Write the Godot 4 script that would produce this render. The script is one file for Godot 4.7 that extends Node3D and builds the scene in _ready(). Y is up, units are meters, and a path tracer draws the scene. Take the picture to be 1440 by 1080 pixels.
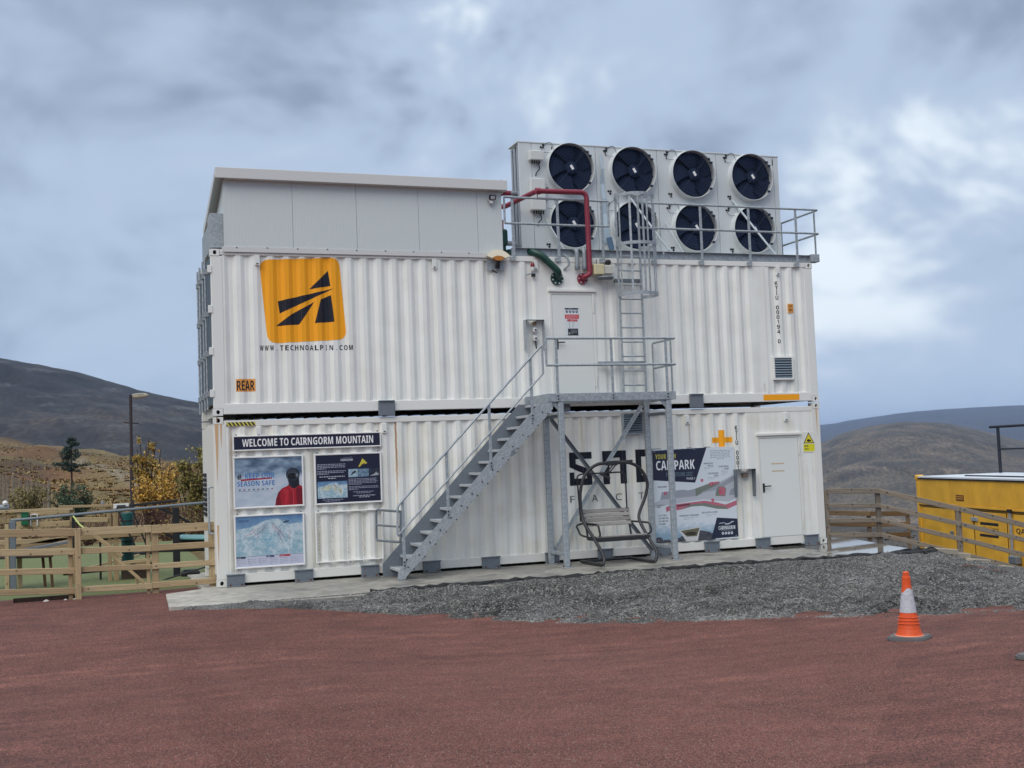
extends Node3D

# World: x runs along the container stack, z towards the viewer, y up; the stack's front left foot is the origin.
const LEN := 12.192
const TALL := 2.896
const DEEP := 2.438
const UPPER := 2.921

const TRACK := [Vector3(-6.5, 0, -200), Vector3(-1.1, 0, -142), Vector3(1.2, 0, -112), Vector3(2.6, 0, -92), Vector3(3.6, 0, -78)]

var rng := RandomNumberGenerator.new()
var M := {}
var used := {}
var lower_folds: PackedVector2Array
var upper_folds: PackedVector2Array


class MB:
	var v := PackedVector3Array()
	var n := PackedVector3Array()
	var uv := PackedVector2Array()
	var uv2 := PackedVector2Array()
	var c := PackedColorArray()
	var tint := Color(1, 1, 1)
	var tinted := false

	func tri(a: Vector3, b: Vector3, d: Vector3, na: Vector3, nb: Vector3, nd: Vector3, ua := Vector2(), ub := Vector2(), ud := Vector2()) -> void:
		if (b - a).cross(d - a).dot(na + nb + nd) > 0.0:
			v.append_array([a, d, b]); n.append_array([na, nd, nb]); uv.append_array([ua, ud, ub])
		else:
			v.append_array([a, b, d]); n.append_array([na, nb, nd]); uv.append_array([ua, ub, ud])
		c.append_array([tint, tint, tint])

	func quad(a: Vector3, b: Vector3, d: Vector3, e: Vector3, hint: Vector3) -> void:
		var nn := (b - a).cross(e - a)
		if nn.length_squared() < 1e-16:
			nn = (d - b).cross(e - b)
		nn = nn.normalized()
		if nn.dot(hint) < 0.0:
			nn = -nn
		var w := a.distance_to(b)
		var h := a.distance_to(e)
		tri(a, b, d, nn, nn, nn, Vector2(0, 0), Vector2(w, 0), Vector2(w, h))
		tri(a, d, e, nn, nn, nn, Vector2(0, 0), Vector2(w, h), Vector2(0, h))

	func box(ce: Vector3, s: Vector3, B := Basis(), e := 0.004) -> void:
		var h := s * 0.5
		e = minf(e, minf(h.x, minf(h.y, h.z)) * 0.45)
		for i in 3:
			var j := (i + 1) % 3
			var k := (i + 2) % 3
			for sg in [-1.0, 1.0]:
				var q := []
				for m in [[-1, -1], [1, -1], [1, 1], [-1, 1]]:
					var p := Vector3()
					p[i] = sg * h[i]; p[j] = m[0] * (h[j] - e); p[k] = m[1] * (h[k] - e)
					q.append(ce + B * p)
				var hn := Vector3(); hn[i] = sg
				quad(q[0], q[1], q[2], q[3], B * hn)
			for sj in [-1.0, 1.0]:
				for sk in [-1.0, 1.0]:
					var a := Vector3(); var b := Vector3(); var hn2 := Vector3()
					a[j] = sj * h[j]; a[k] = sk * (h[k] - e); b[j] = sj * (h[j] - e); b[k] = sk * h[k]
					hn2[j] = sj; hn2[k] = sk
					var a2 := a; var b2 := b
					a[i] = -(h[i] - e); b[i] = a[i]; a2[i] = h[i] - e; b2[i] = a2[i]
					quad(ce + B * a, ce + B * a2, ce + B * b2, ce + B * b, B * hn2)
		for sx in [-1.0, 1.0]:
			for sy in [-1.0, 1.0]:
				for sz in [-1.0, 1.0]:
					var p1 := ce + B * Vector3(sx * h.x, sy * (h.y - e), sz * (h.z - e))
					var p2 := ce + B * Vector3(sx * (h.x - e), sy * h.y, sz * (h.z - e))
					var p3 := ce + B * Vector3(sx * (h.x - e), sy * (h.y - e), sz * h.z)
					var nn := (B * Vector3(sx, sy, sz)).normalized()
					tri(p1, p2, p3, nn, nn, nn)

	func span(lo: Vector3, hi: Vector3, e := 0.004) -> void:
		box((lo + hi) * 0.5, (hi - lo).abs(), Basis(), e)

	func tube(pts: Array, r: float, sides := 10, r_end := -1.0) -> void:
		var count := pts.size()
		var t0: Vector3 = (pts[1] - pts[0]).normalized()
		var side := t0.cross(Vector3.UP)
		if side.length() < 0.05:
			side = t0.cross(Vector3.RIGHT)
		side = side.normalized()
		var rings := []
		var norms := []
		for i in count:
			var t: Vector3
			if i == 0:
				t = (pts[1] - pts[0]).normalized()
			elif i == count - 1:
				t = (pts[i] - pts[i - 1]).normalized()
			else:
				t = ((pts[i] - pts[i - 1]).normalized() + (pts[i + 1] - pts[i]).normalized()).normalized()
			side = (side - t * side.dot(t)).normalized()
			var up := t.cross(side)
			var rr := r if r_end < 0.0 else lerpf(r, r_end, float(i) / (count - 1))
			var ring := PackedVector3Array()
			var nr := PackedVector3Array()
			for k in sides:
				var a := TAU * k / sides
				var d := side * cos(a) + up * sin(a)
				nr.append(d)
				ring.append(pts[i] + d * rr)
			rings.append(ring); norms.append(nr)
		for i in count - 1:
			for k in sides:
				var m := (k + 1) % sides
				tri(rings[i][k], rings[i][m], rings[i + 1][m], norms[i][k], norms[i][m], norms[i + 1][m])
				tri(rings[i][k], rings[i + 1][m], rings[i + 1][k], norms[i][k], norms[i + 1][m], norms[i + 1][k])
		for e in [0, count - 1]:
			var out: Vector3 = (pts[0] - pts[1]).normalized() if e == 0 else (pts[e] - pts[e - 1]).normalized()
			for k in sides:
				tri(pts[e], rings[e][k], rings[e][(k + 1) % sides], out, out, out)

	func lathe(prof: Array, X: Transform3D, sides := 24) -> void:  # Vector2(radius, height) turned round X's y axis
		for i in prof.size() - 1:
			var p: Vector2 = prof[i]
			var q: Vector2 = prof[i + 1]
			var d := (q - p).normalized()
			var pn := Vector2(d.y, -d.x)
			for k in sides:
				var a := TAU * k / sides
				var b := TAU * (k + 1) / sides
				var ca := Vector3(cos(a), 0, sin(a))
				var cb := Vector3(cos(b), 0, sin(b))
				var na := X.basis * (ca * pn.x + Vector3(0, pn.y, 0))
				var nb := X.basis * (cb * pn.x + Vector3(0, pn.y, 0))
				var pa := X * (ca * p.x + Vector3(0, p.y, 0))
				var pb := X * (cb * p.x + Vector3(0, p.y, 0))
				var qa := X * (ca * q.x + Vector3(0, q.y, 0))
				var qb := X * (cb * q.x + Vector3(0, q.y, 0))
				tri(pa, pb, qb, na, nb, nb)
				tri(pa, qb, qa, na, nb, na)

	func prism(poly: PackedVector2Array, X: Transform3D, depth: float) -> void:  # outline in X's xy plane, thickness along +z
		var ix := Geometry2D.triangulate_polygon(poly)
		var f := X.basis.z
		for i in range(0, ix.size(), 3):
			var p := []
			var q := []
			for k in 3:
				var w := poly[ix[i + k]]
				p.append(X * Vector3(w.x, w.y, depth)); q.append(X * Vector3(w.x, w.y, 0))
			tri(p[0], p[1], p[2], f, f, f)
			tri(q[0], q[1], q[2], -f, -f, -f)
		var turn := -1.0 if Geometry2D.is_polygon_clockwise(poly) else 1.0
		for i in poly.size():
			var a := poly[i]
			var b := poly[(i + 1) % poly.size()]
			var o := Vector2(b.y - a.y, a.x - b.x) * turn
			quad(X * Vector3(a.x, a.y, 0), X * Vector3(b.x, b.y, 0), X * Vector3(b.x, b.y, depth), X * Vector3(a.x, a.y, depth), X.basis * Vector3(o.x, o.y, 0))

	func face(lo: Vector2, hi: Vector2, z: float) -> void:  # a printed face towards +z, uv 0..1
		var nn := Vector3(0, 0, 1)
		var a := Vector3(lo.x, lo.y, z); var b := Vector3(hi.x, lo.y, z); var d := Vector3(hi.x, hi.y, z); var e := Vector3(lo.x, hi.y, z)
		tri(a, b, d, nn, nn, nn, Vector2(0, 1), Vector2(1, 1), Vector2(1, 0))
		tri(a, d, e, nn, nn, nn, Vector2(0, 1), Vector2(1, 0), Vector2(0, 0))


# ---------- naming and placing ----------
func numbered(parent: Node, called: String) -> String:
	var key := str(parent.get_instance_id()) + called
	var k: int = used.get(key, 0)
	used[key] = k + 1
	return called if k == 0 else "%s_%03d" % [called, k]


func where(o: Node3D) -> Vector3:
	var p := Vector3()
	var at: Node = o
	while at != self:
		p += (at as Node3D).position
		at = at.get_parent()
	return p


func thing(called: String, label: String, category: String, at: Vector3, group := "") -> Node3D:
	var o := Node3D.new()
	o.name = numbered(self, called)
	add_child(o, true)
	o.position = at
	tag(o, label, category, group)
	return o


func tag(o: Node, label: String, category: String, group := "") -> void:
	o.set_meta("label", label)
	o.set_meta("category", category)
	if group:
		o.set_meta("group", group)


func mesh_of(mb: MB, o: Vector3) -> ArrayMesh:
	var arr := []
	arr.resize(Mesh.ARRAY_MAX)
	var vv := mb.v
	for i in vv.size():
		vv[i] -= o
	arr[Mesh.ARRAY_VERTEX] = vv
	arr[Mesh.ARRAY_NORMAL] = mb.n
	arr[Mesh.ARRAY_TEX_UV] = mb.uv
	if mb.uv2.size() == vv.size():
		arr[Mesh.ARRAY_TEX_UV2] = mb.uv2
	if mb.tinted:
		arr[Mesh.ARRAY_COLOR] = mb.c
	var am := ArrayMesh.new()
	am.add_surface_from_arrays(Mesh.PRIMITIVE_TRIANGLES, arr)
	return am


func obj(called: String, mb: MB, mat: Material, parent: Node3D = self) -> MeshInstance3D:
	var lo := mb.v[0]
	var hi := mb.v[0]
	for p in mb.v:
		lo = lo.min(p); hi = hi.max(p)
	var o := Vector3((lo.x + hi.x) * 0.5, lo.y, (lo.z + hi.z) * 0.5)
	var m := MeshInstance3D.new()
	m.mesh = mesh_of(mb, o)
	m.material_override = null
	m.mesh.surface_set_material(0, mat)
	m.name = numbered(parent, called)
	parent.add_child(m, true)
	m.position = o - (where(parent) if parent != self else Vector3())
	return m


func struct(called: String, mb: MB, mat: Material, parent: Node3D = self) -> MeshInstance3D:
	var o := obj(called, mb, mat, parent)
	if parent == self:
		o.set_meta("kind", "structure")
	return o


func one(called: String, lo: Vector3, hi: Vector3, mat: Material, parent: Node3D, e := 0.004) -> MeshInstance3D:
	var mb := MB.new()
	mb.span(lo, hi, e)
	return obj(called, mb, mat, parent)


func pipe(called: String, pts: Array, r: float, mat: Material, parent: Node3D, sides := 10) -> MeshInstance3D:
	var mb := MB.new()
	mb.tube(pts, r, sides)
	return obj(called, mb, mat, parent)


func board(called: String, a: Vector3, b: Vector3, w: float, t: float, mat: Material, parent: Node3D, out := Vector3(0, 0, 1), bow := 0.0) -> MeshInstance3D:
	# a plank from a to b, w wide across, t thick along out; its own x axis is the grain
	var x := (b - a).normalized()
	var y := out.cross(x).normalized()
	var z := x.cross(y)
	var mb := MB.new()
	mb.box(Vector3(), Vector3(a.distance_to(b), w, t), Basis(), 0.006)
	if bow != 0.0:
		var hl := a.distance_to(b) * 0.5
		for i in mb.v.size():
			mb.v[i].y += bow * (mb.v[i].x / hl)
	var m := MeshInstance3D.new()
	m.mesh = mesh_of(mb, Vector3())
	m.mesh.surface_set_material(0, mat)
	m.name = numbered(parent, called)
	parent.add_child(m, true)
	m.transform = Transform3D(Basis(x, y, z), (a + b) * 0.5 - (where(parent) if parent != self else Vector3()))
	return m


func arcs(pts: Array, r: float, steps := 5) -> Array:  # a path with rounded corners
	var out := [pts[0]]
	for i in range(1, pts.size() - 1):
		var p: Vector3 = pts[i]
		var a: Vector3 = pts[i - 1] - p
		var b: Vector3 = pts[i + 1] - p
		var k := minf(r, minf(a.length(), b.length()) * 0.49)
		var s := p + a.normalized() * k
		var e := p + b.normalized() * k
		for j in steps + 1:
			var t := float(j) / steps
			out.append(s.lerp(p, t).lerp(p.lerp(e, t), t))
	out.append(pts[-1])
	return out


func spline(pts: Array, per := 6) -> Array:
	var out := []
	for i in pts.size() - 1:
		var p0: Vector3 = pts[maxi(i - 1, 0)]
		var p1: Vector3 = pts[i]
		var p2: Vector3 = pts[i + 1]
		var p3: Vector3 = pts[mini(i + 2, pts.size() - 1)]
		for k in per:
			out.append(p1.cubic_interpolate(p2, p0, p3, float(k) / per))
	out.append(pts[-1])
	return out


func oval(cx: float, cy: float, rx: float, ry: float, sides := 20) -> PackedVector2Array:
	var out := PackedVector2Array()
	for k in sides:
		out.append(Vector2(cx + rx * cos(TAU * k / sides), cy + ry * sin(TAU * k / sides)))
	return out


# ---------- materials ----------
func flat(called: String, col: Color, rough := 0.6, metal := 0.0) -> StandardMaterial3D:
	var m := StandardMaterial3D.new()
	m.resource_name = called
	m.albedo_color = col
	m.roughness = rough
	m.metallic = metal
	M[called] = m
	return m


func noise_tex(kind: int, freq: float, lo: Color, hi: Color, seed_ := 1, size := 512, oct := 4, mid := 0.5, fractal := true) -> NoiseTexture2D:
	var f := FastNoiseLite.new()
	f.noise_type = kind
	f.seed = seed_
	f.frequency = freq
	f.fractal_octaves = oct
	if not fractal:
		f.fractal_type = FastNoiseLite.FRACTAL_NONE
	if kind == FastNoiseLite.TYPE_CELLULAR:
		f.cellular_return_type = FastNoiseLite.RETURN_CELL_VALUE
		f.fractal_type = FastNoiseLite.FRACTAL_NONE
	var g := Gradient.new()
	g.set_color(0, lo); g.set_color(1, hi)
	if mid != 0.5:
		g.add_point(mid, lo.lerp(hi, 0.5))
	var t := NoiseTexture2D.new()
	t.width = size; t.height = size
	t.seamless = true
	t.noise = f
	t.color_ramp = g
	t.generate_mipmaps = false
	return t


func tri_map(m: StandardMaterial3D, t: Texture2D, scale_: Vector3, world := false) -> StandardMaterial3D:
	m.albedo_texture = t
	m.uv1_triplanar = true
	m.uv1_world_triplanar = world
	m.uv1_scale = scale_
	return m


func wood(called: String, col: Color, off: float, seed_: int, tex: Texture2D, bump: Texture2D) -> void:
	var m := flat(called, col, 0.85)
	tri_map(m, tex, Vector3(0.55, 4.0, 4.0))
	m.uv1_offset = Vector3(off, off * 1.7, off * 0.6)
	m.heightmap_enabled = true
	m.heightmap_texture = bump
	m.heightmap_scale = 0.25


func grain(seed_: int, knots: int) -> ImageTexture:  # growth rings drawn out along u, a few knots
	var im := Image.create(512, 256, false, Image.FORMAT_RGB8)
	var a := FastNoiseLite.new(); a.seed = seed_; a.frequency = 0.01
	var r := RandomNumberGenerator.new(); r.seed = seed_
	var kn := []
	for i in knots:
		kn.append(Vector3(r.randf() * 512, r.randf() * 256, r.randf_range(7, 13)))
	for y in 256:
		for x in 512:
			var w := a.get_noise_2d(x * 0.25, y * 2.0) * 0.5 + a.get_noise_2d(x * 1.5 + 900, y * 14.0) * 0.5
			var s := 0.86 + 0.22 * w + 0.05 * sin(y * 0.55 + 6.0 * a.get_noise_2d(x * 0.4, y * 0.7))
			for k in kn:
				var d: float = Vector2((x - k.x) * 3.4, y - k.y).length() / k.z
				if d < 2.2:
					s *= lerpf(0.5, 1.0, clampf((d - 0.6) / 1.6, 0, 1))
			im.set_pixel(x, y, Color(s, s * 0.97, s * 0.93))
	return ImageTexture.create_from_image(im)


func coat_texture(w: int, h: int, seed_: int, dirt: float, rust: Array, warm: Color) -> ImageTexture:
	# painted steel: faint vertical run marks, grime at the sills, rust runs [u, v0, v1, width, strength]
	var im := Image.create(w, h, false, Image.FORMAT_RGB8)
	var a := FastNoiseLite.new(); a.seed = seed_; a.frequency = 0.02; a.fractal_octaves = 4
	for y in h:
		var fy := float(y) / h
		for x in w:
			var fx := float(x) / w
			var run := a.get_noise_2d(x * 3.0, y * 0.22)
			var blot := a.get_noise_2d(x * 0.7 + 300, y * 0.9)
			var s := 1.0 - dirt * (0.30 + 0.55 * run + 0.3 * blot)
			s -= dirt * 1.2 * smoothstep(0.9, 1.0, fy) * (0.6 + run)
			s -= dirt * 0.8 * (1.0 - smoothstep(0.0, 0.06, fy)) * (0.5 + run)
			var col := Color(s, s, s).lerp(warm * s, clampf(0.15 + blot + run, 0.0, 1.0) * 0.4)
			for k in rust:
				if fy > k[1] and fy < k[2]:
					var q: float = absf(fx - k[0] + 0.0006 * a.get_noise_2d(0.0, y * 4.0)) / k[3]
					if q < 1.0:
						var f: float = (1.0 - q) * k[4] * (1.0 - (fy - k[1]) / (k[2] - k[1])) * (0.75 + run)
						col = col.lerp(Color(0.50, 0.28, 0.12), clampf(f, 0, 0.9))
			im.set_pixel(x, y, col.clamp())
	return ImageTexture.create_from_image(im)


func sky_texture() -> ImageTexture:
	var w := 2048
	var h := 1024
	var im := Image.create(w, h, false, Image.FORMAT_RGBF)
	var a := FastNoiseLite.new(); a.seed = 11; a.frequency = 1.0; a.fractal_octaves = 5; a.fractal_gain = 0.54
	a.noise_type = FastNoiseLite.TYPE_SIMPLEX_SMOOTH
	var b := FastNoiseLite.new(); b.seed = 5; b.frequency = 1.0; b.fractal_octaves = 3; b.noise_type = FastNoiseLite.TYPE_SIMPLEX_SMOOTH
	var rifts := [  # thin places in the cloud that the photograph shows: direction, width, height, strength
		[Vector3(0.27, 0.375, -0.89), 0.05, 0.05, 0.74], [Vector3(0.59, 0.18, -0.78), 0.075, 0.08, 0.56], [Vector3(0.565, 0.12, -0.82), 0.05, 0.06, 0.42],
		[Vector3(0.67, 0.2, -0.72), 0.1, 0.08, 0.34], [Vector3(-0.03, 0.2, -0.98), 0.11, 0.05, 0.10], [Vector3(0.2, 0.27, -0.94), 0.16, 0.1, 0.25],
		[Vector3(0.36, 0.3, -0.88), 0.1, 0.05, 0.2], [Vector3(0.66, 0.025, -0.75), 0.25, 0.012, 0.16]]
	for y in h:
		var el := (0.5 - (y + 0.5) / h) * PI
		for x in w:
			var az := ((x + 0.5) / w) * TAU
			var d := Vector3(sin(az) * cos(el), sin(el), -cos(az) * cos(el))
			var col: Color
			if d.y < -0.01:
				col = Color(0.13, 0.13, 0.14)
			else:
				var k := 1.0 / (maxf(d.y, 0.0) + 0.34)
				var p := Vector3(d.x * k, d.z * k, 0.4)
				var q := b.get_noise_3d(p.x * 0.8, p.y * 0.8, 3.0)
				var lump := a.get_noise_3d(d.x * 3.4 + q * 0.3, d.y * 6.5 + q * 0.3, d.z * 3.4)
				var t := 0.385 + 0.34 * a.get_noise_3d(p.x * 1.0 + q * 0.5, p.y * 1.15 + q * 0.4, 0.0) + 0.32 * lump + 0.14 * q
				var wisp := a.get_noise_3d(d.x * 13.0 + q * 2.0, d.y * 17.0, d.z * 13.0)
				t += 0.10 * wisp
				for r in rifts:
					var rd: Vector3 = r[0].normalized()
					var rt := rd.cross(Vector3.UP).normalized()
					var dx: float = (d - rd).dot(rt) / r[1]
					var dy: float = (d - rd).dot(rt.cross(rd)) / r[2]
					var g := dx * dx + dy * dy
					if g < 12.0:
						t += r[3] * exp(-g * 0.7) * (0.85 + 0.9 * wisp + 0.4 * q)
				t = clampf(t, 0.0, 1.35)
				var low := 1.0 - smoothstep(0.0, 0.16, d.y)
				var dark := Color(0.185, 0.240, 0.335).lerp(Color(0.225, 0.315, 0.465), low)
				var mid := Color(0.375, 0.465, 0.60).lerp(Color(0.41, 0.515, 0.66), low)
				var hi := Color(0.69, 0.765, 0.83)
				col = dark.lerp(mid, smoothstep(0.05, 0.62, t)) if t < 0.62 else mid.lerp(hi, smoothstep(0.62, 1.25, t))
				col = col.lerp(Color(0.60, 0.63, 0.67), 0.75 * smoothstep(0.36, 0.85, d.y)) * (0.885 + 0.6 * smoothstep(0.36, 1.0, d.y))
			im.set_pixel(x, y, col)
	return ImageTexture.create_from_image(im)



# ---------- lettering and draping ----------
func letters(text: String, x0: float, x1: float, y0: float, y1: float, bold := true, serif := false) -> Array:
	# triangles (PackedVector2Array each) of the text, fitted to that rectangle
	var f := SystemFont.new()
	f.font_names = PackedStringArray(["Droid Serif" if serif else "Droid Sans"])
	f.font_weight = 700 if bold else 400
	var t := TextMesh.new()
	t.font = f
	t.text = text
	t.font_size = 48
	t.pixel_size = 0.01
	t.depth = 0.0
	t.curve_step = 1.5
	var arr := t.surface_get_arrays(0)
	var vs: PackedVector3Array = arr[Mesh.ARRAY_VERTEX]
	var ns: PackedVector3Array = arr[Mesh.ARRAY_NORMAL]
	var ix: PackedInt32Array = arr[Mesh.ARRAY_INDEX] if arr[Mesh.ARRAY_INDEX] != null else PackedInt32Array(range(vs.size()))
	var lo := vs[0]; var hi := vs[0]
	for p in vs:
		lo = lo.min(p); hi = hi.max(p)
	var out := []
	for i in range(0, ix.size() - 2, 3):
		if ns[ix[i]].z < 0.5:
			continue
		var q := PackedVector2Array()
		for k in 3:
			var p := vs[ix[i + k]]
			q.append(Vector2(lerpf(x0, x1, (p.x - lo.x) / (hi.x - lo.x)), lerpf(y0, y1, (p.y - lo.y) / (hi.y - lo.y))))
		out.append(q)
	return out


func stacked(text: String, x: float, w: float, y_top: float, step: float, h: float) -> Array:
	var out := []
	for i in text.length():
		if text[i] != " ":
			var k := 0.5 if text[i] in "I1" else 1.0
			out.append_array(letters(text[i], x - w * 0.5 * k, x + w * 0.5 * k, y_top - i * step - h, y_top - i * step))
	return out


func poly_tris(poly: PackedVector2Array) -> Array:
	var ix := Geometry2D.triangulate_polygon(poly)
	var out := []
	for i in range(0, ix.size(), 3):
		out.append(PackedVector2Array([poly[ix[i]], poly[ix[i + 1]], poly[ix[i + 2]]]))
	return out


func clip_x(p: PackedVector2Array, x: float, keep_right: bool) -> PackedVector2Array:
	var out := PackedVector2Array()
	for i in p.size():
		var a := p[i]
		var b := p[(i + 1) % p.size()]
		var ia := a.x >= x if keep_right else a.x <= x
		var ib := b.x >= x if keep_right else b.x <= x
		if ia:
			out.append(a)
		if ia != ib:
			out.append(a.lerp(b, (x - a.x) / (b.x - a.x)))
	return out


func drape(tris: Array, folds: PackedVector2Array, lift := 0.003) -> MB:
	# lays flat print on a corrugated sheet, following its folds
	var mb := MB.new()
	for t in tris:
		var lo := minf(t[0].x, minf(t[1].x, t[2].x))
		var hi := maxf(t[0].x, maxf(t[1].x, t[2].x))
		for i in folds.size() - 1:
			var a := folds[i]
			var b := folds[i + 1]
			if b.x <= lo or a.x >= hi or b.x - a.x < 1e-5:
				continue
			var p: PackedVector2Array = clip_x(clip_x(t, a.x, true), b.x, false)
			var nn := Vector3(a.y - b.y, 0, b.x - a.x).normalized()
			for k in range(1, p.size() - 1):
				var q := []
				for w in [p[0], p[k], p[k + 1]]:
					q.append(Vector3(w.x, w.y, lerpf(a.y, b.y, (w.x - a.x) / (b.x - a.x))) + nn * lift)
				if (q[1] - q[0]).cross(q[2] - q[0]).length() > 1e-9:
					mb.tri(q[0], q[1], q[2], nn, nn, nn)
	return mb


func print_at(tris: Array, z: float) -> MB:
	var mb := MB.new()
	var nn := Vector3(0, 0, 1)
	for t in tris:
		mb.tri(Vector3(t[0].x, t[0].y, z), Vector3(t[1].x, t[1].y, z), Vector3(t[2].x, t[2].y, z), nn, nn, nn)
	return mb


# ---------- printing on pictures ----------
func ink(im: Image, pts: PackedVector2Array, col: Color) -> void:  # fills an outline given in 0..1, y down
	var w := im.get_width()
	var h := im.get_height()
	var lo := h
	var hi := 0
	for p in pts:
		lo = mini(lo, int(p.y * h)); hi = maxi(hi, int(ceil(p.y * h)))
	for y in range(maxi(lo, 0), mini(hi + 1, h)):
		var xs := []
		var fy := y + 0.5
		for i in pts.size():
			var a := Vector2(pts[i].x * w, pts[i].y * h)
			var b := Vector2(pts[(i + 1) % pts.size()].x * w, pts[(i + 1) % pts.size()].y * h)
			if (a.y <= fy) != (b.y <= fy):
				xs.append(a.x + (b.x - a.x) * (fy - a.y) / (b.y - a.y))
		xs.sort()
		for i in range(0, xs.size() - 1, 2):
			var x0 := maxi(int(round(xs[i])), 0)
			var x1 := mini(int(round(xs[i + 1])), w)
			if x1 > x0:
				im.fill_rect(Rect2i(x0, y, x1 - x0, 1), col)


func rect_ink(im: Image, x0: float, y0: float, x1: float, y1: float, col: Color) -> void:
	im.fill_rect(Rect2i(int(x0 * im.get_width()), int(y0 * im.get_height()), maxi(1, int((x1 - x0) * im.get_width())), maxi(1, int((y1 - y0) * im.get_height()))), col)


func text_ink(im: Image, text: String, x0: float, x1: float, y_top: float, y_bot: float, col: Color, bold := true) -> void:
	for t in letters(text, x0, x1, y_bot, y_top, bold):
		ink(im, t, col)


func small_print(im: Image, x0: float, x1: float, y0: float, lines: int, step: float, thick: float, col: Color, r: RandomNumberGenerator, centred := false) -> void:
	# body text too small to read: rows of word-long dashes
	for i in lines:
		var full := x1 - x0
		var len_ := full * (1.0 if i < lines - 1 else r.randf_range(0.3, 0.7)) * r.randf_range(0.93, 1.0)
		var x := x0 + (full - len_) * 0.5 if centred else x0
		var end := x + len_
		while x < end:
			var word := r.randf_range(0.012, 0.045)
			rect_ink(im, x, y0 + i * step, minf(x + word, end), y0 + i * step + thick, col)
			x += word + 0.008


func stroke_ink(im: Image, pts: Array, wide: float, col: Color) -> void:
	for i in pts.size() - 1:
		var a: Vector2 = pts[i]
		var b: Vector2 = pts[i + 1]
		var o := (b - a).orthogonal().normalized() * wide * 0.5
		ink(im, PackedVector2Array([a + o, b + o, b - o, a - o]), col)


func pv(flat_list: Array) -> PackedVector2Array:
	var out := PackedVector2Array()
	for i in range(0, flat_list.size(), 2):
		out.append(Vector2(flat_list[i], flat_list[i + 1]))
	return out


# ---------- the lie of the land ----------
func sstep(a: float, b: float, x: float) -> float:
	return smoothstep(a, b, x)


func yard_y(x: float, z: float) -> float:  # the red car park
	var y := -0.055 - 0.20 * sstep(-1.5, 4.0, x) * sstep(1.2, 5.5, z)
	y += 0.058 * maxf(0.0, z - 8.0)
	y -= 0.36 * maxf(0.0, x - 12.6) * sstep(9.5, 4.5, z)
	return y


func moor_y(x: float, z: float) -> float:  # open moorland round the site
	var dx := x - 5.0
	var r := sqrt(dx * dx + z * z)
	var right := sstep(0.12, 0.40, x / (absf(x) + absf(z) + 1.0)) * sstep(15.0, -25.0, z) if x > 0 else 0.0
	right = maxf(right, sstep(13.6, 15.5, x) * sstep(6.0, 1.0, z) * 0.9)
	var ridge := clampf(8.2 - 0.16 * x, -3.0, 19.0)
	var left := -0.45 + ridge * clampf((r - 52.0) / 300.0, 0.0, 1.0) - maxf(0.0, r - 352.0) * 0.05
	var fall := -0.5 - 1.1 * sstep(13.0, 17.0, x) - 0.066 * maxf(0.0, r - 12.0)
	var y := lerpf(left, fall, right)
	if z > 6.0:
		y = lerpf(y, -0.6, sstep(6.0, 14.0, z))
	return maxf(y, -72.0)


func blend3(t: float, a: Color, b: Color, d: Color) -> Color:
	return a.lerp(b, clampf(t * 2.0, 0, 1)) if t < 0.5 else b.lerp(d, clampf(t * 2.0 - 1.0, 0, 1))


func sheet(xs: PackedFloat32Array, zs: PackedFloat32Array, height: Callable, uvs: float, uv2s: float) -> MB:
	var mb := MB.new()
	var nx := xs.size()
	var p := PackedVector3Array()
	var nn := PackedVector3Array()
	for z in zs:
		for x in xs:
			var y: float = height.call(x, z)
			p.append(Vector3(x, y, z))
			var e := 0.15
			nn.append(Vector3(height.call(x - e, z) - height.call(x + e, z), 2.0 * e, height.call(x, z - e) - height.call(x, z + e)).normalized())
	for j in zs.size() - 1:
		for i in nx - 1:
			var a := j * nx + i
			for t in [[a, a + 1, a + nx + 1], [a, a + nx + 1, a + nx]]:
				mb.tri(p[t[0]], p[t[1]], p[t[2]], nn[t[0]], nn[t[1]], nn[t[2]])
	for v in mb.v:
		mb.uv.append(Vector2(v.x, v.z) * uvs)
		mb.uv2.append(Vector2(v.x, v.z) * uv2s)
	mb.uv = mb.uv.slice(mb.v.size())
	return mb


func steps(a: float, b: float, n: int) -> PackedFloat32Array:
	var out := PackedFloat32Array()
	for i in n + 1:
		out.append(lerpf(a, b, float(i) / n))
	return out


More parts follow.
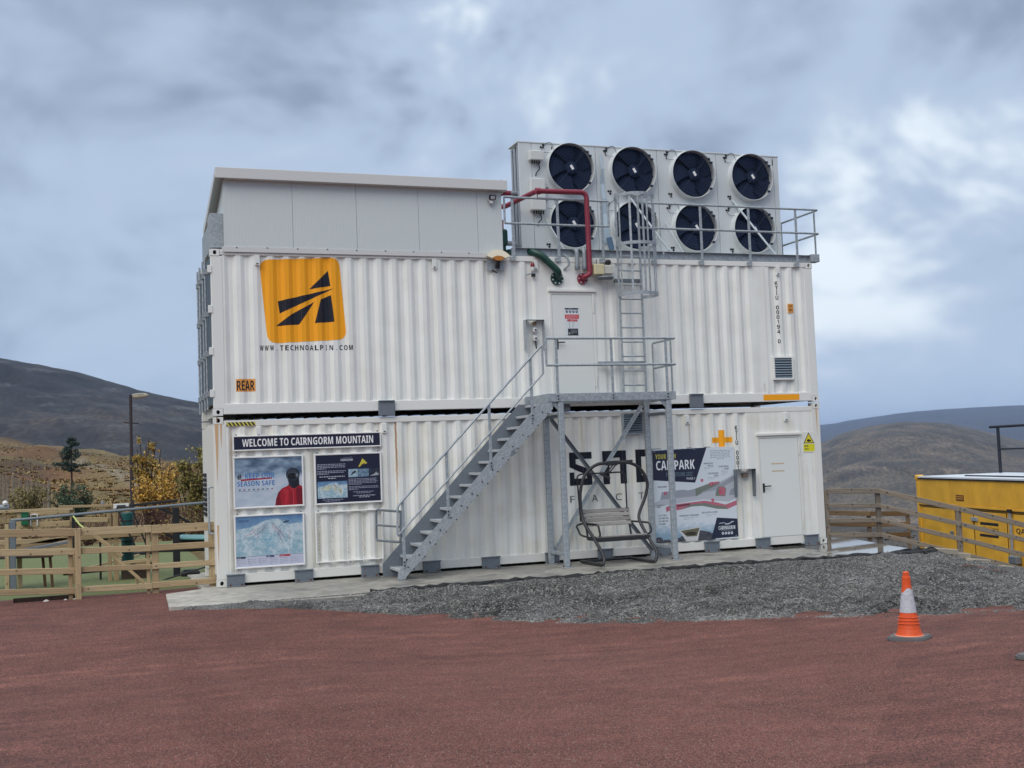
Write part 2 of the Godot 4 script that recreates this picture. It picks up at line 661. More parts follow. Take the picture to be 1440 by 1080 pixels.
func hill(called: String, ridge: Array, foot_share: float, foot_y: float, rough: float, cols: Array, nx: int, nz: int, patch: float, mat: Material) -> void:
	# a hillside swept from its foot up to the ridge and over; ridge points in world metres
	var f := FastNoiseLite.new(); f.seed = called.hash() % 1000; f.frequency = 1.0; f.fractal_octaves = 5
	var line := spline(ridge, 10)
	var mb := MB.new()
	mb.tinted = true
	var pts := []
	var cs := []
	for i in nx + 1:
		var s := float(i) / nx * (line.size() - 1)
		var k := mini(int(s), line.size() - 2)
		var top: Vector3 = line[k].lerp(line[k + 1], s - k)
		for j in nz + 1:
			var t := float(j) / nz * 1.3
			var share := lerpf(foot_share, 1.0, t)
			var u := minf(t, 1.0)
			var shape := u * u * (3.0 - 2.0 * u) * 0.55 + sin(u * PI * 0.5) * 0.45
			var y := lerpf(foot_y, top.y, shape)
			if t > 1.0:
				y = top.y - (t - 1.0) * (t - 1.0) * (top.y - foot_y) * 2.0
			var p := Vector3(top.x * share, y, top.z * share)
			var q := p * patch
			var bump := f.get_noise_3d(q.x, q.z, 0.0)
			p.y += rough * bump * sin(minf(t, 1.0) * PI) + rough * 0.12 * f.get_noise_3d(q.x * 3.0, q.z * 3.0, 5.0)
			pts.append(p)
			var w := 0.5 + 0.9 * f.get_noise_3d(q.x * 1.6, q.z * 2.6 + p.y * patch * 5.0, 9.0) + 0.75 * f.get_noise_3d(q.x * 7.0, q.z * 7.0 + p.y * patch * 18.0, 2.0) + 0.28 * f.get_noise_3d(q.x * 22.0, q.z * 22.0 + p.y * patch * 60.0, 6.0)
			var col := blend3(clampf(w, 0, 1), cols[0], cols[1], cols[2])
			var scree := f.get_noise_3d(q.x * 2.2 + 40.0, p.y * patch * 14.0, 20.0)
			if cols.size() > 3:
				col = col.lerp(cols[3], clampf((scree - 0.22) * 3.0, 0, 0.8))
			cs.append(col)
	var row := nz + 1
	for i in nx:
		for j in nz:
			var a := i * row + j
			for t in [[a, a + 1, a + row + 1], [a, a + row + 1, a + row]]:
				var nn: Vector3 = (pts[t[1]] - pts[t[0]]).cross(pts[t[2]] - pts[t[0]]).normalized()
				if nn.y < 0.0:
					nn = -nn
				mb.tri(pts[t[0]], pts[t[1]], pts[t[2]], nn, nn, nn)
				var b := mb.c.size() - 3
				for k in 3:
					var v := mb.v[b + k]
					for m in t:
						if pts[m] == v:
							mb.c[b + k] = cs[m]
	mb.uv.clear()
	for v in mb.v:
		mb.uv.append(Vector2(v.x + v.z * 0.3, v.z + v.y * 2.0) * patch * 1.1)
	# even out the shading
	var sums := {}
	for i in mb.v.size():
		sums[mb.v[i]] = sums.get(mb.v[i], Vector3()) + mb.n[i]
	for i in mb.v.size():
		mb.n[i] = sums[mb.v[i]].normalized()
	struct(called, mb, mat)


func wear_texture() -> ImageTexture:
	# 32 m of the yard: drifted paler grit, damp patches, the paths that wheels have swept
	var n := 1024
	var im := Image.create(n, n, false, Image.FORMAT_RGB8)
	var f := FastNoiseLite.new(); f.seed = 61; f.frequency = 0.01; f.fractal_octaves = 6
	var tracks := [[5.6, 0.035, 0.5], [7.1, 0.03, 0.7], [9.3, -0.05, 2.0], [10.9, -0.045, 2.2], [8.2, 0.16, 4.0], [12.6, 0.10, 1.0], [14.1, 0.09, 1.2]]
	for j in n:
		var z := 1.0 + 32.0 * j / n
		for i in n:
			var x := -16.0 + 32.0 * i / n
			var a := f.get_noise_2d(i * 0.8, j * 2.2)
			var b := f.get_noise_2d(i * 4.0 + 700.0, j * 9.0)
			var s := 0.785 + 0.08 * a + 0.15 * b
			for t in tracks:
				var d: float = absf(z - (t[0] + t[1] * x + 0.5 * sin(x * 0.16 + t[2]))) / 0.22
				if d < 1.6:
					s += 0.13 * (1.0 - d) * clampf(0.7 + 1.6 * a, 0.0, 1.0) * (0.7 + b)
			var damp := clampf((f.get_noise_2d(i * 1.1 + 300.0, j * 1.8) - 0.2) * 3.0, 0.0, 1.0)
			s *= 1.0 - 0.08 * damp
			im.set_pixel(i, j, Color(s, s * (0.985 + 0.03 * a), s * (0.98 + 0.04 * a)).clamp())
	return ImageTexture.create_from_image(im)


func build_land() -> void:
	# red stone-chip surface
	var red := flat("red_chippings", Color(1, 1, 1), 0.93)
	red.albedo_texture = noise_tex(FastNoiseLite.TYPE_CELLULAR, 0.16, Color(0.32, 0.185, 0.16), Color(0.735, 0.485, 0.42), 3, 1024)
	red.uv1_scale = Vector3(1, 1, 1)
	red.detail_enabled = true
	red.detail_blend_mode = BaseMaterial3D.BLEND_MODE_MUL
	red.detail_uv_layer = BaseMaterial3D.DETAIL_UV_2
	red.detail_albedo = wear_texture()
	red.heightmap_enabled = true
	red.heightmap_texture = noise_tex(FastNoiseLite.TYPE_CELLULAR, 0.16, Color(0, 0, 0), Color(1, 1, 1), 3, 1024)
	red.heightmap_scale = 0.8
	var yard := sheet(steps(-30, 34, 96), steps(-0.95, 34, 70), yard_y, 0.62, 0.06)
	for i in yard.uv2.size():
		yard.uv2[i] = Vector2((yard.v[i].x + 16.0) / 32.0, (yard.v[i].z - 1.0) / 32.0)
	struct("car_park_surface", yard, red)
	# moorland out to the horizon
	var heath := flat("heath", Color(1, 1, 1), 1.0)
	heath.vertex_color_use_as_albedo = true
	heath.albedo_texture = noise_tex(FastNoiseLite.TYPE_SIMPLEX_SMOOTH, 0.03, Color(0.40, 0.40, 0.40), Color(1.0, 1.0, 1.0), 21, 1024, 6)
	var f := FastNoiseLite.new(); f.seed = 77; f.frequency = 1.0; f.fractal_octaves = 5
	var mb := MB.new()
	mb.tinted = true
	var angles := []
	for i in 41:
		angles.append(deg_to_rad(120.0 + 6.0 * i - 120.0 + 118.0))
	angles.clear()
	var a := -70.0
	while a <= 290.0:
		angles.append(deg_to_rad(a))
		a += 0.5 if a > -14.0 and a < 60.0 else 5.0
	var radii := [0.0]
	var r := 9.0
	while r < 13500.0:
		radii.append(r)
		r *= 1.055
	var row := radii.size()
	var way := spline(TRACK, 14)
	var pts := PackedVector3Array()
	var cs := PackedColorArray()
	for an in angles:
		for rr in radii:
			var x: float = 5.0 + rr * sin(an)
			var z: float = -rr * cos(an)
			var y := moor_y(x, z)
			var lump := f.get_noise_2d(x * 0.045, z * 0.045)
			y += lump * clampf((rr - 25.0) * 0.018, 0.0, 2.4) + 0.25 * f.get_noise_2d(x * 0.4, z * 0.4) * clampf((rr - 20.0) / 30.0, 0, 1)
			pts.append(Vector3(x, y, z))
			var right: bool = x > 12.0 and an > 0.2
			var w := 0.5 + 1.1 * f.get_noise_2d(x * 0.035 + 80.0, z * 0.02) + 0.35 * f.get_noise_2d(x * 0.22, z * 0.12)
			var rust := clampf(0.5 + 1.6 * f.get_noise_2d(x * 0.018 + 5.0, z * 0.013), 0, 1)
			var col := blend3(clampf(w, 0, 1), Color(0.12, 0.062, 0.026), Color(0.29, 0.125, 0.034).lerp(Color(0.22, 0.17, 0.045), rust), Color(0.34, 0.24, 0.08))
			if right:
				col = blend3(clampf(w, 0, 1), Color(0.07, 0.065, 0.06), Color(0.11, 0.098, 0.085), Color(0.17, 0.14, 0.11))
			if not right and rr > 60.0 and rr < 260.0:  # a worn gravel track climbs across the moor
				var near := 99.0
				for k in range(0, way.size() - 1):
					near = minf(near, Geometry3D.get_closest_point_to_segment(Vector3(x, 0, z), way[k], way[k + 1]).distance_to(Vector3(x, 0, z)))
				col = col.lerp(Color(0.40, 0.33, 0.22), clampf(1.6 - near, 0.0, 0.9))
			cs.append(col)
	for i in angles.size() - 1:
		for j in row - 1:
			var b := i * row + j
			for t in [[b, b + 1, b + row + 1], [b, b + row + 1, b + row]]:
				var nn := (pts[t[1]] - pts[t[0]]).cross(pts[t[2]] - pts[t[0]])
				if nn.length() < 1e-7:
					continue
				nn = nn.normalized() * (1.0 if nn.y > 0 else -1.0)
				var up := Vector3(0, 1, 0).lerp(nn, 0.85).normalized()
				var from := mb.c.size()
				mb.tri(pts[t[0]], pts[t[1]], pts[t[2]], up, up, up)
				mb.c[from] = cs[t[0]]
				var swapped: bool = mb.v[from + 1] != pts[t[1]]
				mb.c[from + 1] = cs[t[2]] if swapped else cs[t[1]]
				mb.c[from + 2] = cs[t[1]] if swapped else cs[t[2]]
	mb.uv.clear()
	for v in mb.v:
		mb.uv.append(Vector2(v.x, v.z) * 0.07)
	struct("moorland", mb, heath)
	hill("mountain", [Vector3(-1500, 260, -1500), Vector3(-800, 236, -1660), Vector3(-311, 186, -1753), Vector3(-190, 172, -1770), Vector3(-135, 164.3, -1775), Vector3(-79, 151.7, -1778), Vector3(-11, 135.3, -1780), Vector3(58, 117.3, -1779), Vector3(139, 97.3, -1774), Vector3(264, 61.2, -1760), Vector3(480, 10, -1740)], 0.42, -14.0, 16.0,
		[Color(0.010, 0.011, 0.014), Color(0.034, 0.031, 0.032), Color(0.095, 0.075, 0.062), Color(0.17, 0.175, 0.17)], 440, 150, 0.004, heath)
	hill("domed_hill", [Vector3(900, -70, -2300), Vector3(1286, -28.8, -2122), Vector3(1410, 2.9, -2043), Vector3(1446, 20.4, -2017), Vector3(1487, 33.0, -1988), Vector3(1527, 39.6, -1958), Vector3(1559, 40.8, -1932), Vector3(1612, 33.2, -1889), Vector3(1681, 9.5, -1829), Vector3(1718, -6.0, -1794), Vector3(1814, -30, -1698), Vector3(2200, -75, -1300)], 0.40, -76.0, 14.0,
		[Color(0.075, 0.066, 0.048), Color(0.145, 0.122, 0.085), Color(0.24, 0.185, 0.12), Color(0.38, 0.29, 0.21)], 240, 110, 0.004, heath)
	hill("far_range", [Vector3(2600, 100, -9000), Vector3(4415, 140, -7821), Vector3(5089, 149.6, -7402), Vector3(5300, 175.3, -7252), Vector3(5698, 214.6, -6944), Vector3(6064, 222.1, -6629), Vector3(6200, 222, -6501), Vector3(6697, 215, -5990), Vector3(8200, 150, -4200)], 0.5, -80.0, 30.0,
		[Color(0.040, 0.043, 0.045), Color(0.055, 0.056, 0.056), Color(0.075, 0.072, 0.068)], 160, 60, 0.001, heath)
	# artificial turf behind the left fence
	var turf := flat("turf", Color(1, 1, 1), 0.95)
	turf.albedo_texture = noise_tex(FastNoiseLite.TYPE_SIMPLEX_SMOOTH, 0.05, Color(0.32, 0.355, 0.205), Color(0.46, 0.49, 0.31), 31, 512, 5)
	struct("turf", sheet(steps(-16, 0.25, 40), steps(-15.0, -0.62, 40), func(x, z): return -0.045 - 0.02 * sin(x * 1.3) - 0.035 * sstep(-1.1, -0.62, z) + 0.012 * sin(z * 2.1 + x), 0.5, 0.5), turf)
	build_pad()
	build_gravel()


func build_pad() -> void:
	var con := flat("wet_concrete", Color(1, 1, 1), 1.0)
	var im := Image.create(1024, 256, false, Image.FORMAT_RGB8)
	var ro := Image.create(1024, 256, false, Image.FORMAT_RGB8)
	var f := FastNoiseLite.new(); f.seed = 15; f.frequency = 0.012; f.fractal_octaves = 5
	for y in 256:
		for x in 1024:
			var a := f.get_noise_2d(x, y * 2.0)
			var b := f.get_noise_2d(x * 5.0, y * 10.0 + 500)
			var wet := clampf(0.25 + 1.5 * a + 1.35 * sstep(740, 960, x), 0, 1) * sstep(60, 190, x)
			var s := 0.60 + 0.10 * b + 0.08 * a
			s *= lerpf(1.0, 0.70, wet)
			s *= 1.0 + 0.10 * sstep(150, 30, x)
			im.set_pixel(x, y, Color(s, s * 0.975, s * 0.92))
			var rr := lerpf(0.85, 0.06 if x > 800 else 0.28, clampf(wet * 1.3, 0, 1))
			ro.set_pixel(x, y, Color(rr, rr, rr))
	con.albedo_texture = ImageTexture.create_from_image(im)
	con.roughness_texture = ImageTexture.create_from_image(ro)
	var mb := MB.new()
	var edge := pv([-0.86, 0.40, -0.915, 2.34, 1.4, 2.76, 5.5, 2.80, 9.0, 2.84, 12.45, 2.95, 12.75, 1.4, 13.3, -0.7, 13.6, -3.2, -0.3, -3.2, -0.25, -0.02])
	mb.prism(edge, Transform3D(Basis(Vector3(1, 0, 0), Vector3(0, 0, 1), Vector3(0, -1, 0)), Vector3(0, -0.006, 0)), 0.14)
	for i in mb.v.size():
		mb.uv[i] = Vector2((mb.v[i].x + 1.0) / 14.7, (mb.v[i].z + 3.3) / 6.4)
	struct("concrete_pad", mb, con)


func bank_point(s: float, t: float, f: FastNoiseLite) -> Vector3:
	var top := [Vector3(-0.6, -0.02, 2.42), Vector3(0.2, 0.0, 2.55), Vector3(1.2, 0.005, 2.55), Vector3(3.4, 0.012, 2.52), Vector3(5.6, 0.014, 2.66), Vector3(7.2, 0.014, 2.62), Vector3(8.6, 0.014, 2.66), Vector3(10.4, 0.012, 2.80), Vector3(12.1, 0.01, 3.0), Vector3(12.65, 0.0, 2.75), Vector3(13.3, -0.12, 1.9), Vector3(14.6, -0.42, 1.25), Vector3(16.6, -0.9, 1.9)]
	var toe := [Vector3(-0.7, 0, 2.42), Vector3(0.45, 0, 2.9), Vector3(0.95, 0, 3.2), Vector3(2.5, 0, 4.4), Vector3(3.75, 0, 5.5), Vector3(4.9, 0, 6.3), Vector3(5.8, 0, 6.65), Vector3(6.7, 0, 7.0), Vector3(7.7, 0, 7.6), Vector3(8.4, 0, 7.9), Vector3(9.6, 0, 8.25), Vector3(11.2, 0, 8.9), Vector3(14.0, 0, 10.2)]
	var q := s * (top.size() - 1)
	var k := mini(int(q), top.size() - 2)
	var a: Vector3 = top[k].lerp(top[k + 1], q - k)
	var b: Vector3 = toe[k].lerp(toe[k + 1], q - k)
	b += Vector3(0.12, 0, 0.16) * f.get_noise_2d(s * 260.0, 40.0)
	var p := a.lerp(b, t)
	var foot := yard_y(b.x, b.z) - 0.015
	var u := clampf((t - 0.30) / 0.70, 0, 1)
	var y := lerpf(a.y, foot, u * u * (1.6 - 0.6 * u) * 0.62 + t * 0.38)
	var lumps := 0.12 * f.get_noise_2d(p.x * 9.0, p.z * 14.0) + 0.03 * f.get_noise_2d(p.x * 40.0 + 90.0, p.z * 40.0)
	y += lumps * sstep(0.0, 0.12, t) * sstep(1.0, 0.9, t) * sstep(0.04, 0.14, s) * 1.3
	y += 0.05 * absf(f.get_noise_2d(s * 400.0, 7.0)) * sstep(0.12, 0.0, t) * sstep(0.2, 0.3, s) * 0.6
	return Vector3(p.x, y, p.z)


func build_gravel() -> void:
	var f := FastNoiseLite.new(); f.seed = 8; f.frequency = 0.1; f.fractal_octaves = 3
	var g := flat("grey_gravel", Color(1, 1, 1), 0.9)
	g.albedo_texture = noise_tex(FastNoiseLite.TYPE_CELLULAR, 0.11, Color(0.17, 0.17, 0.17), Color(0.56, 0.55, 0.53), 6, 1024)
	g.heightmap_enabled = true
	g.heightmap_texture = noise_tex(FastNoiseLite.TYPE_CELLULAR, 0.11, Color(0, 0, 0), Color(1, 1, 1), 6, 1024)
	g.heightmap_scale = 2.0
	var mb := MB.new()
	var ns := 220
	var nt := 44
	var p := PackedVector3Array()
	for i in ns + 1:
		for j in nt + 1:
			p.append(bank_point(float(i) / ns, float(j) / nt, f))
	var nn := PackedVector3Array()
	for i in ns + 1:
		for j in nt + 1:
			var d1 := p[mini(i + 1, ns) * (nt + 1) + j] - p[maxi(i - 1, 0) * (nt + 1) + j]
			var d2 := p[i * (nt + 1) + mini(j + 1, nt)] - p[i * (nt + 1) + maxi(j - 1, 0)]
			var c := d2.cross(d1).normalized()
			nn.append(c if c.y > 0 else -c)
	for i in ns:
		for j in nt:
			var a := i * (nt + 1) + j
			for t in [[a, a + 1, a + nt + 2], [a, a + nt + 2, a + nt + 1]]:
				mb.tri(p[t[0]], p[t[1]], p[t[2]], nn[t[0]], nn[t[1]], nn[t[2]])
	mb.uv.clear()
	for v in mb.v:
		mb.uv.append(Vector2(v.x, v.z) * 0.55)
	struct("gravel_bank", mb, g)
	# loose stones lying on it
	var st := stone_mesh(4)
	var grey := flat("loose_stone", Color(1, 1, 1), 0.85)
	grey.vertex_color_use_as_albedo = true
	st.surface_set_material(0, grey)
	var r := RandomNumberGenerator.new(); r.seed = 3
	var places := []
	var tints := PackedColorArray()
	for i in 150000:
		var t := sqrt(r.randf()) * 1.0
		var at := bank_point(r.randf(), clampf(t * 1.015, 0.01, 1.02), f)
		if at.x > 15.5:
			continue
		var big := r.randf()
		var s := 0.005 + 0.012 * big * big * big + 0.003 * r.randf()
		places.append(Transform3D(Basis.from_euler(Vector3(r.randf() * 6, r.randf() * 6, r.randf() * 6)).scaled(Vector3(s, s * r.randf_range(0.5, 0.9), s * r.randf_range(0.6, 1.0))), at + Vector3(0, s * 0.2, 0)))
		var dust := 0.55 + 0.9 * f.get_noise_2d(at.x * 5.0, at.z * 8.0) + 0.5 * f.get_noise_2d(at.x * 1.4 + 50.0, at.z * 3.0)
		var v := r.randf_range(0.075, 0.20) * lerpf(0.36, 1.65, clampf(dust, 0, 1)) + (0.2 if r.randf() < 0.035 else 0.0)
		tints.append(Color(v, v * 0.985, v * 0.95))
	scatter("gravel_stones", st, places, tints)
	# red chippings standing proud of the surface near the viewer
	var chip := stone_mesh(9)
	chip.surface_set_material(0, grey)
	places = []
	tints = PackedColorArray()
	for i in 230000:
		var z := 14.6 - 10.5 * pow(r.randf(), 1.25)
		var mid := 0.9 - 0.36 * (z - 13.0)
		var x := mid + r.randf_range(-0.5, 0.5) * (4.0 + (14.6 - z) * 0.95)
		if z < 7.6 and x > 1.5 and z < 3.2 + (x - 0.9) * 0.72:
			continue
		var s := r.randf_range(0.003, 0.0068)
		places.append(Transform3D(Basis.from_euler(Vector3(r.randf() * 6, r.randf() * 6, r.randf() * 6)).scaled(Vector3(s, s * 0.7, s * r.randf_range(0.6, 1.0))), Vector3(x, yard_y(x, z) + s * 0.15, z)))
		var v := r.randf_range(0.65, 1.4)
		tints.append(Color(0.21 * v, 0.095 * v, 0.079 * v) if r.randf() > 0.05 else Color(0.3, 0.24, 0.22) * r.randf_range(0.6, 1.1))
	scatter("red_chips", chip, places, tints)
	# torn black membrane along the edge of the slab
	var mem := MB.new()
	var rr := RandomNumberGenerator.new(); rr.seed = 12
	var s0 := 0.20
	var last := []
	while s0 < 0.735:
		var a := bank_point(s0, 0.0, f)
		var lift := rr.randf_range(-0.012, 0.022)
		var ring := [a + Vector3(0, -0.03, -0.03 + rr.randf_range(-0.02, 0.02)), a + Vector3(0, 0.035 + lift, rr.randf_range(-0.02, 0.02)), a + Vector3(0, 0.022 + lift * 0.6, 0.06 + rr.randf_range(-0.01, 0.05)), a + Vector3(0, -0.05, 0.10 + rr.randf_range(-0.02, 0.06))]
		if last:
			for k in 3:
				mem.quad(last[k], ring[k], ring[k + 1], last[k + 1], Vector3(0, 1, 0.4))
		last = ring
		s0 += 0.0045
	var mm := obj("membrane", mem, flat("black_membrane", Color(0.09, 0.09, 0.095), 0.7))
	tag(mm, "torn black membrane edge between the concrete pad and the grey gravel", "membrane")
	# crumpled heap of it at the right end
	var heap := MB.new()
	for k in 5:
		var x0 := 11.75 + k * 0.17
		heap.tube(spline([Vector3(x0 - 0.35, 0.0, 2.86 + 0.05 * (k % 3)), Vector3(x0 - 0.1, 0.035 + 0.02 * (k % 2), 2.80 + 0.06 * (k % 3)), Vector3(x0 + 0.12, 0.02 + 0.02 * ((k + 1) % 3), 2.74 + 0.07 * (k % 2)), Vector3(x0 + 0.3, -0.01, 2.70)], 5), 0.022 + 0.012 * (k % 3), 7, 0.012)
	var hp := obj("membrane", heap, M.black_membrane)
	tag(hp, "crumpled roll of black membrane on the pad corner nearest the cone", "membrane")
	# sleepers stepping down under the right fence
	var k := 0
	for q in [[Vector3(13.3, -0.10, 2.1), 0.1, "highest pale stone step below the right-hand fence"], [Vector3(13.75, -0.22, 1.95), 0.5, "second pale stone step down beneath the sloping fence"], [Vector3(14.2, -0.37, 2.0), 0.55, "third pale stone step down, before the yellow generator"], [Vector3(14.75, -0.53, 2.05), 0.7, "lowest pale stone step at the picture's right edge"]]:
		var b := MB.new()
		b.box(q[0], Vector3(0.62, 0.12, 0.32), Basis(Vector3.UP, 0.25 + 0.1 * k) * Basis(Vector3(0, 0, 1), -0.12), 0.015)
		tag(obj("stone_step", b, M.get("pale_stone", flat("pale_stone", Color(0.66, 0.62, 0.55), 0.9))), q[2], "stone step", "pale steps under the right fence")
		k += 1


func stone_mesh(seed_: int) -> ArrayMesh:
	var r := RandomNumberGenerator.new(); r.seed = seed_
	var top := Vector3(0.1, 0.9, 0); var low := Vector3(0, -0.8, 0.1)
	var ring := []
	for k in 6:
		ring.append(Vector3(cos(TAU * k / 6), r.randf_range(-0.3, 0.3), sin(TAU * k / 6)) * r.randf_range(0.8, 1.25))
	var mb := MB.new()
	for k in 6:
		var a: Vector3 = ring[k]
		var b: Vector3 = ring[(k + 1) % 6]
		for e in [top, low]:
			var nn: Vector3 = (b - a).cross(e - a).normalized()
			if nn.dot(a + b + e) < 0:
				nn = -nn
			mb.tri(a, b, e, nn, nn, nn)
	return mesh_of(mb, Vector3())


func scatter(called: String, m: Mesh, places: Array, tints: PackedColorArray) -> void:
	var mm := MultiMesh.new()
	mm.transform_format = MultiMesh.TRANSFORM_3D
	mm.use_colors = tints.size() > 0
	mm.mesh = m
	mm.instance_count = places.size()
	for i in places.size():
		mm.set_instance_transform(i, places[i])
		if tints.size():
			mm.set_instance_color(i, tints[i])
	var o := MultiMeshInstance3D.new()
	o.multimesh = mm
	o.name = called
	o.set_meta("kind", "stuff")
	o.set_meta("label", {"gravel_stones": "loose grey angular stones covering the gravel bank", "red_chips": "loose red stone chips on the car park surface", "heather": "low brown heather and grass tufts on the moor"}[called])
	o.set_meta("category", {"gravel_stones": "gravel", "red_chips": "gravel", "heather": "heather"}[called])
	add_child(o)


# ---------- the two shipping containers ----------
func folds_for(flats: Array) -> PackedVector2Array:
	var out := PackedVector2Array()
	var zo := -0.008
	var zi := -0.044
	var x := 0.20
	out.append(Vector2(x, zo))
	while x < LEN - 0.20:
		var skip := false
		for fl in flats:
			if x < fl.y and x + 0.278 > fl.x:
				out.append(Vector2(fl.y, zo))
				x = fl.y
				skip = true
				break
		if skip:
			continue
		if x + 0.278 > LEN - 0.2:
			out.append(Vector2(LEN - 0.2, zo))
			break
		out.append(Vector2(x + 0.036, zo)); out.append(Vector2(x + 0.104, zi)); out.append(Vector2(x + 0.174, zi)); out.append(Vector2(x + 0.242, zo)); out.append(Vector2(x + 0.278, zo))
		x += 0.278
	return out


func casting(parent: Node3D, corner: Vector3, sx: float, sz: float, dark: Material, paint: Material) -> void:
	# an ISO corner block with its oval openings; corner is the outermost point at mid height
	var mb := MB.new()
	var w := 0.162
	var h := 0.118
	var zf := corner.z + 0.004 * sz
	var cx := corner.x - sx * (w * 0.5 - 0.004)
	var ov := oval(0, 0, 0.034, 0.026, 24) if true else PackedVector2Array()
	for i in ov.size():
		ov[i] = Vector2(ov[i].x * 0.9, ov[i].y * 1.45)
	for i in ov.size():
		var a := ov[i]
		var b := ov[(i + 1) % ov.size()]
		var ka := minf(w * 0.5 / maxf(absf(a.x), 1e-5), h * 0.5 / maxf(absf(a.y), 1e-5))
		var kb := minf(w * 0.5 / maxf(absf(b.x), 1e-5), h * 0.5 / maxf(absf(b.y), 1e-5))
		mb.quad(Vector3(cx + a.x, corner.y + a.y, zf), Vector3(cx + b.x, corner.y + b.y, zf), Vector3(cx + b.x * kb, corner.y + b.y * kb, zf), Vector3(cx + a.x * ka, corner.y + a.y * ka, zf), Vector3(0, 0, sz))
		mb.quad(Vector3(cx + a.x, corner.y + a.y, zf), Vector3(cx + b.x, corner.y + b.y, zf), Vector3(cx + b.x, corner.y + b.y, zf - sz * 0.05), Vector3(cx + a.x, corner.y + a.y, zf - sz * 0.05), Vector3(-a.x, -a.y, 0))
	var x0 := cx - w * 0.5
	var x1 := cx + w * 0.5
	var y0 := corner.y - h * 0.5
	var y1 := corner.y + h * 0.5
	var zb := zf - sz * 0.178
	mb.quad(Vector3(x0, y1, zf), Vector3(x1, y1, zf), Vector3(x1, y1, zb), Vector3(x0, y1, zb), Vector3.UP)
	mb.quad(Vector3(x0, y0, zf), Vector3(x1, y0, zf), Vector3(x1, y0, zb), Vector3(x0, y0, zb), Vector3.DOWN)
	mb.quad(Vector3(x0, y0, zf), Vector3(x0, y1, zf), Vector3(x0, y1, zb), Vector3(x0, y0, zb), Vector3.LEFT)
	mb.quad(Vector3(x1, y0, zf), Vector3(x1, y1, zf), Vector3(x1, y1, zb), Vector3(x1, y0, zb), Vector3.RIGHT)
	mb.quad(Vector3(x0, y0, zb), Vector3(x1, y0, zb), Vector3(x1, y1, zb), Vector3(x0, y1, zb), Vector3(0, 0, -sz))
	var c := obj("corner_casting", mb, paint, parent)
	var hole := MB.new()
	hole.prism(ov, Transform3D(Basis(), Vector3(cx, corner.y, zf - sz * 0.05 - 0.002)), 0.003)
	obj("opening", hole, dark, c)


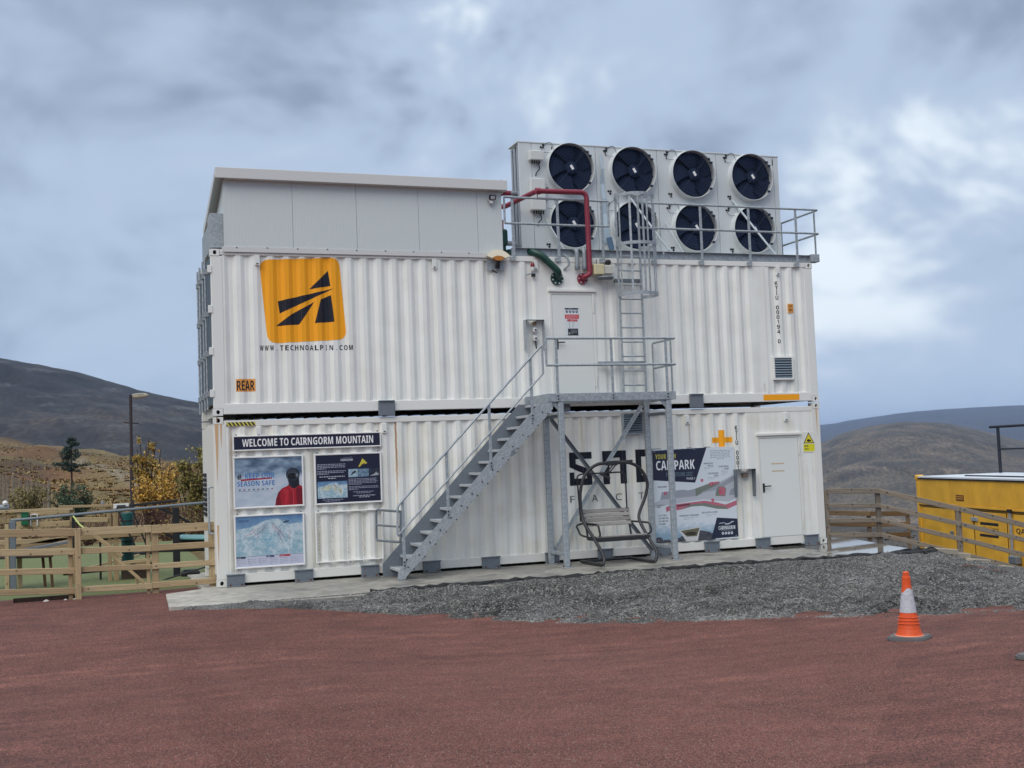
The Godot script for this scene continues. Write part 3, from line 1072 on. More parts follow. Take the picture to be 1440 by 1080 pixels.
func shell(parent: Node3D, y0: float, folds: PackedVector2Array, side: Material, paint: Material, roof_low: float, sill_low: float) -> void:
	# rails, posts, corrugated long sides, roof and floor of one container whose castings span y0 .. y0 + TALL
	var yt := y0 + TALL
	var pb := y0 + 0.20
	var ptop := yt - 0.10 - roof_low
	for s in [1.0, -1.0]:
		var zf := 0.0 if s > 0 else -DEEP
		var mb := MB.new()
		for i in folds.size() - 1:
			var a := folds[i]
			var b := folds[i + 1]
			var za: float = zf + a.y * s
			var zb: float = zf + b.y * s
			var n: Vector3 = Vector3((za - zb) * s, 0, (b.x - a.x)).normalized() * s
			n = Vector3(a.y - b.y, 0, b.x - a.x).normalized() * Vector3(1, 1, s)
			var k := mb.v.size()
			mb.quad(Vector3(a.x, pb, za), Vector3(b.x, pb, zb), Vector3(b.x, ptop, zb), Vector3(a.x, ptop, za), n)
			for q in range(k, mb.v.size()):
				mb.uv[q] = Vector2(mb.v[q].x / LEN, 1.0 - (mb.v[q].y - y0) / TALL)
		obj("corrugated_side", mb, side, parent)
		var rail := MB.new()
		rail.span(Vector3(0.165, y0 + sill_low, zf - 0.045 * s), Vector3(LEN - 0.165, y0 + 0.20, zf + 0.001 * s), 0.006)
		rail.span(Vector3(0.165, y0 + sill_low, zf - 0.12 * s), Vector3(LEN - 0.165, y0 + sill_low + 0.012, zf - 0.046 * s), 0.002)
		obj("bottom_rail", rail, paint, parent)
		var top := MB.new()
		top.span(Vector3(0.165, ptop, zf - 0.06 * s), Vector3(LEN - 0.165, yt - (roof_low if s > 0 else 0.0), zf), 0.006)
		obj("top_rail", top, paint, parent)
		for x in [0.0, LEN]:
			var post := MB.new()
			var sx := 1.0 if x > 1 else -1.0
			post.span(Vector3(x - sx * 0.205, y0 + 0.118, zf - 0.07 * s), Vector3(x - sx * 0.001, yt - 0.118, zf - 0.001 * s), 0.012)
			obj("corner_post", post, paint, parent)
			for yy in [y0 + 0.059, yt - 0.059]:
				casting(parent, Vector3(x, yy, zf), sx, s, M.void_black, paint)
	var roof := MB.new()
	var nseg := 58
	for i in nseg:
		var xa := lerpf(0.17, LEN - 0.17, float(i) / nseg)
		var xb := lerpf(0.17, LEN - 0.17, float(i + 1) / nseg)
		var ya := yt - roof_low - 0.012 + (0.018 if i % 2 == 0 else 0.0)
		roof.quad(Vector3(xa, ya, -0.06), Vector3(xb, yt - roof_low - 0.012 + (0.018 if i % 2 == 1 else 0.0), -0.06), Vector3(xb, yt - roof_low - 0.012 + (0.018 if i % 2 == 1 else 0.0), -DEEP + 0.06), Vector3(xa, ya, -DEEP + 0.06), Vector3.UP)
	obj("roof_sheet", roof, paint, parent)
	one("floor", Vector3(0.1, y0 + 0.13, -DEEP + 0.12), Vector3(LEN - 0.1, y0 + 0.17, -0.121), M.dark_steel, parent)
	for x in [0.09, LEN - 0.15]:
		one("end_sill", Vector3(x, y0 + 0.03, -DEEP + 0.08), Vector3(x + 0.06, y0 + 0.20, -0.08), paint, parent)
		one("end_header", Vector3(x, yt - 0.13, -DEEP + 0.08), Vector3(x + 0.06, yt - roof_low, -0.08), paint, parent)
	var beams := MB.new()
	for i in 44:
		var bx := 0.35 + i * 0.262
		if bx < 10.0 or y0 < 1.0:
			beams.span(Vector3(bx, y0 + 0.006, -DEEP + 0.125), Vector3(bx + 0.05, y0 + 0.128, -0.125), 0.002)
	obj("cross_members", beams, M.dark_steel, parent)
	# right end wall, corrugated
	var endw := MB.new()
	for i in 8:
		var za := lerpf(-0.08, -DEEP + 0.08, i / 8.0)
		var zb := lerpf(-0.08, -DEEP + 0.08, (i + 1) / 8.0)
		var zm := (za + zb) * 0.5
		endw.quad(Vector3(LEN - 0.05, y0 + 0.2, za), Vector3(LEN - 0.09, y0 + 0.2, zm), Vector3(LEN - 0.09, yt - 0.13, zm), Vector3(LEN - 0.05, yt - 0.13, za), Vector3.RIGHT)
		endw.quad(Vector3(LEN - 0.09, y0 + 0.2, zm), Vector3(LEN - 0.05, y0 + 0.2, zb), Vector3(LEN - 0.05, yt - 0.13, zb), Vector3(LEN - 0.09, yt - 0.13, zm), Vector3.RIGHT)
	obj("end_wall", endw, paint, parent)


func lash(parent: Node3D, x: float, y: float, paint: Material) -> void:
	var o := one("lashing_plate", Vector3(x - 0.042, y - 0.17, -0.006), Vector3(x + 0.042, y, 0.032), paint, parent)
	one("slot", Vector3(x - 0.02, y - 0.155, 0.0305), Vector3(x + 0.02, y - 0.135, 0.0335), M.dark_steel, o, 0.001)


func louvre(parent: Node3D, lo: Vector2, hi: Vector2, z: float, n: int, frame_mat: Material, slat_mat: Material) -> void:
	var o := thing_part("louvre_vent", parent, Vector3((lo.x + hi.x) * 0.5, lo.y, z))
	var fr := MB.new()
	fr.span(Vector3(lo.x, lo.y, z), Vector3(lo.x + 0.035, hi.y, z + 0.05))
	fr.span(Vector3(hi.x - 0.035, lo.y, z), Vector3(hi.x, hi.y, z + 0.05))
	fr.span(Vector3(lo.x + 0.035, hi.y - 0.035, z), Vector3(hi.x - 0.035, hi.y, z + 0.051))
	fr.span(Vector3(lo.x + 0.035, lo.y, z), Vector3(hi.x - 0.035, lo.y + 0.035, z + 0.051))
	obj("frame", fr, frame_mat, o)
	one("backing", Vector3(lo.x + 0.03, lo.y + 0.03, z - 0.004), Vector3(hi.x - 0.03, hi.y - 0.03, z + 0.004), M.void_black, o, 0.001)
	var pitch := (hi.y - lo.y - 0.07) / n
	for i in n:
		var mb := MB.new()
		mb.box(Vector3((lo.x + hi.x) * 0.5, lo.y + 0.035 + pitch * (i + 0.5), z + 0.028), Vector3(hi.x - lo.x - 0.072, 0.004, pitch * 0.98), Basis(Vector3.RIGHT, deg_to_rad(48)), 0.001)
		obj("slat", mb, slat_mat, o)


func thing_part(called: String, parent: Node3D, at: Vector3) -> Node3D:
	var o := Node3D.new()
	o.name = numbered(parent, called)
	parent.add_child(o, true)
	o.position = at - where(parent)
	return o


func door(parent: Node3D, lo: Vector2, hi: Vector2, paint: Material, handle_x: float, handle_y: float, hinge_right: bool) -> Node3D:
	var z := 0.0
	var fr := MB.new()
	fr.span(Vector3(lo.x - 0.06, lo.y, -0.03), Vector3(lo.x - 0.008, hi.y + 0.06, z + 0.012))
	fr.span(Vector3(hi.x + 0.008, lo.y, -0.03), Vector3(hi.x + 0.06, hi.y + 0.06, z + 0.012))
	fr.span(Vector3(lo.x - 0.075, hi.y + 0.06, -0.03), Vector3(hi.x + 0.075, hi.y + 0.11, z + 0.045))
	fr.span(Vector3(lo.x - 0.008, hi.y + 0.010, -0.03), Vector3(hi.x + 0.008, hi.y + 0.06, z + 0.010))
	obj("door_frame", fr, paint, parent)
	one("door_gap", Vector3(lo.x - 0.008, lo.y - 0.006, -0.035), Vector3(hi.x + 0.008, hi.y + 0.010, -0.020), M.void_black, parent, 0.001)
	var d := one("door", Vector3(lo.x, lo.y, -0.018), Vector3(hi.x, hi.y, z + 0.006), M.door_white, parent, 0.006)
	var hx := handle_x
	one("handle_plate", Vector3(hx - 0.022, handle_y - 0.12, z + 0.0065), Vector3(hx + 0.022, handle_y + 0.06, z + 0.018), M.black_plastic, d)
	var hb := MB.new()
	hb.tube(arcs([Vector3(hx, handle_y, z + 0.018), Vector3(hx, handle_y, z + 0.06), Vector3(hx + 0.14, handle_y + 0.006, z + 0.06)], 0.02), 0.012, 8)
	obj("handle", hb, M.black_plastic, d)
	for yy in [lo.y + 0.14, hi.y - 0.34]:
		var hg := MB.new()
		var xx := hi.x + 0.016 if hinge_right else lo.x - 0.016
		hg.tube([Vector3(xx, yy, z + 0.02), Vector3(xx, yy + 0.2, z + 0.02)], 0.014, 8)
		obj("hinge", hg, paint, d)
	return d


func hood(parent: Node3D, lo: Vector2, hi: Vector2, out: float, plate: Material) -> void:
	# a folded-steel shroud over wall sockets
	var mb := MB.new()
	mb.span(Vector3(lo.x, hi.y - 0.005, -0.01), Vector3(hi.x, hi.y, out), 0.001)
	for x in [lo.x, hi.x - 0.005]:
		mb.prism(pv([0.0, lo.y, 0.0, hi.y - 0.006, out, hi.y - 0.006, out * 0.75, lo.y]), Transform3D(Basis(Vector3(0, 0, 1), Vector3(0, 1, 0), Vector3(-1, 0, 0)), Vector3(x + 0.005, 0, 0)), 0.005)
	obj("socket_hood", mb, plate, parent)


func build_containers() -> void:
	var L1 := thing("shipping_container", "lower white corrugated shipping container with signs, a right-hand door and big cut-off letters", "shipping container", Vector3(LEN * 0.5, 0, -DEEP * 0.5))
	var U1 := thing("shipping_container", "upper white corrugated shipping container with an orange logo and a door onto the platform", "shipping container", Vector3(LEN * 0.5, UPPER, -DEEP * 0.5))
	lower_folds = folds_for([Vector2(10.52, 11.76)])
	upper_folds = folds_for([Vector2(6.14, 7.36), Vector2(10.92, 11.10)])
	var low_paint := flat("lower_paint", Color(0.875, 0.87, 0.845), 0.5)
	var up_paint := flat("upper_paint", Color(0.89, 0.892, 0.875), 0.45)
	flat("door_white", Color(0.875, 0.885, 0.87), 0.45)
	var cream := Color(0.95, 0.92, 0.85)
	var low_side := flat("lower_side", Color(0.925, 0.925, 0.90), 0.5)
	low_side.albedo_texture = coat_texture(1024, 256, 3, 0.055, [[0.2365, 0.0, 0.8, 0.0016, 0.9], [0.2615, 0.0, 0.95, 0.0018, 1.2], [0.75, 0.0, 0.5, 0.0014, 0.6], [0.022, 0.05, 0.9, 0.004, 0.35], [0.48, 0.0, 0.35, 0.0012, 0.6], [0.56, 0.05, 0.6, 0.001, 0.3], [0.86, 0.5, 0.95, 0.001, 0.3], [0.1, 0.1, 0.35, 0.003, 0.25], [0.165, 0.1, 0.35, 0.003, 0.25], [0.97, 0.3, 0.9, 0.0012, 0.3]], cream)
	var up_side := flat("upper_side", Color(0.93, 0.935, 0.915), 0.45)
	up_side.albedo_texture = coat_texture(1024, 256, 9, 0.042, [[0.895, 0.86, 0.93, 0.002, 0.4], [0.66, 0.02, 0.3, 0.0012, 0.25]], Color(0.95, 0.94, 0.92))
	shell(L1, 0.0, lower_folds, low_side, low_paint, 0.065, 0.045)
	shell(U1, UPPER, upper_folds, up_side, up_paint, 0.0, 0.022)
	# ---- upper container
	for x in [0.80, 4.02, 6.02, 11.36]:
		lash(U1, x, UPPER + TALL - 0.105, M.door_white)
	for x in [0.75, 2.98, 9.1, 11.37]:
		lash(L1, x, TALL - 0.185, M.door_white)
	var logo := PackedVector2Array()
	var ll := [Vector2(0.835, 5.645), Vector2(2.255, 5.715), Vector2(2.355, 4.235), Vector2(0.955, 4.165)]
	for i in 4:
		var p: Vector2 = ll[i]
		var a: Vector2 = p + (ll[(i + 3) % 4] - p).normalized() * 0.17
		var b: Vector2 = p + (ll[(i + 1) % 4] - p).normalized() * 0.17
		for k in 7:
			var t := k / 6.0
			logo.append(a.lerp(p, t).lerp(p.lerp(b, t), t))
	var orange := flat("orange_print", Color(0.97, 0.65, 0.04), 0.7)
	var navy := flat("navy_print", Color(0.065, 0.085, 0.15), 0.8)
	var lg := obj("logo_ground", drape(poly_tris(logo), upper_folds, 0.002), orange, U1)
	for sh in [[1.705, 5.135, 2.05, 5.475, 2.085, 5.20], [1.145, 4.915, 2.145, 5.155, 1.175, 4.70], [1.10, 4.475, 1.385, 4.69, 1.79, 4.91, 1.51, 4.505], [1.90, 4.955, 2.09, 5.035, 2.135, 4.555, 1.79, 4.53]]:
		obj("logo_stroke", drape(poly_tris(pv(sh)), upper_folds, 0.004), navy, lg)
	# the address is spaced wide, so each letter is placed alone
	var addr := "WWW.TECHNOALPIN.COM"
	var tris := []
	for i in addr.length():
		var cx := 0.845 + i * (1.575 / 18.0)
		var w := 0.060
		if addr[i] == ".":
			tris.append_array(letters(".", cx - 0.006, cx + 0.008, 4.045, 4.06))
		else:
			if addr[i] in "WM": w = 0.068
			if addr[i] == "I": w = 0.021
			tris.append_array(letters(addr[i], cx - w * 0.5, cx + w * 0.5, 4.045, 4.135))
	obj("lettering", drape(tris, upper_folds), navy, U1)
	var tagp := flat("orange_sticker", Color(0.88, 0.60, 0.28), 0.5)
	var rear := obj("sticker", drape(poly_tris(pv([0.39, 3.33, 0.72, 3.33, 0.72, 3.55, 0.39, 3.55])), upper_folds, 0.002), tagp, U1)
	obj("lettering", drape(letters("REAR", 0.405, 0.705, 3.35, 3.52), upper_folds, 0.004), navy, rear)
	flat("black_print", Color(0.1, 0.1, 0.12), 0.6)
	for q in [["KTIU", 5.42], ["000194", 4.92], ["0", 4.22]]:
		obj("lettering", drape(stacked(q[0], 11.325, 0.052, q[1], 0.100, 0.083), upper_folds), M.black_print, U1)
	var plate := one("approval_plate", Vector3(11.56, 4.765, -0.008), Vector3(11.69, 4.955, 0.004), tagp, U1, 0.002)
	obj("lettering", print_at(letters("CSC", 11.58, 11.67, 4.88, 4.925), 0.0055), M.black_print, plate)
	obj("lettering", print_at(letters("IMO", 11.58, 11.67, 4.80, 4.85), 0.0055), M.black_print, plate)
	var strip := one("reflective_strip", Vector3(10.87, UPPER + 0.045, 0.0015), Vector3(11.72, UPPER + 0.165, 0.004), orange, U1, 0.001)
	strip.set_meta("label", "orange strip on the bottom rail")
	var sm := MB.new()
	sm.span(Vector3(10.985, UPPER + 0.2, -0.007), Vector3(11.035, UPPER + TALL - 0.1, 0.004), 0.004)
	obj("seam_strip", sm, up_paint, U1)
	louvre(U1, Vector2(11.12, 3.38), Vector2(11.60, 3.86), -0.006, 8, up_paint, M.slat_grey)
	var d := door(U1, Vector2(6.33, 3.17), Vector2(7.16, 5.08), up_paint, 6.40, 4.16, true)
	# notices on that door
	var im := Image.create(128, 220, false, Image.FORMAT_RGB8)
	im.fill(Color(0.84, 0.86, 0.87))
	var pr := RandomNumberGenerator.new(); pr.seed = 5
	rect_ink(im, 0.02, 0.0, 0.98, 0.06, Color(0.12, 0.15, 0.22))
	small_print(im, 0.3, 0.72, 0.018, 1, 0.1, 0.02, Color(0.7, 0.72, 0.78), pr)
	for i in 4:
		ink(im, oval(0.16 + 0.23 * i, 0.13, 0.085, 0.05), Color(0.15, 0.22, 0.36))
		ink(im, oval(0.17 + 0.23 * i, 0.115, 0.035, 0.018), Color(0.84, 0.87, 0.9))
	rect_ink(im, 0.0, 0.24, 1.0, 0.40, Color(0.78, 0.35, 0.38))
	small_print(im, 0.08, 0.9, 0.28, 3, 0.035, 0.014, Color(0.9, 0.7, 0.7), pr)
	rect_ink(im, 0.16, 0.41, 0.88, 0.50, Color(0.70, 0.30, 0.33))
	small_print(im, 0.38, 0.8, 0.43, 2, 0.035, 0.02, Color(0.92, 0.75, 0.75), pr)
	for i in 3:
		small_print(im, 0.48, 0.75, 0.535 + 0.075 * i, 1, 0.1, 0.02, Color(0.4, 0.42, 0.44), pr)
		ink(im, oval(0.3, 0.55 + 0.075 * i, 0.03, 0.02), Color(0.35, 0.45, 0.4))
	rect_ink(im, 0.18, 0.75, 0.9, 1.0, Color(0.17, 0.19, 0.22))
	small_print(im, 0.38, 0.84, 0.80, 4, 0.045, 0.018, Color(0.75, 0.76, 0.78), pr)
	ink(im, oval(0.28, 0.92, 0.05, 0.025), Color(0.8, 0.8, 0.8))
	var nm := flat("notice_print", Color(1, 1, 1), 0.5)
	nm.albedo_texture = ImageTexture.create_from_image(im)
	var nb := MB.new()
	nb.face(Vector2(6.58, 4.30), Vector2(6.875, 4.83), 0.009)
	obj("safety_notice", nb, nm, d)
	# steel socket hood left of the door
	hood(U1, Vector2(5.73, 4.03), Vector2(6.11, 4.59), 0.13, M.galv)
	for q in [[4.53, 0.032, Color(0.62, 0.52, 0.4)], [4.40, 0.04, Color(0.85, 0.85, 0.84)], [4.24, 0.045, Color(0.83, 0.83, 0.82)]]:
		var sk := MB.new()
		sk.box(Vector3(5.94, q[0], 0.03), Vector3(q[1] * 2, q[1] * 2.2, 0.09), Basis(), 0.012)
		var so := obj("socket", sk, flat("socket%d" % int(q[0] * 100), q[2], 0.5), U1)
		var fc := MB.new()
		fc.lathe([Vector2(0, 0.014), Vector2(0.016, 0.014), Vector2(0.018, 0.0)], Transform3D(Basis(Vector3.RIGHT, PI / 2), Vector3(5.945, q[0], 0.075)), 12)
		obj("socket_mouth", fc, M.black_plastic, so)
	var cb := MB.new()
	cb.tube(arcs([Vector3(5.945, 4.2, 0.05), Vector3(5.945, 4.12, 0.06), Vector3(5.97, 4.05, 0.01)], 0.03), 0.012, 7)
	obj("cable", cb, M.black_plastic, U1)
	# grey doors with locking bars on the left end
	for k in 2:
		var zc := -0.08 - k * 1.14
		var leaf := MB.new()
		leaf.span(Vector3(-0.012, UPPER + 0.2, zc - 1.13), Vector3(0.03, UPPER + TALL - 0.14, zc), 0.006)
		var lf := obj("end_door", leaf, M.door_grey, U1)
		for b in 2:
			var zz := zc - 0.3 - 0.5 * b
			pipe("locking_bar", [Vector3(-0.06, UPPER + 0.12, zz), Vector3(-0.06, UPPER + TALL - 0.08, zz)], 0.018, M.galv, lf, 8)
			for yy in [0.35, 1.05, 1.75, 2.5]:
				one("bar_guide", Vector3(-0.09, UPPER + yy, zz - 0.04), Vector3(-0.012, UPPER + yy + 0.09, zz + 0.04), M.galv, lf)
		for yy in [0.32, 1.05, 1.78, 2.48]:
			one("hinge", Vector3(-0.05, UPPER + yy, (-0.05 if k == 0 else -DEEP + 0.02)), Vector3(0.02, UPPER + yy + 0.13, (0.012 if k == 0 else -DEEP + 0.08)), up_paint, lf)
	for x in [[2.88, 3.18, 2.85, 3.125], [9.17, 9.47, 2.85, 3.13], [6.43, 6.60, 2.84, 3.0]]:
		var st := one("stacking_clamp", Vector3(x[0], x[2], 0.004), Vector3(x[1], x[3], 0.05), M.dark_galv, U1, 0.008)
		one("clamp_lip", Vector3(x[0], x[3] - 0.02, 0.0505), Vector3(x[1], x[3], 0.075), M.dark_galv, st)
	# ---- lower container
	var hz := Image.create(256, 64, false, Image.FORMAT_RGB8)
	hz.fill(Color(0.80, 0.76, 0.30))
	for i in 9:
		ink(hz, PackedVector2Array([Vector2(i * 0.135 - 0.1, 0), Vector2(i * 0.135 - 0.03, 0), Vector2(i * 0.135 + 0.06, 1), Vector2(i * 0.135 - 0.01, 1)]), Color(0.13, 0.13, 0.13))
	var hm := flat("hazard_print", Color(1, 1, 1), 0.6)
	hm.albedo_texture = ImageTexture.create_from_image(hz)
	var hmb := MB.new()
	hmb.face(Vector2(0.21, 2.735), Vector2(0.70, 2.802), 0.0025)
	obj("hazard_stripe", hmb, hm, L1)
	var stain := flat("rust_stain", Color(0.80, 0.66, 0.50), 0.7)
	for q in [[0.012, 0.075, 2.775, 1.75], [0.10, 0.135, 2.775, 2.35], [0.015, 0.05, 1.05, 0.35], [12.09, 12.125, 2.775, 2.2]]:
		obj("rust_stain", print_at(poly_tris(pv([q[0], q[2], q[1], q[2], lerpf(q[0], q[1], 0.8), lerpf(q[2], q[3], 0.5), lerpf(q[0], q[1], 0.45), q[3], lerpf(q[0], q[1], 0.2), lerpf(q[2], q[3], 0.4)])), 0.0013), stain, L1)
	one("rust_mark", Vector3(0.045, 2.80, 0.0042), Vector3(0.062, 2.895, 0.0062), M.rusty, L1, 0.0005)
	for sh in [[6.555, 2.06, 7.035, 2.06, 7.035, 1.93, 6.70, 1.93, 6.70, 1.84, 7.03, 1.70, 7.03, 1.43, 6.55, 1.43, 6.55, 1.68, 6.65, 1.68, 6.65, 1.56, 6.90, 1.56, 6.90, 1.63, 6.555, 1.78], [7.255, 2.065, 7.745, 2.065, 7.745, 1.425, 7.62, 1.425, 7.62, 1.93, 7.385, 1.93, 7.385, 1.425, 7.265, 1.425]]:
		var pd := drape(poly_tris(pv(sh)), lower_folds)
		obj("letter", pd, navy, L1)
	var o1 := drape(poly_tris(pv([7.945, 2.07, 8.45, 2.07, 8.45, 1.93, 8.08, 1.93, 8.08, 1.57, 8.45, 1.57, 8.45, 1.435, 7.945, 1.435])), lower_folds)
	obj("letter", o1, navy, L1)
	for x in [8.38, 9.07, 9.48]:
		obj("letter", drape(poly_tris(pv([x, 1.6, x + 0.125, 1.6, x + 0.125, 2.07, x, 2.07])), lower_folds), navy, L1)
	for q in [["F", 6.545, 6.635], ["A", 7.005, 7.115], ["C", 7.50, 7.64], ["T", 7.975, 8.10]]:
		obj("letter", drape(letters(q[0], q[1], q[2], 1.11, 1.235, false), lower_folds), M.black_print, L1)
	for q in [["KTIU", 2.475], ["0001", 1.975]]:
		obj("lettering", drape(stacked(q[0], 10.205, 0.058, q[1], 0.100, 0.085), lower_folds), M.black_print, L1)
	var plus := pv([9.815, 2.395, 9.93, 2.395, 9.93, 2.25, 10.12, 2.25, 10.12, 2.145, 9.93, 2.145, 9.93, 1.96, 9.815, 1.96, 9.815, 2.145, 9.645, 2.145, 9.645, 2.25, 9.815, 2.25])
	obj("cross_mark", drape(poly_tris(plus), lower_folds), orange, L1)
	louvre(L1, Vector2(7.68, 2.36), Vector2(8.13, 2.79), -0.004, 8, M.galv, M.slat_grey)
	door(L1, Vector2(10.72, 0.21), Vector2(11.62, 2.19), low_paint, 10.765, 1.23, true)
	for yy in [1.53, 1.68]:
		var gl := MB.new()
		gl.span(Vector3(10.97, yy - 0.012, 0.0062), Vector3(11.27, yy + 0.012, 0.0085), 0.0005)
		obj("glue_mark", gl, flat("old_glue%d" % int(yy * 100), Color(0.78, 0.70, 0.56), 0.8), L1)
	hood(L1, Vector2(10.085, 1.05), Vector2(10.51, 1.60), 0.16, M.dark_galv)
	var sk2 := MB.new()
	sk2.box(Vector3(10.33, 1.48, 0.03), Vector3(0.12, 0.09, 0.08), Basis(), 0.015)
	obj("socket", sk2, flat("old_socket", Color(0.5, 0.44, 0.4), 0.6), L1)
	# white end panel with a dark vent and grab rail on the left end
	var we := MB.new()
	we.span(Vector3(-0.008, 0.2, -DEEP + 0.08), Vector3(0.03, TALL - 0.14, -0.08), 0.004)
	obj("end_wall", we, low_paint, L1)
	for i in 9:
		one("vent_bar", Vector3(-0.03, 1.15 + i * 0.09, -2.2), Vector3(-0.0085, 1.215 + i * 0.09, -1.55), M.dark_steel, L1)
	pipe("grab_rail", arcs([Vector3(-0.01, 0.9, -0.25), Vector3(-0.09, 0.9, -0.25), Vector3(-0.09, 1.7, -0.25), Vector3(-0.01, 1.7, -0.25)], 0.05), 0.018, M.galv, L1, 8)
	# galvanised hold-down brackets along the foot
	for q in [[0.16, 0.45], [1.31, 1.62], [2.48, 2.79], [3.61, 3.93], [4.73, 5.07], [5.98, 6.25], [7.05, 7.36], [8.30, 8.6], [9.35, 9.67], [10.51, 10.83], [11.65, 11.97]]:
		var b := MB.new()
		var x0: float = q[0]; var x1: float = q[1]
		b.span(Vector3(x0, 0.0, 0.002), Vector3(x1, 0.20, 0.055), 0.008)
		b.span(Vector3(x0 - 0.012, 0.188, 0.004), Vector3(x1 + 0.012, 0.206, 0.075), 0.004)
		b.span(Vector3(x0 - 0.01, -0.002, 0.056), Vector3(x1 + 0.01, 0.012, 0.12), 0.003)
		var bo := obj("anchor_bracket", b, M.dark_galv, L1)
		for xx in [x0 + 0.05, x1 - 0.05]:
			var nut := MB.new()
			nut.lathe([Vector2(0.0, 0.03), Vector2(0.012, 0.03), Vector2(0.012, 0.018), Vector2(0.02, 0.018), Vector2(0.02, 0.0)], Transform3D(Basis(), Vector3(xx, 0.011, 0.09)), 6)
			obj("bolt", nut, M.rusty, bo)


# ---------- signs on the lower container ----------
func framed(called: String, label: String, x0: float, x1: float, y0: float, y1: float, im: Image, bezel := 0.03) -> Node3D:
	var t := thing(called, label, "sign", Vector3((x0 + x1) * 0.5, y0, 0.0))
	var fr := MB.new()
	fr.span(Vector3(x0, y1 - bezel, -0.012), Vector3(x1, y1, 0.036), 0.006)
	fr.span(Vector3(x0, y0, -0.012), Vector3(x1, y0 + bezel, 0.036), 0.006)
	fr.span(Vector3(x0, y0 + bezel, -0.012), Vector3(x0 + bezel, y1 - bezel, 0.0355), 0.006)
	fr.span(Vector3(x1 - bezel, y0 + bezel, -0.012), Vector3(x1, y1 - bezel, 0.0355), 0.006)
	obj("frame", fr, M.frame_white, t)
	if im:
		var m := flat(called + "_print", Color(1, 1, 1), 0.35)
		m.albedo_texture = ImageTexture.create_from_image(im)
		var b := MB.new()
		b.face(Vector2(x0 + bezel - 0.002, y0 + bezel - 0.002), Vector2(x1 - bezel + 0.002, y1 - bezel + 0.002), 0.024)
		obj("printed_panel", b, m, t)
		one("backing", Vector3(x0 + 0.01, y0 + 0.01, -0.006), Vector3(x1 - 0.01, y1 - 0.01, 0.021), M.frame_white, t, 0.001)
	for q in [Vector2(x0 + 0.06, y0 - 0.012), Vector2(x1 - 0.06, y0 - 0.012), Vector2((x0 + x1) * 0.5, y0 - 0.012), Vector2(x0 + 0.06, y1 + 0.012), Vector2(x1 - 0.06, y1 + 0.012)]:
		one("fixing_clip", Vector3(q.x - 0.012, q.y - 0.014, -0.012), Vector3(q.x + 0.012, q.y + 0.014, 0.03), M.dark_galv, t)
	return t


func cloudy(im: Image, f: FastNoiseLite, y0: float, y1: float, a: Color, b: Color, sx: float, sy: float, grain_ := 0.03) -> void:
	var w := im.get_width()
	for y in range(int(y0 * im.get_height()), int(y1 * im.get_height())):
		for x in w:
			var t := 0.5 + 0.9 * f.get_noise_2d(x * sx, y * sy)
			im.set_pixel(x, y, a.lerp(b, clampf(t, 0, 1)))


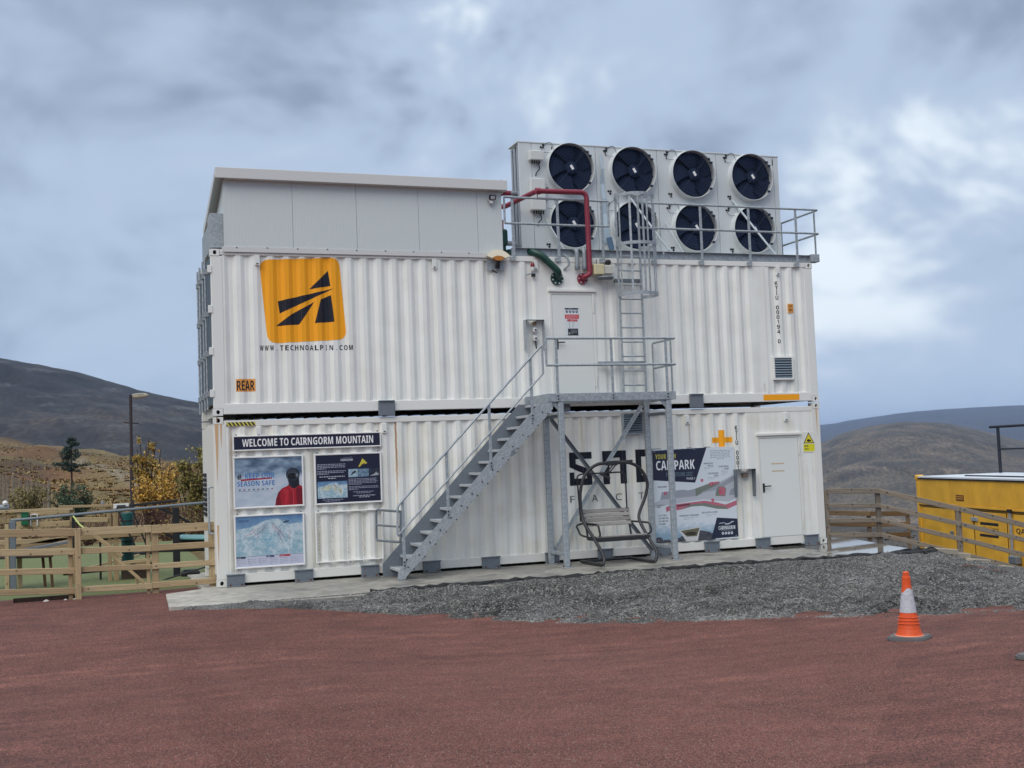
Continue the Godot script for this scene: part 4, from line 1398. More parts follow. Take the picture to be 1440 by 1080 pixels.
func piste_map(im: Image, x0: float, y0: float, x1: float, y1: float, r: RandomNumberGenerator, gold: bool) -> void:
	# a painted winter mountain with runs: used on two boards
	var f := FastNoiseLite.new(); f.seed = 4; f.frequency = 0.02; f.fractal_octaves = 4
	var w := im.get_width(); var h := im.get_height()
	for y in range(int(y0 * h), int(y1 * h)):
		for x in range(int(x0 * w), int(x1 * w)):
			var u := (float(x) / w - x0) / (x1 - x0)
			var v := (float(y) / h - y0) / (y1 - y0)
			var ridge := 0.31 - 0.19 * exp(-pow((u - 0.50) / 0.25, 2.0)) - 0.06 * exp(-pow((u - 0.62) / 0.10, 2.0)) - 0.10 * sstep(0.72, 0.95, u) + 0.03 * f.get_noise_2d(u * 300.0, 0.0)
			var n := f.get_noise_2d(u * 260.0, v * 200.0)
			var n2 := f.get_noise_2d(u * 900.0, v * 700.0)
			var col: Color
			if v < ridge:
				col = Color(0.33, 0.47, 0.63).lerp(Color(0.47, 0.60, 0.72), clampf(v / ridge + n * 0.5, 0, 1))
			else:
				col = Color(0.75, 0.80, 0.83).lerp(Color(0.52, 0.66, 0.72), clampf(0.32 + 0.9 * n + 0.5 * n2 + 0.25 * (v - ridge), 0, 1))
				var bowl := exp(-pow((u - 0.48) / 0.16, 2.0) - pow((v - 0.62) / 0.16, 2.0))
				col = col.lerp(Color(0.40, 0.62, 0.72), 0.6 * bowl * (0.6 + n2))
			im.set_pixel(x, y, col)
	var at := func(u, v): return Vector2(lerpf(x0, x1, u), lerpf(y0, y1, v))
	for k in 44:
		var side := k % 2 == 0
		var p := Vector2(r.randf_range(0.30, 0.50), r.randf_range(0.2, 0.36)) if side else Vector2(r.randf_range(0.52, 0.78), r.randf_range(0.14, 0.5))
		var line := [at.call(p.x, p.y)]
		for s in 9:
			p += Vector2(r.randf_range(-0.05, 0.012) if side else r.randf_range(-0.025, 0.035), r.randf_range(0.005, 0.05))
			if p.y > (0.72 if side else 0.95): break
			line.append(at.call(p.x, p.y))
		var col: Color = [Color(0.86, 0.89, 0.90), Color(0.55, 0.38, 0.45), Color(0.85, 0.87, 0.88), Color(0.42, 0.52, 0.60), Color(0.62, 0.52, 0.56)][k % 5]
		if gold:
			col = [Color(0.80, 0.76, 0.42), Color(0.85, 0.88, 0.82), Color(0.72, 0.6, 0.4)][k % 3]
		stroke_ink(im, line, r.randf_range(0.002, 0.005), col)
	stroke_ink(im, [at.call(0.10, 0.47), at.call(0.09, 0.56), at.call(0.12, 0.66), at.call(0.155, 0.74), at.call(0.15, 0.82)], 0.007, Color(0.86, 0.89, 0.91))
	stroke_ink(im, [at.call(0.85, 0.4), at.call(0.83, 0.6), at.call(0.82, 0.82)], 0.008, Color(0.86, 0.89, 0.91))
	stroke_ink(im, [at.call(0.66, 0.5), at.call(0.72, 0.68), at.call(0.77, 0.84), at.call(0.78, 0.97)], 0.009, Color(0.82, 0.84, 0.84))
	stroke_ink(im, [at.call(0.53, 0.17), at.call(0.66, 0.42)], 0.008, Color(0.45, 0.28, 0.34))
	ink(im, PackedVector2Array([at.call(0.70, 0.17), at.call(0.79, 0.14), at.call(0.79, 0.18), at.call(0.71, 0.21)]), Color(0.18, 0.26, 0.30))


func build_signs() -> void:
	var r := RandomNumberGenerator.new(); r.seed = 20
	var f := FastNoiseLite.new(); f.seed = 33; f.frequency = 0.01; f.fractal_octaves = 5
	var navy := Color(0.105, 0.12, 0.21)
	# heading board
	var im := Image.create(64, 16, false, Image.FORMAT_RGB8)
	im.fill(navy)
	var hb := framed("welcome_board", "long dark blue board reading WELCOME TO CAIRNGORM MOUNTAIN in white capitals", 0.305, 2.91, 2.30, 2.565, im, 0.022)
	obj("lettering", print_at(letters("WELCOME TO CAIRNGORM MOUNTAIN", 0.465, 2.765, 2.372, 2.503), 0.0265), flat("white_print", Color(0.93, 0.93, 0.93), 0.5), hb)
	# KEEP OUR SEASON SAFE
	im = Image.create(512, 384, false, Image.FORMAT_RGB8)
	cloudy(im, f, 0, 0.36, Color(0.27, 0.35, 0.45), Color(0.60, 0.68, 0.75), 0.6, 1.1)
	for y in range(int(0.30 * 384), 384):
		for x in 512:
			var k := clampf((y / 384.0 - 0.30) / 0.12 + 0.5 * f.get_noise_2d(x, y), 0, 1)
			var snow := Color(0.66, 0.72, 0.78).lerp(Color(0.76, 0.79, 0.83), clampf(0.5 + 0.8 * f.get_noise_2d(x * 0.8, y * 1.6), 0, 1))
			im.set_pixel(x, y, im.get_pixel(x, int(0.30 * 384) - 1).lerp(snow, k) if y < 0.45 * 384 else snow)
	text_ink(im, "#", 0.03, 0.105, 0.325, 0.44, Color(0.12, 0.12, 0.15))
	text_ink(im, "KEEP OUR", 0.15, 0.585, 0.315, 0.425, Color(0.24, 0.46, 0.70))
	ink(im, pv([0.08, 0.432, 0.55, 0.412, 0.545, 0.44, 0.09, 0.468]), Color(0.62, 0.14, 0.20))
	text_ink(im, "SEASON SAFE", 0.035, 0.585, 0.475, 0.575, Color(0.22, 0.42, 0.66))
	for i in 8:
		var cx := 0.07 + i * 0.068
		rect_ink(im, cx - 0.014, 0.635, cx + 0.014, 0.665, [Color(0.35, 0.42, 0.46), Color(0.55, 0.4, 0.42), Color(0.42, 0.42, 0.45)][i % 3])
	small_print(im, 0.045, 0.56, 0.675, 1, 0.1, 0.012, Color(0.45, 0.48, 0.52), r)
	# printed figure in a red jacket, helmet and dark face mask
	ink(im, pv([0.585, 1.0, 0.60, 0.86, 0.635, 0.73, 0.69, 0.65, 0.77, 0.605, 0.80, 0.565, 0.93, 0.57, 1.0, 0.625, 1.0, 1.0]), Color(0.62, 0.11, 0.16))
	ink(im, pv([0.585, 1.0, 0.60, 0.86, 0.635, 0.73, 0.67, 0.68, 0.66, 0.8, 0.68, 1.0]), Color(0.47, 0.08, 0.13))
	ink(im, pv([0.70, 0.68, 0.76, 0.645, 0.79, 0.72, 0.77, 0.95, 0.72, 0.99, 0.74, 0.80]), Color(0.70, 0.16, 0.21))
	ink(im, pv([0.80, 0.75, 0.84, 0.72, 0.845, 1.0, 0.81, 1.0]), Color(0.55, 0.09, 0.14))
	ink(im, pv([0.90, 0.63, 1.0, 0.66, 1.0, 1.0, 0.91, 1.0]), Color(0.45, 0.07, 0.13))
	stroke_ink(im, [Vector2(0.855, 0.64), Vector2(0.86, 0.8), Vector2(0.862, 1.0)], 0.006, Color(0.75, 0.3, 0.34))
	stroke_ink(im, [Vector2(0.79, 0.60), Vector2(0.86, 0.69), Vector2(0.94, 0.61)], 0.01, Color(0.72, 0.22, 0.26))
	ink(im, pv([0.775, 0.44, 0.95, 0.42, 0.955, 0.6, 0.87, 0.67, 0.80, 0.60]), Color(0.10, 0.11, 0.15))
	ink(im, oval(0.86, 0.375, 0.103, 0.142, 32), Color(0.13, 0.15, 0.19))
	ink(im, oval(0.85, 0.32, 0.07, 0.07, 24), Color(0.20, 0.23, 0.28))
	ink(im, oval(0.858, 0.40, 0.088, 0.078, 24), Color(0.30, 0.33, 0.37))
	ink(im, oval(0.855, 0.405, 0.078, 0.068, 24), Color(0.055, 0.065, 0.085))
	ink(im, pv([0.80, 0.40, 0.82, 0.385, 0.85, 0.39, 0.84, 0.41]), Color(0.16, 0.18, 0.21))
	ink(im, pv([0.90, 0.36, 0.935, 0.34, 0.945, 0.41, 0.905, 0.43]), Color(0.42, 0.46, 0.5))
	stroke_ink(im, [Vector2(0.775, 0.40), Vector2(0.79, 0.5), Vector2(0.83, 0.60)], 0.008, Color(0.3, 0.33, 0.38))
	framed("safety_poster", "framed poster of a person in a red jacket and helmet against snow", 0.30, 1.51, 1.305, 2.205, im)
	# information board
	im = Image.create(512, 384, false, Image.FORMAT_RGB8)
	im.fill(navy)
	text_ink(im, "CAIRNGORM", 0.385, 0.575, 0.088, 0.135, Color(0.82, 0.83, 0.86))
	stroke_ink(im, [Vector2(0.42, 0.08), Vector2(0.47, 0.06), Vector2(0.5, 0.07), Vector2(0.56, 0.05)], 0.005, Color(0.6, 0.63, 0.7))
	ink(im, pv([0.725, 0.09, 0.80, 0.195, 0.655, 0.275]), Color(0.80, 0.74, 0.27))
	ink(im, pv([0.695, 0.235, 0.74, 0.20, 0.765, 0.195, 0.755, 0.22, 0.70, 0.25]), Color(0.25, 0.24, 0.15))
	var pale := Color(0.62, 0.64, 0.71)
	small_print(im, 0.02, 0.47, 0.19, 4, 0.03, 0.016, pale, r)
	small_print(im, 0.02, 0.47, 0.33, 3, 0.03, 0.016, pale, r)
	small_print(im, 0.05, 0.45, 0.445, 2, 0.035, 0.02, Color(0.72, 0.73, 0.78), r, true)
	cloudy(im, f, 0.0, 0.0, pale, pale, 1, 1)
	for q in [[0.50, 0.65, Color(0.50, 0.61, 0.68), Color(0.68, 0.76, 0.80)], [0.655, 0.82, Color(0.30, 0.40, 0.50), Color(0.50, 0.59, 0.67)], [0.825, 0.98, Color(0.13, 0.15, 0.21), Color(0.20, 0.22, 0.28)]]:
		for y in range(int(0.31 * 384), int(0.48 * 384)):
			for x in range(int(q[0] * 512), int(q[1] * 512)):
				im.set_pixel(x, y, q[2].lerp(q[3], clampf(0.5 + f.get_noise_2d(x * 3.0, y * 4.0), 0, 1)))
	ink(im, pv([0.53, 0.45, 0.56, 0.38, 0.60, 0.34, 0.63, 0.37, 0.58, 0.41]), Color(0.16, 0.2, 0.24))
	ink(im, pv([0.83, 0.47, 0.90, 0.43, 0.94, 0.38, 0.945, 0.41, 0.98, 0.42, 0.96, 0.46]), Color(0.62, 0.64, 0.67))
	piste_map(im, 0.02, 0.55, 0.48, 0.90, r, true)
	small_print(im, 0.50, 0.97, 0.515, 5, 0.028, 0.014, pale, r)
	small_print(im, 0.50, 0.97, 0.675, 3, 0.03, 0.014, pale, r)
	small_print(im, 0.56, 0.90, 0.785, 2, 0.03, 0.014, pale, r, true)
	small_print(im, 0.56, 0.92, 0.865, 2, 0.032, 0.016, Color(0.7, 0.71, 0.76), r, true)
	small_print(im, 0.08, 0.42, 0.925, 2, 0.03, 0.014, pale, r, true)
	framed("information_board", "framed dark blue information board with a small yellow triangle and map", 1.695, 2.905, 1.305, 2.205, im)
	# piste map
	im = Image.create(512, 384, false, Image.FORMAT_RGB8)
	im.fill(Color(0.74, 0.75, 0.82))
	piste_map(im, 0.0, 0.0, 1.0, 0.80, r, false)
	text_ink(im, "CAIRNGORM", 0.035, 0.19, 0.065, 0.115, Color(0.20, 0.30, 0.42))
	rect_ink(im, 0.0, 0.795, 1.0, 0.802, Color(0.25, 0.3, 0.4))
	for q in [[0.0, 0.135, Color(0.17, 0.2, 0.3)], [0.44, 0.56, Color(0.2, 0.25, 0.4)], [0.635, 0.80, Color(0.68, 0.18, 0.26)]]:
		rect_ink(im, q[0], 0.795, q[1], 0.835, q[2])
		small_print(im, q[0] + 0.02, q[1] - 0.02, 0.81, 1, 0.1, 0.012, Color(0.8, 0.8, 0.85), r)
	for c in 6:
		small_print(im, 0.03 + 0.155 * c, 0.03 + 0.155 * c + 0.11, 0.855, 4, 0.034, 0.009, Color(0.52, 0.53, 0.60), r)
		for k in 3:
			if c < 3:
				ink(im, oval(0.022 + 0.155 * c, 0.858 + 0.034 * k, 0.006, 0.008, 8), Color(0.3, 0.3, 0.38))
	framed("piste_map_board", "framed blue and white painted ski run map below the red jacket poster", 0.295, 1.50, 0.285, 1.20, im)
	# frame that has lost its board
	var e := framed("empty_sign_frame", "empty white sign frame with bare streaked corrugation behind it", 1.69, 2.90, 0.295, 1.19, null, 0.024)
	var gl := MB.new()
	r.seed = 4
	for x in [1.76, 1.99, 2.27, 2.55]:
		for i in 44:
			var yy := 0.36 + i * 0.0185
			if r.randf() < 0.78:
				gl.box(Vector3(x + r.randf_range(-0.012, 0.012), yy, -0.004), Vector3(r.randf_range(0.006, 0.02), r.randf_range(0.006, 0.016), 0.008), Basis(Vector3(0, 0, 1), r.randf_range(-0.8, 0.8)), 0.001)
	obj("old_adhesive", gl, flat("adhesive", Color(0.66, 0.61, 0.54), 0.9), e)
	build_car_park_board(r, f)
	# electrical warning by the door
	var wt := thing("warning_sign", "yellow triangle warning sign above a yellow label beside the lower door", "sign", Vector3(11.9, 1.89, 0.0))
	im = Image.create(192, 260, false, Image.FORMAT_RGB8)
	im.fill(Color(0.88, 0.88, 0.84))
	ink(im, pv([0.5, 0.03, 0.95, 0.57, 0.05, 0.57]), Color(0.12, 0.12, 0.12))
	ink(im, pv([0.5, 0.10, 0.86, 0.535, 0.14, 0.535]), Color(0.86, 0.80, 0.12))
	ink(im, pv([0.34, 0.44, 0.42, 0.36, 0.55, 0.38, 0.70, 0.45, 0.68, 0.49, 0.4, 0.50]), Color(0.15, 0.14, 0.1))
	rect_ink(im, 0.03, 0.60, 0.97, 0.97, Color(0.86, 0.83, 0.16))
	small_print(im, 0.12, 0.88, 0.67, 1, 0.1, 0.07, Color(0.25, 0.24, 0.12), r)
	small_print(im, 0.12, 0.88, 0.82, 1, 0.1, 0.06, Color(0.25, 0.24, 0.12), r)
	var wm := flat("warning_print", Color(1, 1, 1), 0.4)
	wm.albedo_texture = ImageTexture.create_from_image(im)
	one("backing", Vector3(11.745, 1.885, -0.007), Vector3(12.035, 2.305, 0.0), M.frame_white, wt, 0.001)
	var wb := MB.new()
	wb.face(Vector2(11.747, 1.887), Vector2(12.033, 2.303), 0.002)
	obj("printed_panel", wb, wm, wt)


func build_car_park_board(r: RandomNumberGenerator, f: FastNoiseLite) -> void:
	var x0 := 8.30
	var x1 := 10.125
	var y0 := 0.235
	var y1 := 2.06
	var im := Image.create(640, 640, false, Image.FORMAT_RGB8)
	im.fill(Color(0.83, 0.86, 0.89))
	var navy := Color(0.135, 0.16, 0.25)
	# photograph strip at the foot
	for y in range(int(0.80 * 640), 640):
		for x in int(0.72 * 640):
			var v := (y / 640.0 - 0.80) / 0.2
			var u := x / 640.0
			var n := f.get_noise_2d(x * 2.0, y * 3.0)
			var land := 0.66 + 0.12 * n + 0.2 * sin(u * 9.0)
			var c := Color(0.83, 0.86, 0.89).lerp(Color(0.55, 0.66, 0.74), clampf(v * 1.6 + n * 0.4, 0, 1))
			if v > land:
				c = Color(0.20, 0.22, 0.26).lerp(Color(0.36, 0.36, 0.38), clampf(0.5 + 1.2 * f.get_noise_2d(x * 5.0, y * 7.0), 0, 1))
			im.set_pixel(x, y, c)
	ink(im, pv([0.28, 0.88, 0.54, 0.85, 0.50, 1.0, 0.36, 1.0]), Color(0.80, 0.80, 0.80))
	ink(im, pv([0.30, 0.885, 0.53, 0.862, 0.49, 0.95, 0.37, 0.95]), Color(0.42, 0.40, 0.32))
	ink(im, oval(0.42, 0.92, 0.07, 0.02), Color(0.22, 0.20, 0.17))
	# heading
	ink(im, pv([0.0, 0.015, 0.66, 0.0, 0.50, 0.375, 0.0, 0.33]), navy)
	text_ink(im, "YOUR NEW", 0.035, 0.285, 0.055, 0.105, Color(0.80, 0.76, 0.30))
	text_ink(im, "CAR PARK", 0.04, 0.505, 0.125, 0.225, Color(0.93, 0.94, 0.95))
	text_ink(im, "FOR AUTUMN 2022", 0.155, 0.475, 0.255, 0.30, Color(0.38, 0.45, 0.50))
	text_ink(im, "PHASE 1", 0.40, 0.50, 0.315, 0.34, Color(0.82, 0.84, 0.86))
	# plan
	var g1 := Color(0.60, 0.62, 0.66); var g2 := Color(0.72, 0.74, 0.77); var pink := Color(0.73, 0.42, 0.49); var olive := Color(0.47, 0.50, 0.46)
	ink(im, pv([0.0, 0.575, 0.07, 0.54, 0.095, 0.46, 0.35, 0.445, 0.41, 0.455, 0.55, 0.43, 0.68, 0.385, 0.80, 0.38, 1.0, 0.30, 1.0, 0.565, 0.9, 0.60, 0.72, 0.58, 0.6, 0.56, 0.3, 0.585, 0.0, 0.62]), g2)
	ink(im, pv([0.07, 0.54, 0.095, 0.46, 0.35, 0.445, 0.41, 0.455, 0.50, 0.44, 0.50, 0.52, 0.3, 0.53]), g1)
	ink(im, pv([0.50, 0.44, 0.66, 0.395, 0.80, 0.375, 0.80, 0.40, 0.50, 0.525]), olive)
	ink(im, pv([0.64, 0.405, 0.69, 0.38, 0.80, 0.375, 0.78, 0.40]), pink)
	ink(im, pv([0.55, 0.49, 0.78, 0.41, 1.0, 0.31, 1.0, 0.36, 0.80, 0.46]), g1)
	ink(im, pv([0.75, 0.48, 0.78, 0.43, 0.85, 0.43, 0.88, 0.46, 0.86, 0.54, 0.74, 0.53]), olive)
	ink(im, pv([0.79, 0.44, 0.85, 0.435, 0.87, 0.47, 0.85, 0.53, 0.79, 0.52]), pink)
	ink(im, pv([0.93, 0.47, 1.0, 0.44, 1.0, 0.525, 0.91, 0.53]), g1)
	ink(im, pv([0.13, 0.625, 0.20, 0.60, 0.45, 0.585, 0.60, 0.575, 0.75, 0.60, 0.86, 0.63, 1.0, 0.59, 1.0, 0.64, 0.88, 0.68, 0.75, 0.67, 0.58, 0.63, 0.45, 0.63, 0.30, 0.66, 0.16, 0.665, 0.14, 0.68]), pink)
	ink(im, pv([0.30, 0.655, 0.45, 0.605, 0.60, 0.60, 0.75, 0.635, 0.88, 0.655, 0.88, 0.68, 0.75, 0.67, 0.58, 0.63, 0.45, 0.63]), olive)
	ink(im, pv([0.26, 0.61, 0.43, 0.595, 0.42, 0.615, 0.28, 0.625]), Color(0.42, 0.22, 0.28))
	for q in [[0.135, 0.475], [0.70, 0.40], [0.585, 0.355], [0.80, 0.485], [0.705, 0.575], [0.26, 0.635]]:
		ink(im, oval(q[0], q[1], 0.017, 0.017, 16), Color(0.72, 0.17, 0.32))
		ink(im, oval(q[0], q[1], 0.006, 0.006, 8), Color(0.9, 0.75, 0.8))
	var dk := Color(0.30, 0.33, 0.38)
	var soft := Color(0.58, 0.61, 0.66)
	small_print(im, 0.70, 0.955, 0.035, 6, 0.018, 0.008, soft, r, true)
	for q in [["VIEWPOINTS", 0.615, 0.73, 0.165], ["+ WALLS", 0.65, 0.73, 0.19], ["PEDESTRIAN", 0.80, 0.92, 0.205], ["HUB", 0.87, 0.92, 0.23], ["CAR PARKING", 0.66, 0.79, 0.275], ["BAYS", 0.74, 0.79, 0.30], ["BANKSIDE", 0.05, 0.155, 0.395], ["PANORAMIC VIEWPOINTS", 0.29, 0.53, 0.715], ["RELAX WITH A VIEW", 0.565, 0.755, 0.695], ["ELECTRIC", 0.04, 0.14, 0.70], ["CAR PARK TOLL", 0.04, 0.16, 0.73], ["TOLL MACHINE", 0.04, 0.155, 0.76], ["PAY HERE", 0.04, 0.12, 0.79]]:
		text_ink(im, q[0], q[1], q[2], q[3], q[3] + 0.018, dk)
	small_print(im, 0.62, 0.73, 0.215, 2, 0.016, 0.006, soft, r)
	small_print(im, 0.83, 0.92, 0.25, 4, 0.016, 0.006, soft, r)
	small_print(im, 0.66, 0.79, 0.325, 2, 0.016, 0.006, soft, r)
	small_print(im, 0.34, 0.53, 0.745, 2, 0.016, 0.006, soft, r)
	small_print(im, 0.62, 0.755, 0.725, 2, 0.016, 0.006, soft, r)
	small_print(im, 0.03, 0.13, 0.595, 2, 0.02, 0.009, dk, r)
	# emblem panel
	ink(im, pv([0.745, 0.765, 1.0, 0.79, 1.0, 0.985, 0.665, 0.99]), navy)
	stroke_ink(im, [Vector2(0.77, 0.83), Vector2(0.83, 0.825), Vector2(0.86, 0.84), Vector2(0.90, 0.835), Vector2(0.93, 0.815), Vector2(0.955, 0.82)], 0.006, Color(0.85, 0.87, 0.9))
	stroke_ink(im, [Vector2(0.84, 0.845), Vector2(0.89, 0.842), Vector2(0.95, 0.815)], 0.005, Color(0.85, 0.87, 0.9))
	text_ink(im, "CAIRNGORM", 0.76, 0.965, 0.86, 0.90, Color(0.93, 0.94, 0.95))
	rect_ink(im, 0.79, 0.91, 0.94, 0.914, Color(0.6, 0.63, 0.7))
	for i in 4:
		ink(im, oval(0.81 + 0.037 * i, 0.94, 0.015, 0.015, 14), Color(0.85, 0.87, 0.9))
		ink(im, oval(0.81 + 0.037 * i, 0.94, 0.006, 0.006, 8), navy)
	var m := flat("car_park_print", Color(1, 1, 1), 0.4)
	m.albedo_texture = ImageTexture.create_from_image(im)
	var t := thing("car_park_board", "large square CAR PARK plan poster behind the platform's front leg", "sign", Vector3((x0 + x1) * 0.5, y0, 0.0))
	one("backing", Vector3(x0, y0, -0.006), Vector3(x1, y1, 0.006), M.frame_white, t, 0.001)
	var b := MB.new()
	b.face(Vector2(x0 + 0.001, y0 + 0.001), Vector2(x1 - 0.001, y1 - 0.001), 0.0085)
	obj("printed_panel", b, m, t)
	for q in [[x0 + 0.05, y1 - 0.05], [x1 - 0.9, y1 - 0.03], [x1 - 0.05, y1 - 0.05], [x0 + 0.05, y0 + 0.05], [x1 - 0.05, y0 + 0.05]]:
		var sc := MB.new()
		sc.lathe([Vector2(0, 0.004), Vector2(0.008, 0.003), Vector2(0.011, 0.0)], Transform3D(Basis(Vector3.RIGHT, PI / 2), Vector3(q[0], q[1], 0.009)), 10)
		obj("screw", sc, M.galv, t)


# ---------- on the roof ----------
func build_plant_room() -> void:
	var t := thing("rooftop_plant_room", "pale grey panelled plant room with a sloping roof on the upper container", "plant room", Vector3(2.85, 5.80, -1.1))
	var pan := flat("sandwich_panel", Color(0.80, 0.825, 0.82), 0.45, 0.05)
	var trim := flat("panel_trim", Color(0.82, 0.82, 0.81), 0.4, 0.1)
	var cuts := [0.25, 1.435, 2.585, 3.745, 4.885, 5.37]
	var back_y := 6.42
	var top_y := 7.07
	for i in 5:
		# micro-ribbed insulated panels, a fine rib every 4 cm
		var mb := MB.new()
		var a: float = cuts[i] + 0.003
		var b: float = cuts[i + 1] - 0.003
		var n := int((b - a) / 0.04)
		for k in n:
			var xa := lerpf(a, b, float(k) / n)
			var xb := lerpf(a, b, float(k + 1) / n)
			var xm := lerpf(xa, xb, 0.22)
			mb.quad(Vector3(xa, 5.84, 0.020), Vector3(xm, 5.84, 0.0172), Vector3(xm, top_y, 0.0172), Vector3(xa, top_y, 0.020), Vector3(0.1, 0, 1))
			mb.quad(Vector3(xm, 5.84, 0.0172), Vector3(xb, 5.84, 0.020), Vector3(xb, top_y, 0.020), Vector3(xm, top_y, 0.0172), Vector3(-0.02, 0, 1))
		mb.span(Vector3(a, 5.84, -0.04), Vector3(b, top_y, 0.0168), 0.002)
		obj("wall_panel", mb, pan, t)
	one("panel_joint", Vector3(0.26, 5.85, -0.035), Vector3(5.36, top_y - 0.01, 0.012), M.dark_galv, t, 0.001)
	for x in [0.25, 5.33]:
		var sd := MB.new()
		sd.prism(pv([-0.02, 5.84, 2.40, 5.84, 2.40, back_y, -0.02, top_y]), Transform3D(Basis(Vector3(0, 0, -1), Vector3(0, 1, 0), Vector3(1, 0, 0)), Vector3(x - 0.004, 0, 0)), 0.048)
		obj("end_wall", sd, pan, t)
	one("back_wall", Vector3(0.26, 5.84, -2.44), Vector3(5.36, back_y, -2.402), pan, t)
	# base flashing with its screws
	var fl := one("base_flashing", Vector3(0.20, 5.765, 0.021), Vector3(5.40, 5.862, 0.032), trim, t, 0.004)
	for i in 10:
		var x := 0.45 + i * 0.53
		var sc := MB.new()
		sc.lathe([Vector2(0, 0.010), Vector2(0.010, 0.006), Vector2(0.016, 0.0)], Transform3D(Basis(Vector3.RIGHT, PI / 2), Vector3(x, 5.845 + 0.004 * (i % 2), 0.032)), 8)
		obj("screw", sc, M.dark_galv, fl)
	# mono-pitch roof with a deep front fascia
	var roof := MB.new()
	roof.prism(pv([-0.155, 7.215, -0.165, 7.185, 2.50, 6.60, 2.51, 6.64]), Transform3D(Basis(Vector3(0, 0, -1), Vector3(0, 1, 0), Vector3(1, 0, 0)), Vector3(0.105, 0, 0)), 5.345)
	obj("roof", roof, trim, t)
	var fa := MB.new()
	fa.span(Vector3(0.10, 7.035, 0.145), Vector3(5.455, 7.222, 0.165), 0.005)
	fa.span(Vector3(0.26, 7.035, 0.021), Vector3(5.455, 7.047, 0.1445), 0.002)
	obj("fascia", fa, trim, t)
	for x in [0.10, 5.43]:
		var vg := MB.new()
		vg.prism(pv([-0.1445, 7.215, -0.1445, 7.09, 2.48, 6.50, 2.51, 6.65]), Transform3D(Basis(Vector3(0, 0, -1), Vector3(0, 1, 0), Vector3(1, 0, 0)), Vector3(x, 0, 0)), 0.022)
		obj("verge_trim", vg, trim, t)
	# galvanised duct on the left end
	var du := MB.new()
	du.span(Vector3(0.02, 5.86, -0.62), Vector3(0.245, 6.47, -0.12), 0.006)
	obj("duct", du, M.galv, t)
	var du2 := MB.new()
	du2.span(Vector3(0.03, 5.86, -1.9), Vector3(0.245, 6.36, -0.75), 0.006)
	obj("duct", du2, M.galv, t)
	# floodlight on the wall
	var fl2 := thing("floodlight", "small black floodlight on the plant room wall near its right end", "floodlight", Vector3(5.17, 6.85, 0.02))
	var hb := MB.new()
	hb.box(Vector3(5.175, 6.90, 0.10), Vector3(0.13, 0.09, 0.05), Basis(Vector3.RIGHT, 0.5), 0.008)
	obj("housing", hb, M.black_plastic, fl2)
	var gl := MB.new()
	gl.box(Vector3(5.172, 6.886, 0.128), Vector3(0.085, 0.055, 0.012), Basis(Vector3.RIGHT, 0.5), 0.003)
	obj("glass", gl, flat("lamp_glass", Color(0.75, 0.77, 0.8), 0.2), fl2)
	var br := MB.new()
	br.tube(arcs([Vector3(5.12, 6.93, 0.021), Vector3(5.10, 6.86, 0.06), Vector3(5.14, 6.81, 0.09)], 0.02), 0.014, 8)
	br.lathe([Vector2(0, 0.05), Vector2(0.035, 0.045), Vector2(0.04, 0.0), Vector2(0, 0)], Transform3D(Basis(Vector3.RIGHT, 1.2), Vector3(5.15, 6.80, 0.06)), 12)
	obj("sensor", br, flat("sensor_grey", Color(0.7, 0.71, 0.72), 0.4), fl2)


